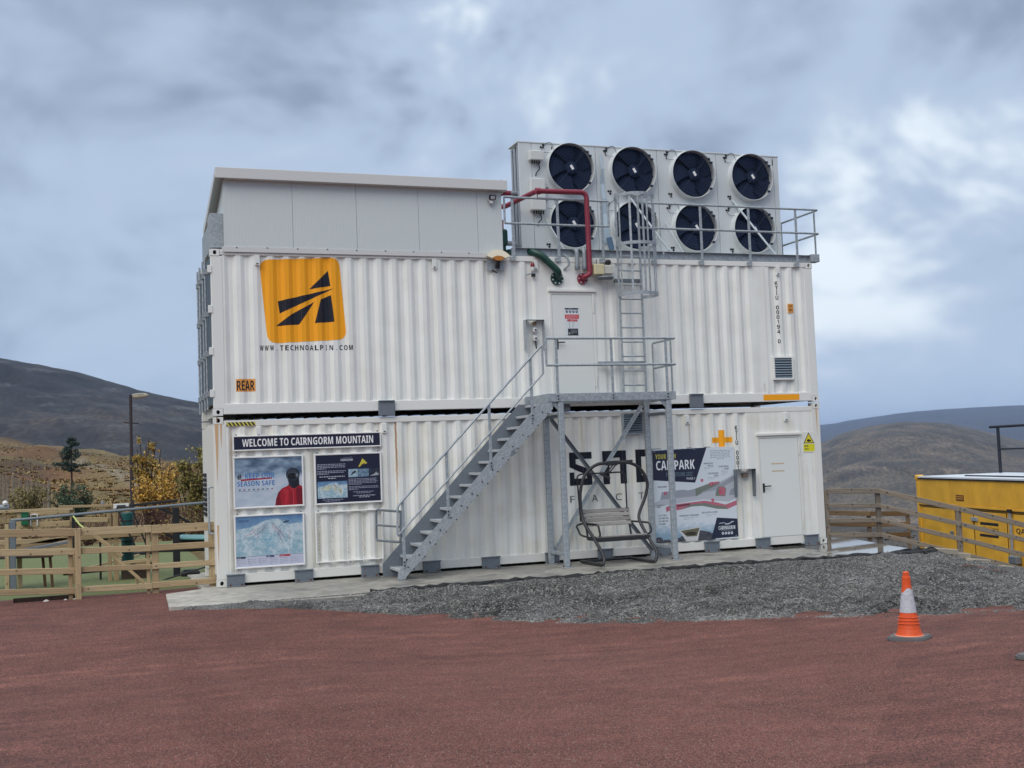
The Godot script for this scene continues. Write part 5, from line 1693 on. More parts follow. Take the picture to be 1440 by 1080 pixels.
func fan_unit(parent: Node3D, x: float, y: float, z: float) -> Node3D:
	var o := thing_part("fan", parent, Vector3(x, y, z))
	var X := Transform3D(Basis(Vector3.RIGHT, PI / 2), Vector3(x, y, z))
	var ring := MB.new()
	ring.lathe([Vector2(0.53, 0.0), Vector2(0.512, 0.04), Vector2(0.507, 0.13), Vector2(0.503, 0.142), Vector2(0.496, 0.138), Vector2(0.492, 0.10), Vector2(0.492, 0.004)], X, 48)
	obj("bell_mouth", ring, M.cooler_grey, o)
	var back := MB.new()
	back.lathe([Vector2(0.0, 0.006), Vector2(0.492, 0.006), Vector2(0.492, 0.003)], X, 40)
	obj("dark_throat", back, M.throat_dark, o)
	for k in 5:
		var mb := MB.new()
		var a := TAU * k / 5 + 0.35
		var r0 := 0.13
		for s in 6:
			var ra := lerpf(r0, 0.485, s / 6.0)
			var rb := lerpf(r0, 0.485, (s + 1) / 6.0)
			var wa := lerpf(0.62, 0.46, s / 6.0)
			var wb := lerpf(0.62, 0.46, (s + 1) / 6.0)
			var sweep_a := 0.28 * s / 6.0
			var sweep_b := 0.28 * (s + 1) / 6.0
			var q := []
			for w in [[ra, a + sweep_a - wa, 0.035], [rb, a + sweep_b - wb, 0.035], [rb, a + sweep_b + wb, 0.085], [ra, a + sweep_a + wa, 0.10]]:
				q.append(Vector3(x + w[0] * cos(w[1]), y + w[0] * sin(w[1]), z + w[2]))
			mb.quad(q[0], q[1], q[2], q[3], Vector3(0, 0, 1))
		obj("blade", mb, M.fan_black, o)
	var hub := MB.new()
	hub.lathe([Vector2(0, 0.150), Vector2(0.09, 0.148), Vector2(0.125, 0.13), Vector2(0.13, 0.02)], X, 24)
	obj("hub", hub, M.fan_black, o)
	# guard: wire rings on four stays
	var gd := MB.new()
	for rr in [0.14, 0.20, 0.26, 0.32, 0.38, 0.44]:
		var pts := []
		for k in 29:
			pts.append(Vector3(x + rr * cos(TAU * k / 28), y + rr * sin(TAU * k / 28), z + 0.150 - 0.02 * rr))
		gd.tube(pts, 0.0035, 4)
	for k in 4:
		var a := TAU * (k + 0.5) / 4 + 0.08
		gd.tube([Vector3(x + 0.10 * cos(a), y + 0.10 * sin(a), z + 0.165), Vector3(x + 0.48 * cos(a), y + 0.48 * sin(a), z + 0.155)], 0.006, 5)
	obj("guard", gd, M.guard_black, o)
	var lab := MB.new()
	lab.box(Vector3(x, y, z + 0.158), Vector3(0.055, 0.10, 0.004), Basis(Vector3(0, 0, 1), 0.55), 0.001)
	obj("hub_label", lab, M.frame_white, o)
	for k in [0.55, 0.75, 5.6]:
		one("guard_clip", Vector3(x + 0.485 * cos(k) - 0.02, y + 0.485 * sin(k) - 0.02, z + 0.13), Vector3(x + 0.485 * cos(k) + 0.025, y + 0.485 * sin(k) + 0.02, z + 0.175), M.guard_black, o)
	return o


func build_cooler() -> void:
	var zf := -1.0
	var t := thing("dry_cooler", "tall pale grey cooling unit with eight black fans in two rows on the roof", "cooling unit", Vector3(9.13, 6.12, -1.25))
	var x0 := 6.14
	var x1 := 12.16
	var y0 := 6.12
	var y1 := 8.33
	var cab := MB.new()
	for i in 4:
		var a := lerpf(x0 + 0.28, x1 - 0.12, i / 4.0)
		var b := lerpf(x0 + 0.28, x1 - 0.12, (i + 1) / 4.0)
		one("front_panel", Vector3(a + 0.004, y0, zf - 0.03), Vector3(b - 0.004, y1 - 0.02, zf), M.cooler_grey, t, 0.006)
	one("front_panel", Vector3(x0, y0, zf - 0.03), Vector3(x0 + 0.276, y1 - 0.02, zf + 0.001), M.cooler_grey, t, 0.006)
	one("front_panel", Vector3(x1 - 0.116, y0, zf - 0.03), Vector3(x1, y1 - 0.02, zf + 0.001), M.cooler_grey, t, 0.006)
	one("top_cover", Vector3(x0 - 0.02, y1 - 0.02, zf - 0.56), Vector3(x1 + 0.012, y1 + 0.008, zf + 0.012), M.cooler_grey, t, 0.004)
	one("right_side", Vector3(x1 - 0.03, y0, zf - 0.55), Vector3(x1, y1 - 0.02, zf - 0.031), M.cooler_grey, t)
	one("coil_block", Vector3(x0 + 0.16, y0 + 0.02, zf - 0.54), Vector3(x1 - 0.03, y1 - 0.02, zf - 0.06), M.dark_steel, t)
	one("base_rail", Vector3(x0 + 0.02, y0 - 0.06, zf - 0.54), Vector3(x1, y0, zf - 0.02), M.galv, t)
	for i in 4:
		var x := x0 + 0.12 + i * 1.9
		one("foot", Vector3(x, 5.83, zf - 0.5), Vector3(x + 0.1, y0 - 0.06, zf - 0.06), M.galv, t)
	# header pipes in the open left end
	for q in [[-0.12, 0.026], [-0.29, 0.03], [-0.46, 0.026]]:
		pipe("header_pipe", [Vector3(x0 + 0.03, y0 + 0.03, zf + q[0]), Vector3(x0 + 0.03, y1 - 0.06, zf + q[0])], q[1], M.header_grey, t, 12)
	var f0 := fan_unit(t, 7.225, 7.815, zf)
	for i in 4:
		for k in 2:
			if i + k == 0:
				continue
			var f := f0.duplicate()
			f.name = numbered(t, "fan")
			t.add_child(f, true)
			f.position = Vector3([7.225, 8.62, 10.015, 11.425][i], [7.815, 6.675][k], zf) - where(t)
	# terminal boxes with cable glands
	var bx := one("terminal_box", Vector3(6.34, 7.94, zf + 0.001), Vector3(6.64, 8.13, zf + 0.13), M.box_grey, t, 0.012)
	var by := one("terminal_box", Vector3(6.33, 6.92, zf + 0.001), Vector3(6.64, 7.56, zf + 0.14), M.box_grey, t, 0.012)
	for q in [[bx, 7.94, 4], [by, 6.92, 5]]:
		for i in q[2]:
			var xx: float = 6.40 + 0.05 * i
			pipe("cable_gland", [Vector3(xx, q[1] - 0.001, zf + 0.07), Vector3(xx, q[1] - 0.07, zf + 0.07)], 0.016, M.black_plastic, q[0], 8)
		pipe("cable", spline([Vector3(6.52, q[1] - 0.06, zf + 0.07), Vector3(6.56, q[1] - 0.16, zf + 0.06), Vector3(6.50, q[1] - 0.24, zf + 0.03), Vector3(6.49, q[1] - 0.30, zf + 0.005)], 4), 0.011, M.black_plastic, q[0], 6)
	# black cable entries and small wires beside each fan
	for i in 4:
		for k in 2:
			var fx: float = [7.225, 8.62, 10.015, 11.425][i]
			var fy: float = [7.815, 6.675][k]
			var spots := [Vector2(-0.60, 0.42), Vector2(-0.55, 0.42), Vector2(-0.55, 0.47), Vector2(-0.54, -0.42), Vector2(-0.50, -0.47), Vector2(-0.49, -0.42)]
			for s in spots:
				var g := MB.new()
				g.lathe([Vector2(0, 0.02), Vector2(0.018, 0.018), Vector2(0.023, 0.0)], Transform3D(Basis(Vector3.RIGHT, PI / 2), Vector3(fx + s.x, fy + s.y, zf)), 10)
				obj("grommet", g, M.black_plastic, t)
			pipe("fan_wire", spline([Vector3(fx - 0.55, fy + 0.44, zf + 0.01), Vector3(fx - 0.45, fy + 0.52, zf + 0.015), Vector3(fx - 0.37, fy + 0.50, zf + 0.02), Vector3(fx - 0.35, fy + 0.36, zf + 0.06)], 4), 0.0045, M.dark_steel, t, 5)
			pipe("fan_wire", spline([Vector3(fx - 0.60, fy + 0.40, zf + 0.01), Vector3(fx - 0.55, fy + 0.32, zf + 0.02), Vector3(fx - 0.47, fy + 0.31, zf + 0.03), Vector3(fx - 0.42, fy + 0.30, zf + 0.05)], 4), 0.004, M.dark_steel, t, 5)
	for x in [6.86, 8.05, 9.45, 10.85, 12.02]:
		one("vent_slot", Vector3(x - 0.008, y1 - 0.20, zf + 0.0012), Vector3(x + 0.008, y1 - 0.07, zf + 0.006), M.dark_steel, t, 0.001)
	# tie rods down to the edge beam, and loose film
	for q in [[8.50, 7.35, 8.95, 6.02], [10.98, 7.3, 11.42, 5.99]]:
		pipe("tie_rod", [Vector3(q[0], q[1], zf + 0.02), Vector3(q[2], q[3], -0.12)], 0.022, M.pale_rod, t, 8)
	for q in [[6.66, 6.78, 6.86, 6.02], [9.35, 6.78, 9.5, 6.02]]:
		pipe("tie_rod", [Vector3(q[0], q[1], zf + 0.02), Vector3(q[2], q[3], -0.5)], 0.014, M.pale_rod, t, 6)
	for q in [[7.93, 8.16, 7.98, 6.3]]:
		var fm := MB.new()
		var wob := [0.0, 0.02, -0.012, 0.015, -0.01, 0.02, 0.0]
		for i in 6:
			var ya := lerpf(q[1], q[3], i / 6.0)
			var yb := lerpf(q[1], q[3], (i + 1) / 6.0)
			var xa: float = lerpf(q[0], q[2], i / 6.0) + wob[i] * 0.6
			var xb: float = lerpf(q[0], q[2], (i + 1) / 6.0) + wob[i + 1] * 0.6
			var wa := 0.018 + 0.010 * i
			fm.quad(Vector3(xa - wa, ya, zf + 0.02 + wob[i]), Vector3(xa + wa, ya, zf + 0.025), Vector3(xb + wa + 0.012, yb, zf + 0.025), Vector3(xb - wa - 0.012, yb, zf + 0.02 + wob[i + 1]), Vector3(0, 0, 1))
		obj("loose_film", fm, M.film_blue, t)
	var ends := MB.new()
	ends.box(Vector3(8.02, 6.28, zf + 0.12), Vector3(0.10, 0.28, 0.10), Basis(Vector3(0, 0, 1), 0.2), 0.02)
	obj("valve", ends, M.valve_blue, t)


func build_roof_rails() -> void:
	var zr := 0.045
	# the edge beam the rails stand on
	var bm := thing("edge_beam", "galvanised channel along the upper container's roof edge under the fans", "beam", Vector3(8.9, 5.83, -0.08))
	for q in [[5.58, 8.80], [8.82, 12.20]]:
		var mb := MB.new()
		mb.span(Vector3(q[0], 5.83, -0.10), Vector3(q[1], 5.985, -0.092), 0.002)
		mb.span(Vector3(q[0], 5.977, -0.091), Vector3(q[1], 5.985, -0.03), 0.002)
		mb.span(Vector3(q[0], 5.83, -0.091), Vector3(q[1], 5.838, -0.03), 0.002)
		obj("channel", mb, M.galv, bm)
	one("corner_block", Vector3(12.19, 5.84, -0.16), Vector3(12.385, 6.0, 0.02), M.galv, bm)
	one("end_channel", Vector3(12.20, 5.83, -1.4), Vector3(12.30, 5.985, -0.165), M.galv, bm)
	var tu := 0.022
	for q in [["guard_rail", "left galvanised roof railing, between plant room and caged ladder", [5.58, 6.50, 7.43], 5.42, 7.57, false], ["guard_rail", "right galvanised roof railing, running from the caged ladder round the corner", [8.55, 9.60, 10.71, 11.83], 8.22, 12.38, true]]:
		var t := thing(q[0], q[1], "railing", Vector3((q[3] + q[4]) * 0.5, 5.72, zr), "galvanised roof railings")
		for x in q[2]:
			one("post", Vector3(x - 0.028, 5.72, zr - 0.006), Vector3(x + 0.028, 6.925, zr + 0.006), M.galv, t, 0.003)
			one("post_foot", Vector3(x - 0.08, 5.715, zr - 0.03), Vector3(x + 0.03, 5.80, zr - 0.0065), M.galv, t)
		for y in [6.93, 6.43]:
			var pts := [Vector3(q[3], y, zr), Vector3(q[4], y, zr)]
			if q[5]:
				pts.append(Vector3(q[4], y, -1.3))
			var mb := MB.new()
			mb.tube(arcs(pts, 0.05), tu, 8)
			obj("rail", mb, M.galv, t)
		if q[5]:
			pipe("rail_end", [Vector3(q[3], 6.93, zr), Vector3(q[3], 6.43, zr)], tu, M.galv, t, 8)
			for z in [-0.06, -1.3]:
				one("post", Vector3(q[4] - 0.03, 5.97, z - 0.028), Vector3(q[4] - 0.018, 6.925, z + 0.028), M.galv, t, 0.003)
		else:
			for x in [q[3], q[4]]:
				pipe("rail_end", [Vector3(x, 6.93, zr), Vector3(x, 6.43, zr)], tu, M.galv, t, 8)


func build_pipework() -> void:
	var red: Material = M.red_paint
	var t := thing("red_pipe", "red pipe bending over the roof railing down to the container wall", "pipe", Vector3(7.0, 5.38, 0.1))
	pipe("pipe_run", arcs([Vector3(6.98, 5.40, 0.02), Vector3(6.98, 5.42, 0.13), Vector3(7.09, 5.47, 0.13), Vector3(7.09, 7.07, 0.12), Vector3(6.07, 7.06, 0.10), Vector3(5.90, 7.05, -1.26), Vector3(5.78, 7.05, -1.30), Vector3(5.78, 7.33, -1.30), Vector3(6.05, 7.33, -1.26)], 0.13, 6), 0.05, red, t, 14)
	var fg := MB.new()
	fg.lathe([Vector2(0, 0.03), Vector2(0.105, 0.03), Vector2(0.11, 0.02), Vector2(0.11, 0.0), Vector2(0, 0)], Transform3D(Basis(Vector3.RIGHT, PI / 2), Vector3(6.98, 5.40, 0.0)), 20)
	var fo := obj("flange", fg, red, t)
	for k in 6:
		var a := TAU * k / 6
		var b := MB.new()
		b.lathe([Vector2(0, 0.016), Vector2(0.012, 0.016), Vector2(0.012, 0)], Transform3D(Basis(Vector3.RIGHT, PI / 2), Vector3(6.98 + 0.085 * cos(a), 5.40 + 0.085 * sin(a), 0.03)), 6)
		obj("bolt", b, M.bright_bolt, fo)
	var cl := MB.new()
	cl.lathe([Vector2(0, -0.05), Vector2(0.062, -0.05), Vector2(0.066, 0.0), Vector2(0.062, 0.05), Vector2(0, 0.05)], Transform3D(Basis(Vector3(0, 0, 1), PI / 2), Vector3(6.10, 7.06, 0.095)), 16)
	obj("coupling", cl, red, t)
	pipe("support_pin", [Vector3(6.09, 7.01, 0.09), Vector3(6.09, 6.90, 0.05)], 0.012, M.galv, t, 6)
	pipe("pipe_stub", [Vector3(6.03, 7.33, -1.262), Vector3(6.17, 7.33, -1.255)], 0.052, M.header_grey, t, 12)
	var vb := MB.new()
	vb.lathe([Vector2(0, 0.0), Vector2(0.09, 0.0), Vector2(0.10, 0.03), Vector2(0.075, 0.06), Vector2(0.075, 0.14), Vector2(0.03, 0.17), Vector2(0.03, 0.26), Vector2(0, 0.26)], Transform3D(Basis(), Vector3(5.80, 7.30, -1.16)), 14)
	obj("valve_body", vb, red, t)
	for k in 3:
		var b := MB.new()
		b.lathe([Vector2(0, 0.05), Vector2(0.03, 0.05), Vector2(0.03, 0)], Transform3D(Basis(Vector3(0, 0, 1), PI / 2), Vector3(5.74, 7.18 + 0.09 * k, -1.2)), 8)
		obj("bolt", b, M.bright_bolt, t)
	# green pipe
	var g := thing("green_pipe", "short dark green pipe curving over the roof edge above the door", "pipe", Vector3(6.45, 5.38, 0.1))
	pipe("pipe_run", arcs([Vector3(5.86, 6.08, -1.1), Vector3(5.90, 5.98, -0.35), Vector3(5.99, 5.90, 0.0), Vector3(6.12, 5.82, 0.09), Vector3(6.44, 5.50, 0.14), Vector3(6.46, 5.41, 0.02)], 0.09, 6), 0.068, M.green_paint, g, 14)
	var gf := MB.new()
	gf.lathe([Vector2(0, 0.035), Vector2(0.125, 0.035), Vector2(0.13, 0.025), Vector2(0.13, 0.0), Vector2(0, 0)], Transform3D(Basis(Vector3.RIGHT, PI / 2), Vector3(6.45, 5.40, 0.0)), 22)
	var go := obj("flange", gf, M.green_paint, g)
	for k in 8:
		var a := TAU * k / 8 + 0.3
		var b := MB.new()
		b.lathe([Vector2(0, 0.02), Vector2(0.014, 0.02), Vector2(0.014, 0)], Transform3D(Basis(Vector3.RIGHT, PI / 2), Vector3(6.45 + 0.105 * cos(a), 5.40 + 0.105 * sin(a), 0.035)), 6)
		obj("bolt", b, M.bright_bolt, go)
	# green valve by the plant room
	var v := thing("green_valve", "dark green valve with a pink spindle beside the plant room's right end", "valve", Vector3(5.80, 6.0, -1.15))
	var va := MB.new()
	va.lathe([Vector2(0, 0), Vector2(0.10, 0.0), Vector2(0.10, 0.03), Vector2(0.06, 0.06), Vector2(0.06, 0.14), Vector2(0.085, 0.16), Vector2(0.10, 0.17), Vector2(0.10, 0.44), Vector2(0.085, 0.47), Vector2(0, 0.47)], Transform3D(Basis(), Vector3(5.79, 6.08, -1.15)), 16)
	obj("body", va, M.green_paint, v)
	pipe("spindle", [Vector3(5.79, 6.55, -1.15), Vector3(5.79, 6.75, -1.15)], 0.03, flat("faded_pink", Color(0.55, 0.38, 0.42), 0.6), v, 8)
	pipe("branch_pipe", arcs([Vector3(5.87, 6.28, -1.15), Vector3(6.06, 6.28, -1.15), Vector3(6.19, 6.16, -1.16)], 0.06), 0.05, M.header_grey, v, 10)
	# grey pipes going through the wall
	for i in 2:
		var x := 6.86 + 0.155 * i
		var p := thing("grey_pipe", ["left one of the two grey pipes elbowed over the roof edge", "right one of the two grey pipes, next to the red pipe"][i], "pipe", Vector3(x, 5.58, 0.06), "twin grey pipes above the door")
		pipe("pipe_run", arcs([Vector3(x, 5.97, -0.5), Vector3(x, 5.97, 0.07), Vector3(x - 0.005, 5.60, 0.07)], 0.09, 6), 0.042, M.header_grey, p, 12)
		var c := MB.new()
		c.lathe([Vector2(0, 0), Vector2(0.05, 0.0), Vector2(0.052, 0.05), Vector2(0.042, 0.09)], Transform3D(Basis(), Vector3(x - 0.005, 5.57, 0.07)), 14)
		obj("boot", c, M.dark_galv, p)
	var h := MB.new()
	h.tube(arcs([Vector3(6.63, 5.86, 0.0), Vector3(6.67, 5.80, 0.06), Vector3(6.70, 5.66, 0.07), Vector3(6.60, 5.57, 0.0)], 0.06), 0.018, 8)
	tag(obj("hose", h, M.header_grey), "thin grey hooked hose between the green pipe and the grey pipes", "hose")
	# red-capped alarm beacon
	var s := thing("alarm_beacon", "small alarm beacon with a red cap left of the green pipe", "beacon", Vector3(5.94, 5.45, 0.04))
	for q in [["cap", M.red_lamp, [Vector2(0, 0.09), Vector2(0.025, 0.085), Vector2(0.038, 0.05), Vector2(0.04, 0.0)], 5.60], ["body", M.box_grey, [Vector2(0.042, 0.0), Vector2(0.042, -0.06), Vector2(0.03, -0.09), Vector2(0, -0.09)], 5.60]]:
		var mb := MB.new()
		mb.lathe(q[2], Transform3D(Basis(), Vector3(5.94, q[3], 0.06)), 14)
		obj(q[0], mb, q[1], s)
	pipe("arm", [Vector3(5.94, 5.53, 0.05), Vector3(5.92, 5.48, 0.05), Vector3(5.81, 5.45, 0.06)], 0.014, M.header_grey, s, 6)
	one("horn", Vector3(5.925, 5.42, 0.0), Vector3(5.985, 5.475, 0.08), M.black_plastic, s)
	# fan-shaped sensor head on a plate
	var d := thing("sensor_head", "cream fan-shaped sensor with an amber underside at the plant room corner", "sensor", Vector3(5.22, 5.5, 0.1))
	one("mounting_plate", Vector3(5.03, 5.52, 0.012), Vector3(5.37, 5.73, 0.024), M.galv, d)
	var fn := PackedVector2Array()
	for k in 13:
		var a := lerpf(deg_to_rad(148), deg_to_rad(32), k / 12.0)
		fn.append(Vector2(0.275 * cos(a), 0.275 * sin(a)))
	for k in 13:
		var a := lerpf(deg_to_rad(40), deg_to_rad(140), k / 12.0)
		fn.append(Vector2(0.15 * cos(a), 0.15 * sin(a)))
	var hd := MB.new()
	hd.prism(fn, Transform3D(Basis(Vector3.RIGHT, -0.25), Vector3(5.235, 5.63, 0.12)), 0.06)
	obj("head", hd, flat("cream_plastic", Color(0.86, 0.83, 0.74), 0.4), d)
	var am := MB.new()
	am.prism(pv([-0.12, 0.105, -0.05, 0.05, 0.05, 0.05, 0.12, 0.105, 0.06, 0.135, -0.06, 0.135]), Transform3D(Basis(), Vector3(5.235, 5.645, 0.10)), 0.06)
	obj("amber_lens", am, flat("amber", Color(0.72, 0.46, 0.16), 0.35), d)
	pipe("stem", [Vector3(5.22, 5.56, 0.09), Vector3(5.228, 5.70, 0.15)], 0.045, M.black_plastic, d, 12)
	pipe("tilt_arm", [Vector3(5.13, 5.53, 0.05), Vector3(5.21, 5.47, 0.09)], 0.014, M.dark_steel, d, 6)
	# junction boxes left of the ladder
	var j := thing("junction_box", "cream junction boxes on a grey bracket just left of the ladder", "junction box", Vector3(7.35, 5.4, 0.12))
	one("box_body", Vector3(7.16, 5.46, 0.06), Vector3(7.37, 5.665, 0.20), flat("cream_box", Color(0.80, 0.76, 0.62), 0.5), j, 0.012)
	one("box_body", Vector3(7.375, 5.48, 0.05), Vector3(7.57, 5.65, 0.17), flat("pale_box", Color(0.78, 0.78, 0.74), 0.5), j, 0.012)
	var sh := MB.new()
	sh.lathe([Vector2(0, 0.05), Vector2(0.15, 0.05), Vector2(0.165, 0.025), Vector2(0.14, 0.0), Vector2(0, 0.0)], Transform3D(Basis().scaled(Vector3(1.15, 1, 0.6)), Vector3(7.40, 5.38, 0.13)), 20)
	obj("bracket", sh, M.dark_galv, j)
	pipe("antenna_stub", [Vector3(7.24, 5.66, 0.12), Vector3(7.24, 5.76, 0.12)], 0.008, M.black_plastic, j, 6)
	var nb := MB.new()
	nb.lathe([Vector2(0, 0.0), Vector2(0.05, 0.02), Vector2(0.06, 0.06), Vector2(0.04, 0.10), Vector2(0, 0.11)], Transform3D(Basis(), Vector3(7.52, 5.67, 0.05)), 10)
	obj("clamp", nb, M.dark_steel, j)


# ---------- ladder, platform, stair ----------
func build_ladder() -> void:
	var t := thing("caged_ladder", "galvanised vertical ladder with a hooped safety cage up to the roof", "ladder", Vector3(7.93, 3.14, 0.2))
	var z := 0.2
	for x in [7.66, 8.14]:
		one("stile", Vector3(x - 0.012, 3.14, z - 0.03), Vector3(x + 0.012, 7.05, z + 0.03), M.galv, t, 0.003)
	var y := 3.315
	while y < 6.0:
		pipe("rung", [Vector3(7.67, y, z), Vector3(8.13, y, z)], 0.015, M.galv, t, 8)
		y += 0.2785
	for yy in [3.75, 5.36]:
		var so := MB.new()
		so.span(Vector3(7.2 if yy < 4 else 7.62, yy - 0.035, 0.07), Vector3(8.2, yy + 0.035, 0.13), 0.004)
		for x in [7.66, 8.14]:
			so.span(Vector3(x - 0.02, yy - 0.02, 0.131), Vector3(x + 0.02, yy + 0.02, z - 0.0305), 0.003)
			so.span(Vector3(x - 0.02, yy - 0.02, 0.0), Vector3(x + 0.02, yy + 0.02, 0.0695), 0.003)
		obj("wall_bracket", so, M.galv if yy < 4 else M.dark_galv, t)
	# cage
	var hoop_y := [5.02, 5.98, 6.92]
	for hy in hoop_y:
		var mb := MB.new()
		var last := []
		for k in 25:
			var a := lerpf(deg_to_rad(-42), deg_to_rad(222), k / 24.0)
			var c := Vector3(7.90 + 0.385 * cos(a), hy, z + 0.33 + 0.36 * sin(a))
			var n := Vector3(cos(a), 0, sin(a))
			var ring := [c + Vector3(0, -0.03, 0), c + Vector3(0, 0.03, 0), c + n * 0.008 + Vector3(0, 0.03, 0), c + n * 0.008 + Vector3(0, -0.03, 0)]
			if last:
				mb.quad(last[0], ring[0], ring[1], last[1], -n)
				mb.quad(last[3], ring[3], ring[2], last[2], n)
				mb.quad(last[1], ring[1], ring[2], last[2], Vector3.UP)
				mb.quad(last[0], ring[0], ring[3], last[3], Vector3.DOWN)
			last = ring
		for s in [-1.0, 1.0]:
			var e := Vector3(7.90 + s * 0.386 * cos(deg_to_rad(42)), hy, z + 0.33 - 0.36 * sin(deg_to_rad(42)))
			mb.span(Vector3(minf(e.x, 7.90 + s * 0.24), hy - 0.03, e.z - 0.006), Vector3(maxf(e.x, 7.90 + s * 0.24), hy + 0.03, e.z + 0.002), 0.001)
			mb.span(Vector3(7.90 + s * 0.24 - 0.004, hy - 0.03, z + 0.0305), Vector3(7.90 + s * 0.24 + 0.004, hy + 0.03, e.z - 0.0065), 0.001)
		obj("hoop", mb, M.galv, t)
	for k in 7:
		var a := lerpf(deg_to_rad(-25), deg_to_rad(205), k / 6.0)
		var c := Vector3(7.90 + 0.376 * cos(a), 0, z + 0.33 + 0.351 * sin(a))
		var mb := MB.new()
		mb.box(Vector3(c.x, 5.97, c.z), Vector3(0.006, 1.96, 0.042), Basis(Vector3.UP, -a), 0.001)
		obj("cage_bar", mb, M.galv, t)


func build_platform() -> void:
	var t := thing("access_platform", "galvanised steel platform on four legs in front of the upper door", "platform", Vector3(7.1, 0, 0.55))
	var zf := 1.0
	# edge channels
	for q in [[5.77, 8.36, 0.95, 1.0], [5.67, 8.36, 0.06, 0.11]]:
		one("edge_channel", Vector3(q[0], 2.985, q[2]), Vector3(q[1], 3.135, q[3]), M.galv, t, 0.004)
	for x in [5.77, 8.31]:
		one("end_channel", Vector3(x, 2.985, 0.1105), Vector3(x + 0.05, 3.134, 0.9495), M.galv, t, 0.004)
	# open grating floor
	for i in 23:
		var x := 5.87 + i * 0.105
		one("grating_bar", Vector3(x, 3.09, 0.111), Vector3(x + 0.006, 3.125, 0.949), M.galv, t, 0.001)
	var cross := MB.new()
	for k in 9:
		cross.span(Vector3(5.825, 3.10, 0.17 + k * 0.09), Vector3(8.305, 3.118, 0.175 + k * 0.09), 0.001)
	obj("grating_rods", cross, M.galv, t)
	# legs
	for q in [[6.03, 0.955], [8.21, 0.955], [6.05, 0.15], [8.15, 0.15]]:
		var x: float = q[0]
		var z: float = q[1]
		var leg := MB.new()
		leg.span(Vector3(x - 0.05, 0.012, z - 0.045), Vector3(x + 0.05, 2.984, z + 0.045), 0.010)
		var lo := obj("leg", leg, M.galv, t)
		one("base_plate", Vector3(x - 0.10, -0.004, z - 0.09), Vector3(x + 0.10, 0.0115, z + 0.09), M.galv, lo, 0.002)
		for k in [-0.07, 0.07]:
			var b := MB.new()
			b.lathe([Vector2(0, 0.03), Vector2(0.012, 0.03), Vector2(0.012, 0.0)], Transform3D(Basis(), Vector3(x + k, 0.0115, z)), 6)
			obj("bolt", b, M.rusty, lo)
		if z > 0.5:
			var gs := MB.new()
			gs.prism(pv([0, 0, -0.14, 0, 0, -0.16]), Transform3D(Basis(), Vector3(x - 0.051, 2.984, z - 0.004)), 0.008)
			obj("gusset", gs, M.galv, lo)
	# cross bracing in the rear bay and low ties
	for q in [[Vector3(6.12, 2.70, 0.20), Vector3(8.10, 0.12, 0.20)], [Vector3(8.07, 2.93, 0.10), Vector3(6.12, 0.22, 0.10)]]:
		var mb := MB.new()
		var a: Vector3 = q[0]
		var b: Vector3 = q[1]
		var x := (b - a).normalized()
		var B := Basis(x, Vector3(0, 0, 1).cross(x), Vector3(0, 0, 1))
		mb.box((a + b) * 0.5, Vector3(a.distance_to(b), 0.065, 0.006), B, 0.001)
		mb.box((a + b) * 0.5 + B.y * 0.029 + Vector3(0, 0, 0.0285), Vector3(a.distance_to(b), 0.006, 0.05), B, 0.001)
		obj("brace", mb, M.galv if q[0].z < 0.15 else M.dark_galv, t)
	for x in [6.04, 8.18]:
		one("tie", Vector3(x - 0.025, 0.20, 0.1955), Vector3(x + 0.025, 0.26, 0.9095), M.galv, t)
		one("tie", Vector3(x - 0.03, 2.70, 0.1955), Vector3(x + 0.03, 2.76, 0.9095), M.dark_galv, t)
	# guard rail
	var tu := 0.021
	for x in [5.97, 7.065, 8.185]:
		var p := one("rail_post", Vector3(x - 0.026, 2.99, 1.0005), Vector3(x + 0.026, 4.125, 1.013), M.galv, t, 0.003)
		for yy in [3.03, 3.09]:
			var b := MB.new()
			b.lathe([Vector2(0, 0.012), Vector2(0.014, 0.012), Vector2(0.014, 0)], Transform3D(Basis(Vector3.RIGHT, PI / 2), Vector3(x, yy, 1.013)), 6)
			obj("bolt", b, M.dark_steel, p)
	for y in [4.135, 3.645]:
		var mb := MB.new()
		mb.tube(arcs([Vector3(5.77, y, 1.007), Vector3(8.385, y, 1.007), Vector3(8.385, y, 0.10)], 0.04), tu, 8)
		obj("rail", mb, M.galv, t)
	pipe("rail_end", [Vector3(5.77, 4.135, 1.007), Vector3(5.77, 3.645, 1.007)], tu, M.galv, t, 8)
	for z in [0.86, 0.10]:
		one("rail_post", Vector3(8.362, 2.99, z - 0.026), Vector3(8.374, 4.125, z + 0.026), M.galv, t, 0.003)


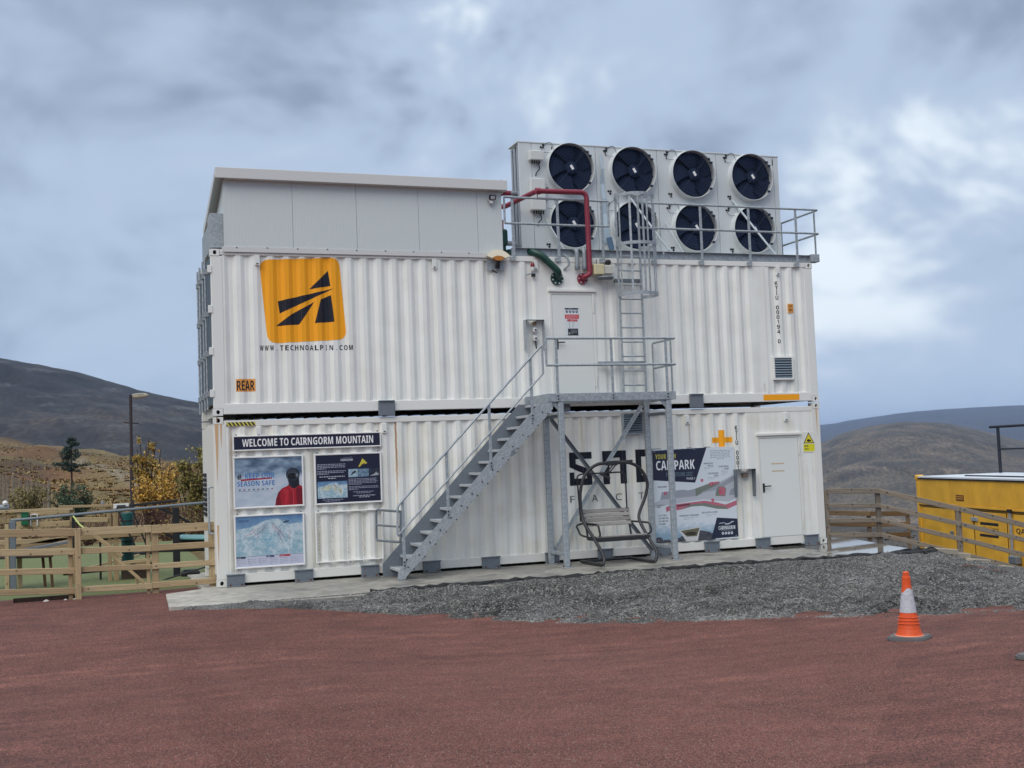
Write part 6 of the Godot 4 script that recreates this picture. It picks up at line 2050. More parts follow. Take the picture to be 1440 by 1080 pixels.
func build_stair() -> void:
	var t := thing("steel_staircase", "galvanised open staircase climbing from the pad to the platform", "staircase", Vector3(4.3, 0, 0.6))
	# two stringers with parallel edges: slope measured on the outer one
	for z in [0.99, 0.19]:
		var sp := pv([2.895, 0.0, 2.915, 0.145, 5.62, 2.985, 5.85, 2.985, 5.87, 2.86, 3.06, 0.055, 3.03, 0.0]) if z > 0.5 else pv([2.83, 0.0, 2.83, 0.22, 5.50, 2.985, 5.86, 2.985, 5.88, 2.80, 3.16, 0.05, 3.12, 0.0])
		var mb := MB.new()
		mb.prism(sp, Transform3D(Basis(), Vector3(0, 0, z - 0.012)), 0.012)
		var s := obj("stringer", mb, M.galv_mottled if z > 0.5 else M.dark_galv, t)
		if z > 0.5:
			for k in 14:
				var bx := 3.09 + k * 0.198
				var by := 0.245 + k * 0.2
				for o in [Vector2(0.0, 0.0), Vector2(0.10, -0.035)]:
					var b := MB.new()
					b.lathe([Vector2(0, 0.010), Vector2(0.013, 0.010), Vector2(0.013, 0)], Transform3D(Basis(Vector3.RIGHT, PI / 2), Vector3(bx + o.x, by + o.y - 0.04, z)), 6)
					obj("bolt", b, M.dark_steel, s)
			var pt := MB.new()
			pt.prism(pv([0, 0, 0.13, 0.075, 0.07, 0.10, 0.13, 0.16, 0.02, 0.10]), Transform3D(Basis(), Vector3(5.02, 2.02, z)), 0.003)
			obj("maker_plate", pt, M.dark_galv, s)
	for k in 15:
		var x := 2.965 + k * 0.1905
		var y := 0.165 + k * 0.2
		var tr := MB.new()
		tr.span(Vector3(x, y - 0.03, 0.1905), Vector3(x + 0.225, y - 0.004, 0.9775), 0.002)
		tr.span(Vector3(x - 0.006, y - 0.045, 0.1905), Vector3(x + 0.03, y, 0.9775), 0.004)
		obj("tread", tr, M.galv_tread, t)
	# outer handrail
	var r := 0.021
	for q in [[3.025, 0.20, 1.33], [3.835, 1.02, 2.15], [4.65, 1.83, 2.97], [5.465, 2.65, 3.78]]:
		var p := one("post", Vector3(q[0] - 0.026, q[1], 0.9905), Vector3(q[0] + 0.026, q[2], 1.003), M.galv, t, 0.003)
		for yy in [0.04, 0.10]:
			var b := MB.new()
			b.lathe([Vector2(0, 0.014), Vector2(0.014, 0.014), Vector2(0.014, 0)], Transform3D(Basis(Vector3.RIGHT, PI / 2), Vector3(q[0], q[1] + yy, 1.003)), 6)
			obj("bolt", b, M.dark_steel, p)
	pipe("handrail", arcs([Vector3(2.915, 0.76, 1.0), Vector3(2.935, 1.255, 1.0), Vector3(5.70, 4.02, 1.0), Vector3(5.70, 3.50, 1.0)], 0.05), r, M.galv, t, 8)
	pipe("mid_rail", [Vector3(2.915, 0.745, 1.0), Vector3(5.70, 3.50, 1.0)], r * 0.8, M.galv, t, 8)
	# self-closing gate across the foot
	var g := thing_part("gate", t, Vector3(2.95, 0.63, 0.55))
	pipe("gate_frame", arcs([Vector3(2.985, 1.16, 0.985), Vector3(2.765, 1.175, 0.10), Vector3(2.755, 0.635, 0.10), Vector3(2.97, 0.64, 0.985), Vector3(2.985, 1.16, 0.985)], 0.05), 0.021, M.dark_galv, g, 8)
	pipe("gate_rail", [Vector3(2.98, 0.90, 0.985), Vector3(2.76, 0.905, 0.10)], 0.018, M.dark_galv, g, 8)
	for yy in [0.75, 1.06]:
		one("gate_hinge", Vector3(2.985, yy - 0.03, 0.972), Vector3(3.05, yy + 0.03, 0.9895), M.dark_steel, g)


# ---------- chairlift seat ----------
func build_chair() -> void:
	var t := thing("chairlift_seat", "old two-person chairlift seat with wooden slats and a hooped black frame", "chairlift seat", Vector3(7.05, 0, 0.9))
	var iron: Material = M.chair_iron
	var lp := [Vector3(7.10, 1.83, 0.74), Vector3(6.80, 1.82, 0.74), Vector3(6.55, 1.64, 0.74), Vector3(6.43, 1.32, 0.76), Vector3(6.42, 0.95, 0.80), Vector3(6.44, 0.74, 0.90), Vector3(6.53, 0.50, 1.06), Vector3(6.62, 0.20, 1.24), Vector3(6.60, 0.07, 1.30), Vector3(6.57, 0.034, 1.22), Vector3(6.56, 0.034, 0.36)]
	var rp := [Vector3(7.10, 1.83, 0.74), Vector3(7.44, 1.83, 0.74), Vector3(7.68, 1.70, 0.74), Vector3(7.80, 1.45, 0.75), Vector3(7.74, 1.18, 0.76), Vector3(7.60, 0.90, 0.78), Vector3(7.56, 0.74, 0.86), Vector3(7.60, 0.50, 1.05), Vector3(7.65, 0.22, 1.30), Vector3(7.60, 0.08, 1.38), Vector3(7.56, 0.034, 1.30), Vector3(7.55, 0.034, 0.36)]
	pipe("frame_tube", spline(lp, 5), 0.030, iron, t, 12)
	pipe("frame_tube", spline(rp, 5), 0.030, iron, t, 12)
	pipe("cross_tube", [Vector3(6.56, 0.034, 0.42), Vector3(7.55, 0.034, 0.40)], 0.028, iron, t, 10)
	one("hanger_plate", Vector3(6.99, 1.79, 0.695), Vector3(7.20, 1.875, 0.785), iron, t, 0.01)
	pipe("top_bar", [Vector3(7.05, 1.855, 0.74), Vector3(7.52, 1.862, 0.74)], 0.022, iron, t, 8)
	# back slats
	var k := 0
	for y in [0.72, 0.80, 0.88, 0.96]:
		board("back_slat", Vector3(6.52, y, 0.66 - (y - 0.7) * 0.28), Vector3(7.48, y, 0.66 - (y - 0.7) * 0.28), 0.068, 0.022, M["chair_wood%d" % (k % 2)], t, Vector3(0, 0.27, 1).normalized())
		k += 1
	for x in [6.56, 7.44]:
		board("back_stay", Vector3(x, 0.48, 0.72), Vector3(x, 1.0, 0.57), 0.04, 0.012, iron, t, Vector3(0, 0.27, 1).normalized())
	# seat slats
	for i in 5:
		var z := 0.72 + i * 0.088
		board("seat_slat", Vector3(6.58, 0.50 - 0.02 * (2 - i) * 0.4, z), Vector3(7.58, 0.50 - 0.02 * (2 - i) * 0.4, z), 0.08, 0.022, M["chair_wood%d" % (i % 2)], t, Vector3.UP)
	one("seat_front_bar", Vector3(6.57, 0.425, 1.09), Vector3(7.64, 0.50, 1.125), iron, t, 0.012)
	for x in [6.60, 7.56]:
		one("seat_bearer", Vector3(x - 0.02, 0.435, 0.62), Vector3(x + 0.02, 0.48, 1.0895), iron, t)
	# arm loops
	pipe("arm", arcs([Vector3(6.50, 0.74, 0.60), Vector3(6.36, 0.72, 0.66), Vector3(6.30, 0.56, 1.0), Vector3(6.50, 0.50, 1.02)], 0.08), 0.018, iron, t, 8)
	pipe("arm", arcs([Vector3(6.52, 0.74, 0.80), Vector3(6.60, 0.74, 1.12), Vector3(6.64, 0.52, 1.12), Vector3(6.58, 0.50, 1.0)], 0.06), 0.018, iron, t, 8)
	pipe("arm", arcs([Vector3(7.48, 0.74, 0.64), Vector3(7.66, 0.72, 1.06), Vector3(7.68, 0.54, 1.10), Vector3(7.58, 0.50, 1.0)], 0.07), 0.018, iron, t, 8)
	one("arm_pad", Vector3(6.47, 0.735, 0.66), Vector3(6.56, 0.765, 1.02), M.black_plastic, t, 0.01)
	# raised safety bar
	pipe("safety_bar", arcs([Vector3(6.50, 0.78, 0.56), Vector3(6.46, 1.20, 0.60), Vector3(6.42, 1.62, 0.66), Vector3(6.50, 1.655, 0.66), Vector3(7.32, 1.66, 0.66), Vector3(7.40, 1.60, 0.66), Vector3(7.45, 0.80, 0.56)], 0.10), 0.015, iron, t, 8)
	pipe("link_rod", [Vector3(7.18, 1.82, 0.78), Vector3(7.04, 1.64, 0.70)], 0.012, iron, t, 6)
	pipe("link_rod", [Vector3(7.12, 1.82, 0.78), Vector3(6.98, 1.64, 0.70)], 0.012, iron, t, 6)
	pipe("handle", [Vector3(6.88, 1.645, 0.68), Vector3(7.04, 1.55, 0.76)], 0.022, M.black_plastic, t, 8)


# ---------- fences and the play area on the left ----------
func wood_of(i: int) -> Material:
	return M["new_wood%d" % (i % 3)]


func build_left_fence() -> void:
	var t := thing("timber_fence", "newer pale four-rail timber fence in front of the green turf, ending at the containers", "fence", Vector3(-2.1, -0.06, -0.32))
	var k := 0
	for q in [[-2.215, 1.115, 0.095, -0.265], [-0.985, 1.0, 0.11, -0.36], [-0.045, 1.02, 0.11, -0.36], [-4.3, 1.14, 0.10, -0.36]]:
		board("post", Vector3(q[0], -0.25, q[3]), Vector3(q[0], q[1], q[3]), q[2], 0.07, wood_of(k), t)
		k += 1
	board("post", Vector3(-2.335, -0.25, -0.37), Vector3(-2.335, 1.03, -0.37), 0.07, 0.07, wood_of(1), t)
	board("post", Vector3(-1.10, -0.25, -0.37), Vector3(-1.10, 0.98, -0.37), 0.06, 0.06, wood_of(0), t)
	for q in [[-5.4, 1.24, -2.262, 1.115, 0.13], [-5.4, 0.93, -2.262, 0.785, 0.11], [-5.4, 0.61, -2.262, 0.465, 0.10], [-5.4, 0.29, -2.262, 0.135, 0.10],
			[-2.168, 1.115, -1.046, 1.105, 0.13], [-2.168, 0.79, -1.046, 0.765, 0.105], [-2.168, 0.475, -1.046, 0.445, 0.09], [-2.168, 0.15, -1.046, 0.125, 0.10],
			[-1.042, 1.10, 0.01, 1.10, 0.145], [-1.042, 0.765, 0.005, 0.77, 0.105], [-1.042, 0.45, 0.005, 0.45, 0.095], [-1.042, 0.135, 0.005, 0.14, 0.10]]:
		var rl := board("rail", Vector3(q[0], q[1] - q[4] * 0.5, -0.305), Vector3(q[2], q[3] - q[4] * 0.5, -0.305), q[4], 0.038, wood_of(k), t)
		k += 1
		if k % 3 == 0:
			for e in [q[0] + 0.05, q[2] - 0.05]:
				var nl := MB.new()
				nl.lathe([Vector2(0, 0.004), Vector2(0.006, 0.0)], Transform3D(Basis(Vector3.RIGHT, PI / 2), Vector3(e, q[3] - q[4] * 0.5, -0.286)), 6)
				obj("nail", nl, M.dark_steel, t)
	# stones along the foot of the fence
	var st := stone_mesh(14)
	var r := RandomNumberGenerator.new(); r.seed = 17
	for q in [[-2.72, 0.035, "white stone lying under the fence, largest of the row"], [-2.42, 0.022, "small pale stone right of the white stone under the fence"], [-2.28, 0.02, "small grey stone at the foot of the middle fence post"]]:
		var m := MeshInstance3D.new()
		m.mesh = st.duplicate()
		m.mesh.surface_set_material(0, flat("pebble%d" % int(q[1] * 1000), Color(0.72, 0.70, 0.68), 0.85))
		m.name = numbered(self, "stone")
		add_child(m, true)
		m.position = Vector3(q[0], -0.05, -0.28)
		m.scale = Vector3(q[1] * 1.4, q[1], q[1])
		tag(m, q[2], "stone", "stones under the left fence")
	# dark edging board under the first span
	var ed := MB.new()
	ed.box(Vector3(-2.75, -0.03, -0.46), Vector3(0.95, 0.09, 0.03), Basis(), 0.004)
	tag(obj("edging_board", ed, M.dark_wood), "dark edging board at the turf edge behind the fence foot", "board")


func build_play_area() -> void:
	var zb := -3.2
	var t := thing("timber_fence", "pale timber railing further back across the turf, with a double post at its right", "fence", Vector3(-2.6, -0.06, zb))
	for q in [[-3.29, 1.36, 0.085], [-2.36, 1.40, 0.085], [-1.70, 1.405, 0.07], [-1.585, 1.405, 0.09]]:
		board("post", Vector3(q[0], -0.1, zb), Vector3(q[0], q[1], zb), q[2], 0.08, wood_of(int(q[1] * 50)), t)
	for q in [[-3.75, 1.37, -2.34, 1.365, 0.055], [-3.26, 1.095, -2.40, 1.095, 0.10], [-3.7, 0.80, -2.44, 0.78, 0.09], [-3.26, 0.70, -2.40, 0.83, 0.08], [-2.60, 1.41, -1.66, 1.385, 0.05], [-2.32, 1.15, -1.72, 1.12, 0.09], [-2.32, 0.80, -1.05, 0.82, 0.08], [-3.22, 1.30, -2.40, 1.31, 0.07]]:
		board("rail", Vector3(q[0], q[1], zb + 0.06), Vector3(q[2], q[3], zb + 0.06), q[4], 0.035, wood_of(int(q[4] * 97)), t)
	var cap := MB.new()
	cap.span(Vector3(-1.62, 1.325, zb + 0.08), Vector3(-1.34, 1.415, zb + 0.11), 0.004)
	var co := obj("sign_plate", cap, M.frame_white, t)
	one("slot", Vector3(-1.56, 1.358, zb + 0.1095), Vector3(-1.40, 1.388, zb + 0.112), M.dark_steel, co, 0.001)
	var gb := thing("green_box", "small green box hanging on the back railing at the left", "box", Vector3(-3.18, 1.1, zb + 0.1))
	one("box_body", Vector3(-3.245, 1.10, zb + 0.09), Vector3(-3.12, 1.325, zb + 0.19), flat("bin_green", Color(0.06, 0.38, 0.24), 0.5), gb, 0.01)
	one("lid", Vector3(-3.252, 1.3255, zb + 0.085), Vector3(-3.113, 1.34, zb + 0.195), flat("lid_green", Color(0.07, 0.32, 0.21), 0.5), gb)
	var wf := thing("white_hoop", "small white rectangular frame beside the green box", "frame", Vector3(-3.03, 1.1, zb + 0.1))
	pipe("frame", arcs([Vector3(-3.085, 1.08, zb + 0.1), Vector3(-3.085, 1.29, zb + 0.1), Vector3(-2.97, 1.29, zb + 0.1), Vector3(-2.97, 1.08, zb + 0.1)], 0.02), 0.012, M.frame_white, wf, 6)
	# steel handrail sloping across everything
	var h := thing("steel_handrail", "long dark grey steel pole rising from a post at the left to behind the containers", "handrail", Vector3(-1.7, -0.06, -2.6))
	var p := MB.new()
	p.span(Vector3(-3.42, -0.08, -2.64), Vector3(-3.31, 1.20, -2.56), 0.008)
	obj("post", p, M.dark_galv, h)
	pipe("rail", [Vector3(-3.40, 1.215, -2.6), Vector3(0.30, 1.385, -2.6)], 0.028, M.dark_galv, h, 10)
	one("post", Vector3(-2.36, 0.55, -2.63), Vector3(-2.30, 1.245, -2.57), M.dark_steel, h)
	board("post_side", Vector3(-3.46, -0.08, -2.58), Vector3(-3.46, 1.15, -2.58), 0.07, 0.06, wood_of(2), h)
	# dark bracketed stand
	var d := thing("bracket_stand", "dark steel post with slanting arms near the container end", "stand", Vector3(-0.47, -0.06, -3.3))
	one("post", Vector3(-0.53, -0.07, -3.36), Vector3(-0.40, 1.29, -3.24), M.dark_steel, d, 0.008)
	for q in [[-0.82, 1.32, -0.54, 1.17], [-0.41, 1.10, -0.08, 0.90], [-0.72, 0.83, -0.50, 0.68], [-0.46, 0.74, -0.02, 0.92], [-1.36, 1.36, -0.42, 1.42]]:
		board("arm", Vector3(q[0], q[1], -3.3), Vector3(q[2], q[3], -3.3), 0.05, 0.05, M.dark_steel, d)
	# teal drum post
	var g := thing("teal_post", "thick dark teal padded post standing behind the fence", "post", Vector3(-1.36, -0.06, -3.9))
	var gm := MB.new()
	gm.lathe([Vector2(0.115, 0.0), Vector2(0.115, 1.26), Vector2(0.105, 1.285), Vector2(0, 1.285)], Transform3D(Basis(), Vector3(-1.36, -0.07, -3.9)), 20)
	obj("padding", gm, M.teal_dark, g)
	var gs := MB.new()
	for yy in [0.25, 0.65, 1.05]:
		gs.lathe([Vector2(0.117, -0.015), Vector2(0.119, 0.0), Vector2(0.117, 0.015)], Transform3D(Basis(), Vector3(-1.36, yy, -3.9)), 20)
	obj("strap", gs, M.dark_steel, g)
	# pale teal flat boards
	for q in [["teal_slab", "long pale teal board lying raised behind the middle of the fence", -1.95, 0.80, -0.94, 0.86, -3.5], ["teal_slab", "pale teal board with a dark underside against the container end", -0.50, 0.70, 0.20, 0.655, -3.5]]:
		var o := thing(q[0], q[1], "board", Vector3((q[2] + q[4]) * 0.5, q[3] - 0.1, q[6]), "pale teal boards")
		board("top", Vector3(q[2], q[3], q[6]), Vector3(q[4], q[5], q[6]), 0.42, 0.03, M.teal_pale, o, Vector3(0, 1, 0.12).normalized())
		board("underframe", Vector3(q[2] + 0.03, q[3] - 0.06, q[6] + 0.05), Vector3(q[4] - 0.03, q[5] - 0.06, q[6] + 0.05), 0.07, 0.05, M.dark_steel, o)
		for e in [0.08, 0.92]:
			var lx: float = lerpf(q[2], q[4], e)
			one("leg", Vector3(lx - 0.02, -0.06, q[6] - 0.02), Vector3(lx + 0.02, q[3] - 0.08, q[6] + 0.02), M.dark_steel, o)
	# thin black frame
	var f := thing("black_frame", "thin black leaning tube frame around the teal post", "frame", Vector3(-1.3, 0.3, -3.0))
	pipe("tube", arcs([Vector3(-1.22, 0.55, -2.9), Vector3(-1.56, 1.345, -3.0), Vector3(-1.30, 1.35, -3.0), Vector3(-1.02, 0.55, -2.9)], 0.02), 0.016, M.black_plastic, f, 6)
	pipe("cross_tube", [Vector3(-1.38, 0.90, -2.95), Vector3(-1.13, 0.91, -2.95)], 0.014, M.black_plastic, f, 6)
	# picnic bench
	var b := thing("bench", "brown framed table end behind the left fence span", "table", Vector3(-3.0, -0.06, -3.0))
	board("table_top", Vector3(-4.2, 0.55, -3.0), Vector3(-2.70, 0.515, -3.0), 0.5, 0.04, M.dark_wood, b, Vector3.UP)
	for x in [-2.86, -2.73, -4.0]:
		board("leg", Vector3(x + 0.02, -0.07, -2.95 + 0.1 * sin(x * 9.0)), Vector3(x - 0.02, 0.50, -2.95 + 0.1 * sin(x * 9.0)), 0.05, 0.05, M.brown_wood, b)
	# loose timber
	var n := 0
	for q in [["loose_board", "diagonal timber brace leaning behind the middle fence span, upper piece", Vector3(-2.12, 1.06, -1.5), Vector3(-1.50, 0.52, -1.5), 0.07], ["loose_board", "diagonal timber brace reaching down to the turf, lower piece", Vector3(-1.78, 0.66, -1.62), Vector3(-1.08, -0.02, -1.3), 0.055], ["loose_board", "short flat timber lying on the turf beyond the middle fence span", Vector3(-1.55, 0.29, -3.0), Vector3(-0.92, 0.33, -3.0), 0.06], ["loose_board", "small upright timber peg on the turf behind the fence", Vector3(-1.26, -0.07, -1.5), Vector3(-1.26, 0.16, -1.5), 0.06], ["loose_board", "grey metal gutter strip sloping behind the left fence span", Vector3(-3.35, 0.66, -2.4), Vector3(-2.42, 0.78, -2.4), 0.05], ["loose_board", "long pale board lying on the turf behind the middle of the fence", Vector3(-2.2, 0.10, -4.6), Vector3(-1.1, 0.26, -5.4), 0.05]]:
		tag(board(q[0], q[2], q[3], q[4], 0.04, M.dark_galv if n == 4 else wood_of(n), self), q[1], "board", "loose timber on the turf")
		n += 1
	var tr := thing("timber_trough", "low timber trough with dark gaps on the turf", "trough", Vector3(-1.25, 0.2, -3.2))
	board("side", Vector3(-1.55, 0.22, -3.15), Vector3(-0.95, 0.24, -3.15), 0.10, 0.03, wood_of(1), tr)
	for x in [-1.33, -1.02]:
		one("opening", Vector3(x, 0.19, -3.134), Vector3(x + 0.09, 0.26, -3.128), M.dark_steel, tr, 0.001)
	one("support", Vector3(-1.5, -0.07, -3.2), Vector3(-1.0, 0.165, -3.17), M.dark_wood, tr)
	# black kerb mats at the back of the turf
	for q in [["rubber_kerb", "long black rubber kerb across the back of the turf", Vector3(-0.55, -0.07, -10.6), Vector3(0.9, 0.10, -10.2)], ["rubber_kerb", "shorter black rubber kerb left of the long one on the turf", Vector3(-1.36, -0.07, -10.1), Vector3(-0.60, 0.05, -9.7)], ["rubber_kerb", "thin black mat edge lying behind the left fence post on the turf", Vector3(-2.6, -0.06, -5.6), Vector3(-1.3, 0.0, -5.3)]]:
		var mb := MB.new()
		mb.span(q[2], q[3], 0.03)
		tag(obj(q[0], mb, M.black_plastic), q[1], "kerb", "black rubber edging on the turf")
	# dark case
	var c := thing("tool_case", "small black case standing on the turf by the container corner", "case", Vector3(-0.22, -0.06, -3.0))
	one("case_body", Vector3(-0.40, -0.06, -3.1), Vector3(-0.06, 0.06, -2.9), M.black_plastic, c, 0.02)
	one("lid", Vector3(-0.36, 0.0605, -3.08), Vector3(-0.10, 0.085, -2.92), M.dark_steel, c, 0.01)
	var rd := MB.new()
	rd.tube([Vector3(-0.86, -0.05, -2.4), Vector3(0.12, 0.19, -2.4)], 0.016, 7)
	tag(obj("leaning_rod", rd, M.black_plastic), "thin dark rod slanting over the black case", "rod")
	# pale strap
	var sp := MB.new()
	sp.tube(spline([Vector3(-2.33, 1.24, -2.55), Vector3(-2.27, 1.17, -2.3), Vector3(-2.2, 1.11, -1.7), Vector3(-2.13, 1.07, -1.3)], 5), 0.014, 6)
	tag(obj("strap", sp, flat("lime_strap", Color(0.72, 0.78, 0.45), 0.7)), "pale yellow-green strap hanging from the steel pole", "strap")
	# grey pipe end with a white knob at the far left
	var k := thing("snow_lance", "grey pipe with a white round end above the back railing at far left", "pipe", Vector3(-3.5, 1.4, -3.3))
	pipe("barrel", [Vector3(-4.2, 1.44, -3.3), Vector3(-3.47, 1.44, -3.3)], 0.055, M.header_grey, k, 12)
	var kb := MB.new()
	kb.lathe([Vector2(0, 0.05), Vector2(0.035, 0.035), Vector2(0.05, 0.0), Vector2(0.035, -0.035), Vector2(0, -0.05)], Transform3D(Basis(), Vector3(-3.53, 1.525, -3.25)), 14)
	obj("knob", kb, M.frame_white, k)
	# nozzle on the post
	var nz := MB.new()
	nz.lathe([Vector2(0.02, 0), Vector2(0.03, 0.05), Vector2(0.025, 0.10), Vector2(0.0, 0.11)], Transform3D(Basis(Vector3(0, 0, 1), 0.3), Vector3(-1.80, 1.38, zb)), 10)
	tag(obj("nozzle", nz, M.header_grey), "small grey nozzle on top of the double post of the back railing", "nozzle")


func build_lamp() -> void:
	var t := thing("street_lamp", "tall dark lamp post with one pale lamp head beyond the turf", "street lamp", Vector3(-0.57, -0.5, -32.4))
	var b := Vector3(-0.57, -0.6, -32.4)
	pipe("pole", [b, b + Vector3(0, 3.3, 0)], 0.085, M.pole_brown, t, 12)
	pipe("pole", [b + Vector3(0, 3.3, 0), b + Vector3(0, 5.95, 0)], 0.065, M.pole_brown, t, 12)
	pipe("cross_bar", [b + Vector3(-0.32, 4.75, 0), b + Vector3(0.33, 4.70, 0)], 0.025, M.pole_brown, t, 8)
	var hd := MB.new()
	hd.lathe([Vector2(0, 0.02), Vector2(0.10, 0.05), Vector2(0.15, 0.25), Vector2(0.13, 0.55), Vector2(0.06, 0.68), Vector2(0, 0.70)], Transform3D(Basis(Vector3(0, 0, 1), -PI / 2 + 0.12).scaled(Vector3(1, 0.75, 1)), b + Vector3(0.05, 5.86, 0)), 16)
	obj("lamp_head", hd, flat("lamp_bowl", Color(0.72, 0.68, 0.60), 0.3), t)
	var cv := MB.new()
	cv.lathe([Vector2(0.05, 0.0), Vector2(0.10, 0.03), Vector2(0.155, 0.25), Vector2(0.135, 0.5)], Transform3D(Basis(Vector3(0, 0, 1), -PI / 2 + 0.12).scaled(Vector3(1, 0.5, 1)), b + Vector3(0.05, 5.92, 0)), 16)
	obj("canopy", cv, flat("lamp_canopy", Color(0.62, 0.60, 0.55), 0.5), t)


# ---------- plants ----------
func leaf_material() -> Material:
	var m := flat("leaf", Color(1, 1, 1), 0.75)
	m.vertex_color_use_as_albedo = true
	m.backlight_enabled = true
	m.backlight = Color(0.5, 0.5, 0.5)
	return m


func shrub(called: String, label: String, cat: String, at: Vector3, h: float, w: float, stems: int, leaves: int, leaf: float, cols: Array, bark: Material, seed_: int, low := 0.15, lean := 0.0, narrow := 0.6) -> void:
	# stems that fork upward, with single leaves along the twigs
	var r := RandomNumberGenerator.new(); r.seed = seed_
	var t := thing(called, label, cat, at)
	var wood_mb := MB.new()
	var twigs := []
	for i in stems:
		var a := r.randf() * TAU
		var out := w * 0.5 * sqrt(r.randf())
		var top := at + Vector3(out * cos(a) + lean * h, h * r.randf_range(0.62, 1.0) * (1.0 - 0.35 * narrow * out / (w * 0.5)), out * sin(a))
		var base := at + Vector3(r.randf_range(-1, 1), 0, r.randf_range(-1, 1)) * 0.06 * w
		var mid := base.lerp(top, 0.5) + Vector3(r.randf_range(-1, 1), 0, r.randf_range(-1, 1)) * 0.08 * w
		var path := spline([base - Vector3(0, 0.3, 0), base, mid, top], 3)
		wood_mb.tube(path, 0.012 * h, 5, 0.003 * h)
		twigs.append(path)
		for j in 6:
			var s := r.randf_range(low, 0.95)
			var p0: Vector3 = base.lerp(mid, s * 2.0) if s < 0.5 else mid.lerp(top, s * 2.0 - 1.0)
			var p1 := p0 + Vector3(r.randf_range(-1, 1), r.randf_range(0.2, 1.0), r.randf_range(-1, 1)).normalized() * (0.24 * w * r.randf_range(0.5, 1.2))
			wood_mb.tube([p0, p0.lerp(p1, 0.5) + Vector3(0, 0.02, 0), p1], 0.005 * h, 4, 0.0015 * h)
			twigs.append([p0, p1])
	obj("trunk", wood_mb, bark, t)
	if leaves == 0:
		return
	var mb := MB.new()
	mb.tinted = true
	for i in leaves:
		var tw: Array = twigs[r.randi() % twigs.size()]
		var s := r.randf()
		var k := mini(int(s * (tw.size() - 1)), tw.size() - 2)
		var p: Vector3 = tw[k].lerp(tw[k + 1], s * (tw.size() - 1) - k)
		if p.y < at.y + h * low:
			continue
		p += Vector3(r.randf_range(-1, 1), r.randf_range(-1, 0.6), r.randf_range(-1, 1)) * 0.075 * w
		var c: Color = cols[r.randi() % cols.size()]
		var v := r.randf_range(0.7, 1.3)
		mb.tint = Color(c.r * v, c.g * v, c.b * v)
		var B := Basis.from_euler(Vector3(r.randf() * 6.0, r.randf() * 6.0, r.randf() * 6.0))
		var n := B.z
		var l := leaf * r.randf_range(0.7, 1.3)
		var q := [p - B.x * l, p - B.y * l * 0.55, p + B.x * l, p + B.y * l * 0.55]
		mb.quad(q[0], q[1], q[2], q[3], n)
	obj("crown", mb, M.leaf, t)


func conifer(label: String, at: Vector3, bare: float, h: float, w: float, seed_: int) -> void:
	var r := RandomNumberGenerator.new(); r.seed = seed_
	var t := thing("pine_tree", label, "tree", at)
	pipe("trunk", [at - Vector3(0, 0.4, 0), at + Vector3(0.02, bare * 0.6, 0), at + Vector3(0, bare + h * 0.97, 0)], 0.06, M.bark_dark, t, 7)
	var mb := MB.new()
	mb.tinted = true
	for i in 46:
		var s := i / 45.0
		var y := bare + h * (0.02 + 0.97 * s)
		var reach := w * 0.5 * pow(1.0 - s, 0.75) * r.randf_range(0.55, 1.15) + 0.06
		if s < 0.12:
			reach *= 0.75
		var a := r.randf() * TAU
		var tip := at + Vector3(cos(a) * reach, y + reach * r.randf_range(-0.15, 0.35), sin(a) * reach)
		var root := at + Vector3(0, y, 0)
		var n := int(50 + 110 * reach)
		for j in n:
			var k := sqrt(r.randf())
			var p := root.lerp(tip, k) + Vector3(r.randf_range(-1, 1), r.randf_range(-0.8, 0.8), r.randf_range(-1, 1)) * 0.13
			var v := r.randf_range(0.6, 1.4)
			mb.tint = Color(0.042 * v, 0.07 * v, 0.055 * v)
			var B := Basis.from_euler(Vector3(r.randf() * 6, r.randf() * 6, r.randf() * 6))
			mb.quad(p - B.x * 0.09, p - B.y * 0.022, p + B.x * 0.09, p + B.y * 0.022, B.z)
	obj("crown", mb, M.leaf, t)


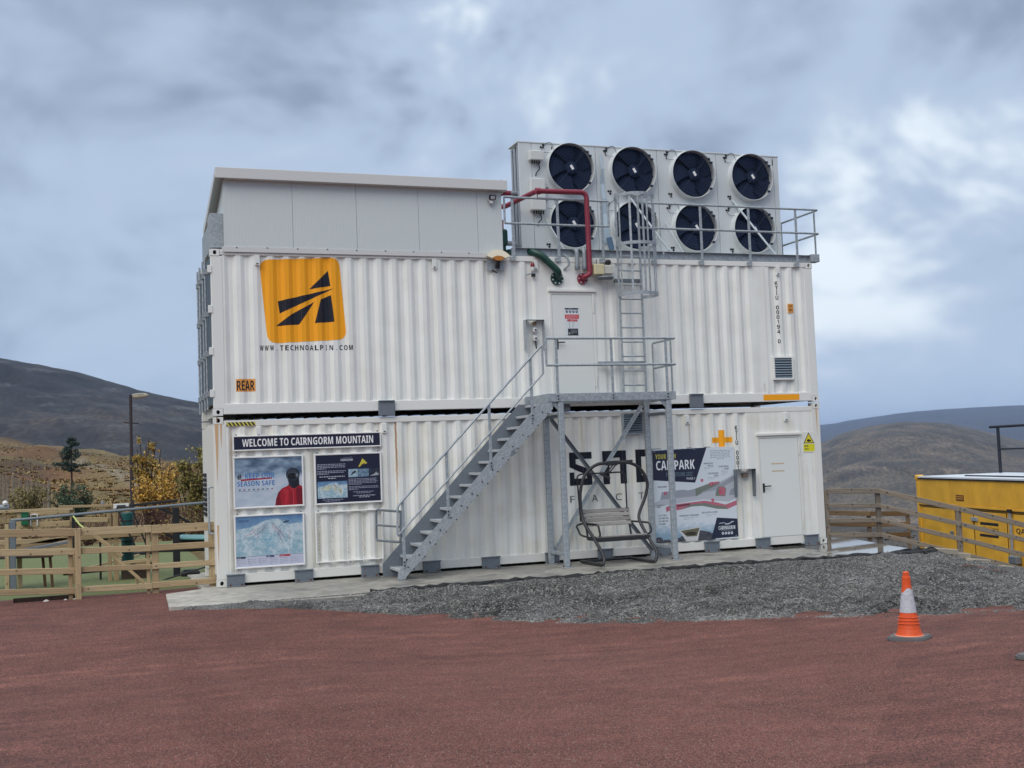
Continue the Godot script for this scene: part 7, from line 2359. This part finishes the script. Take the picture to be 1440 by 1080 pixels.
func build_plants() -> void:
	leaf_material()
	var yel := [Color(0.66, 0.38, 0.06), Color(0.56, 0.30, 0.055), Color(0.46, 0.31, 0.07), Color(0.70, 0.49, 0.13)]
	var oli := [Color(0.23, 0.21, 0.06), Color(0.30, 0.25, 0.065), Color(0.17, 0.17, 0.06), Color(0.34, 0.26, 0.08)]
	var grn := [Color(0.06, 0.105, 0.06), Color(0.08, 0.125, 0.065), Color(0.05, 0.085, 0.055), Color(0.10, 0.14, 0.065)]
	var yg := [Color(0.26, 0.22, 0.08), Color(0.20, 0.18, 0.07), Color(0.29, 0.22, 0.07), Color(0.17, 0.16, 0.06)]
	var brn := [Color(0.115, 0.06, 0.035), Color(0.15, 0.085, 0.04), Color(0.085, 0.05, 0.038), Color(0.19, 0.12, 0.055)]
	conifer("dark green pine on a bare thin trunk standing on the moor", Vector3(-3.75, 0.35, -65.4), 1.75, 2.4, 2.4, 4)
	shrub("birch_tree", "golden yellow birch just right of the lamp post", "tree", Vector3(0.14, -0.5, -23.8), 3.3, 2.05, 30, 7500, 0.05, yel, M.bark_dark, 5, 0.35, 0.0, 0.9)
	shrub("birch_tree", "slim taller birch with thin yellow-green leaves behind the lamp post", "tree", Vector3(-0.24, -0.5, -24.8), 4.5, 1.1, 14, 4200, 0.055, [yel[2], oli[3], oli[1], yel[1]], M.bark_dark, 6, 0.45, 0.02)
	shrub("birch_tree", "olive green tree at the left edge of the containers", "tree", Vector3(1.35, -0.5, -21.2), 3.6, 1.9, 22, 8000, 0.055, oli, M.bark_dark, 7, 0.25, 0.03, 0.7)
	shrub("shrub", "round blue-green bush below the pine tree", "bush", Vector3(-2.85, -0.3, -31.1), 2.35, 2.0, 26, 5500, 0.055, grn, M.bark_dark, 8, 0.12, 0.0, 0.9)
	shrub("shrub", "yellow-green bush left of the round blue-green bush", "bush", Vector3(-4.5, -0.3, -29.6), 2.45, 1.7, 20, 3600, 0.05, yg, M.bark_dark, 9, 0.15, 0.0, 0.8)
	shrub("shrub", "reddish brown twiggy bush at the foot of the lamp post", "bush", Vector3(-1.0, -0.4, -20.0), 1.55, 1.7, 30, 900, 0.028, brn, M.twig_red, 10, 0.2)
	shrub("shrub", "brown twiggy bush below the golden birch", "bush", Vector3(0.15, -0.4, -19.4), 1.6, 1.6, 34, 1100, 0.03, brn, M.twig_red, 11, 0.15)
	shrub("shrub", "orange-brown low bush behind the dark bracketed stand", "bush", Vector3(0.35, -0.5, -17.4), 1.35, 1.7, 30, 1500, 0.03, [brn[1], brn[3], yel[2], oli[3]], M.twig_red, 12, 0.1)
	shrub("shrub", "olive scrub against the containers behind the teal board", "bush", Vector3(0.95, -0.5, -16.8), 1.7, 1.4, 26, 1500, 0.03, [oli[0], oli[3], brn[1], yg[1]], M.twig_red, 13, 0.1)
	shrub("shrub", "dull brown low bush behind the back railing at the left", "bush", Vector3(-2.3, -0.4, -19.5), 1.25, 2.2, 30, 1500, 0.03, [brn[0], brn[1], oli[1], yg[1]], M.twig_red, 14, 0.1)
	shrub("shrub", "dull olive low bush at the far left behind the grey pipe", "bush", Vector3(-4.1, -0.4, -19.8), 1.3, 2.2, 30, 1500, 0.03, [oli[0], brn[0], oli[1], yg[0]], M.twig_red, 15, 0.1)
	# weathered paling fence on the moor
	var t := thing("paling_fence", "weathered grey paling fence on the moor at the far left", "fence", Vector3(-6.4, 0.4, -56))
	var r := RandomNumberGenerator.new(); r.seed = 2
	for i in 34:
		var s := i / 33.0
		var p := Vector3(-8.6, 0.3, -56.5).lerp(Vector3(-4.75, 0.3, -55.2), s)
		var top := lerpf(2.35, 1.45, s) + r.randf_range(-0.05, 0.05)
		if r.randf() < 0.93:
			board("pale", p + Vector3(0, -0.3, 0), Vector3(p.x + r.randf_range(-0.02, 0.02), top, p.z), 0.085, 0.03, M["grey_wood%d" % (i % 2)], t)
	for dy in [0.35, 0.95]:
		board("fence_rail", Vector3(-8.6, 2.3 - dy, -56.55), Vector3(-4.75, 1.45 - dy * 0.8, -55.25), 0.07, 0.04, M.grey_wood1, t)
	for s in [0.02, 0.45, 0.98]:
		var p := Vector3(-8.6, 0.2, -56.45).lerp(Vector3(-4.75, 0.2, -55.15), s)
		board("post", p + Vector3(0, -0.4, 0), p + Vector3(0, lerpf(2.2, 1.45, s), 0), 0.12, 0.12, M.grey_wood0, t)
	# heather and grass tufts on the near moor
	var tuft := MB.new()
	r.seed = 40
	for k in 14:
		var a := r.randf() * TAU
		var o := Vector3(cos(a), 0, sin(a))
		var side := Vector3(-o.z, 0, o.x) * 0.16
		var base := o * r.randf_range(0.0, 0.45)
		var tip := base + o * r.randf_range(0.1, 0.4) + Vector3(0, r.randf_range(0.5, 1.0), 0)
		mb_tri(tuft, base - side, base + side, tip)
	var tm := flat("tuft", Color(1, 1, 1), 1.0)
	tm.vertex_color_use_as_albedo = true
	var am := mesh_of(tuft, Vector3())
	am.surface_set_material(0, tm)
	var places := []
	var tints := PackedColorArray()
	var f := FastNoiseLite.new(); f.seed = 77; f.frequency = 1.0; f.fractal_octaves = 5
	var g := FastNoiseLite.new(); g.seed = 5; g.frequency = 0.05
	for i in 9000:
		var d := 45.0 + 260.0 * pow(r.randf(), 1.6)
		var an := r.randf_range(-8.0, 12.0)
		if r.randf() < 0.16:
			an = r.randf_range(34.0, 62.0)
			d = 20.0 + 160.0 * pow(r.randf(), 1.5)
		var x := 5.0 + d * sin(deg_to_rad(an - (3.0 if an < 20.0 else 0.0))) - (5.0 if an < 20.0 else 0.0)
		var z := -d * cos(deg_to_rad(an))
		var y := moor_y(x, z)
		var rr := sqrt((x - 5.0) * (x - 5.0) + z * z)
		y += f.get_noise_2d(x * 0.045, z * 0.045) * clampf((rr - 25.0) * 0.018, 0.0, 2.4) + 0.25 * f.get_noise_2d(x * 0.4, z * 0.4) * clampf((rr - 20.0) / 30.0, 0, 1)
		var n := g.get_noise_2d(x, z * 0.6)
		var s := r.randf_range(0.16, 0.34) * (1.0 + 0.4 * n) * clampf(d / 60.0, 0.5, 1.5)
		places.append(Transform3D(Basis(Vector3.UP, r.randf() * TAU).scaled(Vector3(s * 1.4, s * 0.5, s * 1.4)), Vector3(x, y - 0.05, z)))
		var v := r.randf_range(0.7, 1.3)
		var c := Color(0.16, 0.085, 0.032).lerp(Color(0.20, 0.15, 0.06), clampf(0.5 + 1.4 * n, 0, 1)) if r.randf() > 0.08 else Color(0.12, 0.07, 0.035)
		if x > 12.0:
			c = Color(0.06, 0.056, 0.05)
		tints.append(Color(c.r * v, c.g * v, c.b * v) * 1.45)
	scatter("heather", am, places, tints)


func mb_tri(mb: MB, a: Vector3, b: Vector3, c: Vector3) -> void:
	var n := Vector3(0, 1, 0).lerp((b - a).cross(c - a).normalized(), 0.35).normalized()
	mb.tri(a, b, c, n, n, n)


# ---------- right-hand side ----------
func build_right_side() -> void:
	var t := thing("timber_fence", "weathered grey four-rail fence stepping down beside the yellow generator", "fence", Vector3(13.5, -0.1, 0.4))
	var P := [Vector3(12.27, 1.12, 0.0), Vector3(13.53, 1.06, 0.02), Vector3(14.62, 0.66, 1.15), Vector3(15.95, 0.25, 1.62), Vector3(17.3, -0.15, 2.1)]
	var k := 0
	for i in P.size():
		var p: Vector3 = P[i]
		board("post", Vector3(p.x, p.y - 1.45, p.z - 0.06), Vector3(p.x, p.y - 0.02, p.z - 0.06), 0.10 if i < 4 else 0.09, 0.07, M["grey_wood%d" % (i % 2)], t)
	for i in 4:
		for j in 4:
			var dy := 0.05 + 0.305 * j
			var a: Vector3 = P[i] + Vector3(0.008 if i > 0 else 0.0, -dy, 0)
			var b: Vector3 = P[i + 1] - Vector3(-0.03 if i == 0 else 0.0, dy, 0)
			board("rail", a, b, 0.092 if j else 0.105, 0.036, M["grey_wood%d" % ((k * 7 + j) % 2)], t, Vector3(-(b - a).z, 0, (b - a).x).normalized())
			k += 1
	var t2 := thing("timber_fence", "second weathered rail fence lower down behind the grey one", "fence", Vector3(16.5, -0.5, -4.0))
	var Q := [Vector3(14.6, 0.44, -4.0), Vector3(16.25, 0.32, -4.0), Vector3(17.9, 0.22, -4.6)]
	for i in 3:
		board("post", Q[i] - Vector3(0, 1.5, 0.05), Q[i] - Vector3(0, 0.03, 0.05), 0.10, 0.07, M["grey_wood%d" % (i % 2)], t2)
	for i in 2:
		for j in 3:
			var dy := 0.06 + 0.27 * j
			board("rail", Q[i] - Vector3(0, dy, 0), Q[i + 1] - Vector3(0, dy, 0), 0.12, 0.036, M["brown_rail%d" % ((i + j) % 2)], t2)
	build_generator()
	cone("orange and white traffic cone standing whole on the red surface", Vector3(6.57, 0, 9.62), 0.62)
	cone("traffic cone almost outside the picture, only its base corner showing at the right edge", Vector3(6.40, 0, 11.75), 0.35)


func cone(label: String, at: Vector3, turn: float) -> void:
	var y := yard_y(at.x, at.z)
	var p := Vector3(at.x, y, at.z)
	var t := thing("traffic_cone", label, "traffic cone", p, "traffic cones")
	var base := MB.new()
	var X := Transform3D(Basis(Vector3.UP, turn) * Basis(Vector3.RIGHT, -PI / 2), p + Vector3(0, 0.004, 0))
	var c := 0.05
	var s := 0.205
	base.prism(pv([-s + c, -s, s - c, -s, s, -s + c, s, s - c, s - c, s, -s + c, s, -s, s - c, -s, -s + c]), X, 0.028)
	var lip := MB.new()
	var s2 := 0.19
	lip.prism(pv([-s2 + c, -s2, s2 - c, -s2, s2, -s2 + c, s2, s2 - c, s2 - c, s2, -s2 + c, s2, -s2, s2 - c, -s2, -s2 + c]), X.translated(Vector3(0, 0.0285, 0)), 0.012)
	var bo := obj("base", base, M.cone_base, t)
	obj("base_top", lip, M.cone_base, bo)
	var L := Transform3D(Basis(Vector3.UP, turn), p)
	var body := MB.new()
	body.lathe([Vector2(0.150, 0.041), Vector2(0.150, 0.055), Vector2(0.138, 0.062), Vector2(0.120, 0.12), Vector2(0.0905, 0.30)], L, 28)
	for k in 3:
		body.lathe([Vector2(0.113 - k * 0.006, 0.175 + k * 0.035), Vector2(0.122 - k * 0.006, 0.18 + k * 0.035), Vector2(0.113 - k * 0.006, 0.186 + k * 0.035)], L, 28)
	obj("lower_cone", body, M.cone_orange, t)
	var rim := MB.new()
	rim.lathe([Vector2(0.152, 0.042), Vector2(0.156, 0.048), Vector2(0.152, 0.056)], L, 28)
	obj("rim", rim, M.cone_pale, t)
	var up := MB.new()
	up.lathe([Vector2(0.0895, 0.30), Vector2(0.048, 0.60), Vector2(0.046, 0.685), Vector2(0.036, 0.69), Vector2(0.034, 0.735), Vector2(0.028, 0.745), Vector2(0.0, 0.745)], L, 28)
	obj("upper_cone", up, M.cone_orange, t)
	var sl := MB.new()
	# reflective sleeve with a torn, slanting upper edge
	for k in 28:
		var a := TAU * k / 28
		var b := TAU * (k + 1) / 28
		var ya := 0.525 + 0.035 * sin(a - 0.6) + 0.01 * sin(a * 3.0)
		var yb := 0.525 + 0.035 * sin(b - 0.6) + 0.01 * sin(b * 3.0)
		var ra := 0.0895 - (ya - 0.3) * 0.139 + 0.003
		var rb := 0.0895 - (yb - 0.3) * 0.139 + 0.003
		var na := L.basis * Vector3(cos(a), 0.14, sin(a))
		var nb := L.basis * Vector3(cos(b), 0.14, sin(b))
		var q := [L * Vector3(0.0925 * cos(a), 0.30, 0.0925 * sin(a)), L * Vector3(0.0925 * cos(b), 0.30, 0.0925 * sin(b)), L * Vector3(rb * cos(b), yb, rb * sin(b)), L * Vector3(ra * cos(a), ya, ra * sin(a))]
		sl.tri(q[0], q[1], q[2], na, nb, nb)
		sl.tri(q[0], q[2], q[3], na, nb, na)
	obj("reflective_sleeve", sl, M.cone_sleeve, t)


func build_generator() -> void:
	# built facing +z with its left front foot at the origin, then turned to stand across the slope
	var t := thing("generator_container", "large yellow generator container behind the sloping fence", "generator", Vector3(18.09, -1.47, -4.49))
	var yel: Material = M.gen_yellow
	var yt := 2.59
	var ln := 6.06
	var dp := 2.44
	var parts := Node3D.new()
	parts.free()
	var add := func(called: String, lo: Vector3, hi: Vector3, mat: Material, par: Node3D, e := 0.006): return one(called, lo + Vector3(18.09, -1.47, -4.49), hi + Vector3(18.09, -1.47, -4.49), mat, par, e)
	add.call("body", Vector3(0.03, 0.12, -dp + 0.03), Vector3(ln - 0.03, yt - 0.05, -0.035), yel, t)
	for q in [[0.10, 1.72], [1.74, 2.70], [2.72, 6.0]]:
		add.call("upper_panel", Vector3(q[0], 1.93, -0.034), Vector3(q[1], yt - 0.06, -0.012), yel, t)
	add.call("waist_rail", Vector3(0.10, 1.865, -0.034), Vector3(ln - 0.06, 1.925, 0.006), yel, t)
	add.call("drip_strip", Vector3(0.12, 1.845, -0.02), Vector3(ln - 0.06, 1.858, 0.012), M.dark_steel, t, 0.002)
	var doors := []
	for q in [[0.28, 1.90], [2.02, 2.76], [2.84, 4.20], [4.52, 5.9]]:
		doors.append(add.call("door", Vector3(q[0], 0.45, -0.034), Vector3(q[1], 1.80, -0.008), yel, t))
		add.call("door_gap", Vector3(q[0] - 0.015, 0.435, -0.0345), Vector3(q[1] + 0.015, 1.815, -0.026), M.dark_steel, t, 0.001)
	add.call("corner_post", Vector3(0.0, 0.15, -0.16), Vector3(0.16, yt - 0.12, 0.0), yel, t, 0.012)
	add.call("corner_casting", Vector3(-0.04, yt - 0.12, -0.17), Vector3(0.16, yt + 0.03, 0.012), yel, t, 0.03)
	add.call("locking_bar", Vector3(4.40, 0.35, 0.0), Vector3(4.46, 1.86, 0.04), M.galv, t)
	add.call("locking_bar_head", Vector3(4.37, 1.84, 0.0), Vector3(4.50, 1.91, 0.06), M.dark_steel, t)
	add.call("latch", Vector3(1.69, 1.17, -0.007), Vector3(1.83, 1.27, 0.02), M.dark_galv, doors[0])
	add.call("latch", Vector3(2.74, 1.57, -0.007), Vector3(3.02, 1.66, 0.03), M.galv, doors[2])
	add.call("work_lamp", Vector3(4.44, 0.72, 0.0), Vector3(4.77, 0.90, 0.14), M.dark_galv, t, 0.02)
	add.call("vent_plate", Vector3(2.03, 2.02, -0.011), Vector3(2.40, 2.16, -0.004), flat("gen_label", Color(0.42, 0.20, 0.10), 0.6), t, 0.001)
	for i in 2:
		add.call("vent_line", Vector3(2.05, 2.06 + 0.05 * i, -0.0035), Vector3(2.38, 2.075 + 0.05 * i, -0.001), yel, t, 0.0005)
	add.call("roof", Vector3(0.14, yt - 0.048, -dp), Vector3(ln, yt + 0.0, 0.008), M.roof_white, t)
	add.call("roof_bar", Vector3(1.7, yt + 0.001, -0.5), Vector3(ln, yt + 0.03, -0.44), M.dark_steel, t)
	add.call("roof_edge", Vector3(0.14, yt - 0.075, 0.009), Vector3(ln, yt - 0.04, 0.016), M.dark_steel, t, 0.002)
	add.call("base_frame", Vector3(0.0, 0.0, -dp), Vector3(ln, 0.118, -0.02), yel, t)
	# maker's name between two bars, and the model letters
	var o := Vector3(18.09, -1.47, -4.49)
	for q in [[3.09, 3.88, 1.50, 1.565], [3.05, 3.86, 1.23, 1.29]]:
		add.call("name_bar", Vector3(q[0], q[2], -0.0079), Vector3(q[1], q[3], -0.005), M.black_print, doors[2], 0.0005)
	var mb := print_at(letters("Atlas Copco", 3.11, 3.88, 1.35, 1.475, true, true), -0.006)
	for i in mb.v.size():
		mb.v[i] += o
	obj("lettering", mb, flat("gen_lettering", Color(0.32, 0.20, 0.09), 0.5), doors[2])
	mb = print_at(letters("QAC", 4.60, 5.12, 1.36, 1.50), -0.006)
	for i in mb.v.size():
		mb.v[i] += o
	obj("lettering", mb, M.black_print, doors[3])
	# roof railing on its far side
	var rl := thing("roof_railing", "dark blue-grey railing standing on the yellow generator's roof", "railing", o + Vector3(3.0, yt, -2.2))
	var rp := func(a: Vector3, b: Vector3, r: float, called: String): return pipe(called, [a + o, b + o], r, M.rail_navy, rl, 8)
	for x in [0.28, 1.7, 3.1, 4.5]:
		rp.call(Vector3(x, yt - 0.01, -2.2), Vector3(x, yt + 1.19, -2.2), 0.042, "post")
	rp.call(Vector3(-0.1, yt + 1.2, -2.2), Vector3(5.7, yt + 1.2, -2.2), 0.036, "rail")
	rp.call(Vector3(0.28, yt + 0.62, -2.2), Vector3(5.7, yt + 0.62, -2.2), 0.024, "rail")
	# turn both about the container's corner: its long side faces the fence
	var dir := Vector3(-1.107, 0, 4.929).normalized()
	var turn := Basis(dir, Vector3.UP, dir.cross(Vector3.UP))
	t.basis = turn
	rl.transform = Transform3D(turn, o + turn * Vector3(3.0, yt, -2.2))


# ---------- materials, camera, light ----------
func build_materials() -> void:
	flat("void_black", Color(0.035, 0.035, 0.04), 0.9)
	flat("dark_steel", Color(0.13, 0.135, 0.15), 0.6, 0.2)
	flat("black_plastic", Color(0.09, 0.09, 0.10), 0.5)
	flat("frame_white", Color(0.90, 0.90, 0.89), 0.4)
	flat("rusty", Color(0.40, 0.24, 0.14), 0.8)
	var sp := noise_tex(FastNoiseLite.TYPE_CELLULAR, 0.05, Color(0.84, 0.85, 0.86), Color(1, 1, 1), 12, 256)
	var mo := noise_tex(FastNoiseLite.TYPE_SIMPLEX_SMOOTH, 0.02, Color(0.74, 0.755, 0.77), Color(1.0, 1.0, 1.0), 13, 512, 5)
	tri_map(flat("galv", Color(0.67, 0.70, 0.72), 0.5, 0.2), sp, Vector3(3, 3, 3))
	tri_map(flat("galv_mottled", Color(0.68, 0.70, 0.715), 0.5, 0.1), noise_tex(FastNoiseLite.TYPE_CELLULAR, 0.07, Color(0.82, 0.83, 0.84), Color(1, 1, 1), 19, 512), Vector3(1.6, 1.6, 1.6))
	tri_map(flat("galv_tread", Color(0.80, 0.81, 0.82), 0.6, 0.0), mo, Vector3(3, 3, 3))
	tri_map(flat("dark_galv", Color(0.52, 0.55, 0.58), 0.55, 0.2), mo, Vector3(3, 3, 3))
	flat("slat_grey", Color(0.52, 0.58, 0.63), 0.5, 0.2)
	flat("door_grey", Color(0.34, 0.40, 0.45), 0.55, 0.1)
	flat("cooler_grey", Color(0.79, 0.81, 0.815), 0.45, 0.05)
	flat("header_grey", Color(0.56, 0.585, 0.61), 0.5, 0.15)
	flat("box_grey", Color(0.80, 0.81, 0.80), 0.45)
	flat("fan_black", Color(0.055, 0.135, 0.25), 0.9)
	flat("throat_dark", Color(0.05, 0.125, 0.235), 0.9)
	flat("guard_black", Color(0.065, 0.13, 0.23), 0.7)
	flat("pale_rod", Color(0.72, 0.76, 0.78), 0.5)
	flat("film_blue", Color(0.68, 0.75, 0.80), 0.5)
	flat("valve_blue", Color(0.32, 0.42, 0.52), 0.5)
	tri_map(flat("red_paint", Color(0.60, 0.19, 0.27), 0.42), mo, Vector3(1.5, 1.5, 1.5))
	flat("green_paint", Color(0.055, 0.24, 0.20), 0.42)
	flat("bright_bolt", Color(0.85, 0.86, 0.87), 0.35, 0.4)
	flat("red_lamp", Color(0.50, 0.10, 0.14), 0.3)
	flat("chair_iron", Color(0.20, 0.205, 0.215), 0.45, 0.3)
	flat("cone_orange", Color(0.93, 0.37, 0.15), 0.5)
	flat("cone_pale", Color(0.93, 0.62, 0.50), 0.5)
	tri_map(flat("cone_sleeve", Color(0.84, 0.84, 0.86), 0.4), mo, Vector3(2, 2, 2))
	M.cone_orange.albedo_texture = noise_tex(FastNoiseLite.TYPE_SIMPLEX_SMOOTH, 0.02, Color(0.86, 0.82, 0.80), Color(1, 1, 1), 3, 256, 5)
	M.cone_orange.uv1_triplanar = true
	M.cone_orange.uv1_scale = Vector3(3, 3, 3)
	flat("cone_base", Color(0.40, 0.40, 0.40), 0.8)
	tri_map(flat("gen_yellow", Color(0.97, 0.745, 0.235), 0.5), noise_tex(FastNoiseLite.TYPE_SIMPLEX_SMOOTH, 0.01, Color(0.88, 0.86, 0.84), Color(1, 1, 1), 7, 256, 5), Vector3(0.5, 0.5, 0.5))
	flat("roof_white", Color(0.82, 0.84, 0.86), 0.4)
	flat("rail_navy", Color(0.10, 0.12, 0.17), 0.5)
	flat("teal_dark", Color(0.045, 0.30, 0.30), 0.5)
	flat("teal_pale", Color(0.40, 0.62, 0.60), 0.4)
	flat("pole_brown", Color(0.20, 0.16, 0.17), 0.6)
	flat("bark_dark", Color(0.26, 0.20, 0.17), 0.9)
	flat("twig_red", Color(0.34, 0.23, 0.21), 0.9)
	var g1 := grain(3, 5)
	var g2 := grain(8, 3)
	for i in 3:
		wood("new_wood%d" % i, [Color(0.79, 0.71, 0.57), Color(0.74, 0.66, 0.525), Color(0.82, 0.75, 0.61)][i], 0.13 + 0.31 * i, i, g1, g1)
	for i in 2:
		wood("grey_wood%d" % i, [Color(0.60, 0.57, 0.53), Color(0.52, 0.495, 0.465)][i], 0.2 + 0.37 * i, i, g2, g2)
		wood("chair_wood%d" % i, [Color(0.69, 0.69, 0.70), Color(0.62, 0.62, 0.63)][i], 0.33 + 0.37 * i, i, g2, g2)
		wood("brown_rail%d" % i, [Color(0.62, 0.54, 0.43), Color(0.55, 0.47, 0.37)][i], 0.25 + 0.4 * i, i, g2, g2)
	wood("dark_wood", Color(0.30, 0.25, 0.21), 0.1, 1, g2, g2)
	wood("brown_wood", Color(0.45, 0.34, 0.24), 0.5, 1, g1, g1)


func _ready() -> void:
	var cam := Camera3D.new()
	cam.name = "camera"
	cam.fov = 36.7949
	cam.near = 0.1
	cam.far = 20000.0
	cam.transform = Transform3D(Basis(Vector3.UP, -0.343962) * Basis(Vector3.RIGHT, 0.062814) * Basis(Vector3(0, 0, 1), -0.03852), Vector3(-1.838703, 2.025091, 20.364367))
	add_child(cam)
	cam.current = true
	var we := WorldEnvironment.new()
	we.name = "world_environment"
	var env := Environment.new()
	env.background_mode = Environment.BG_SKY
	var sky := Sky.new()
	var pan := PanoramaSkyMaterial.new()
	pan.panorama = sky_texture()
	sky.sky_material = pan
	env.sky = sky
	env.background_energy_multiplier = 1.0
	env.tonemap_mode = Environment.TONE_MAPPER_LINEAR
	env.tonemap_exposure = 1.45
	env.sdfgi_enabled = true
	env.ssao_enabled = true
	env.ssil_enabled = true
	env.fog_enabled = true
	env.fog_density = 0.00008
	env.fog_light_color = Color(0.74, 0.84, 1.0)
	we.environment = env
	add_child(we)
	var sun := DirectionalLight3D.new()
	sun.name = "sun"
	sun.light_color = Color(1.0, 0.975, 0.935)
	sun.light_energy = 0.40
	sun.light_angular_distance = 45.0
	sun.shadow_enabled = true
	sun.basis = Basis(Vector3.UP, deg_to_rad(-48)) * Basis(Vector3.RIGHT, deg_to_rad(-46))
	add_child(sun)
	rng.seed = 1
	build_materials()
	build_land()
	build_containers()
	build_signs()
	build_plant_room()
	build_cooler()
	build_roof_rails()
	build_pipework()
	build_ladder()
	build_platform()
	build_stair()
	build_chair()
	build_left_fence()
	build_play_area()
	build_lamp()
	build_right_side()
	build_plants()
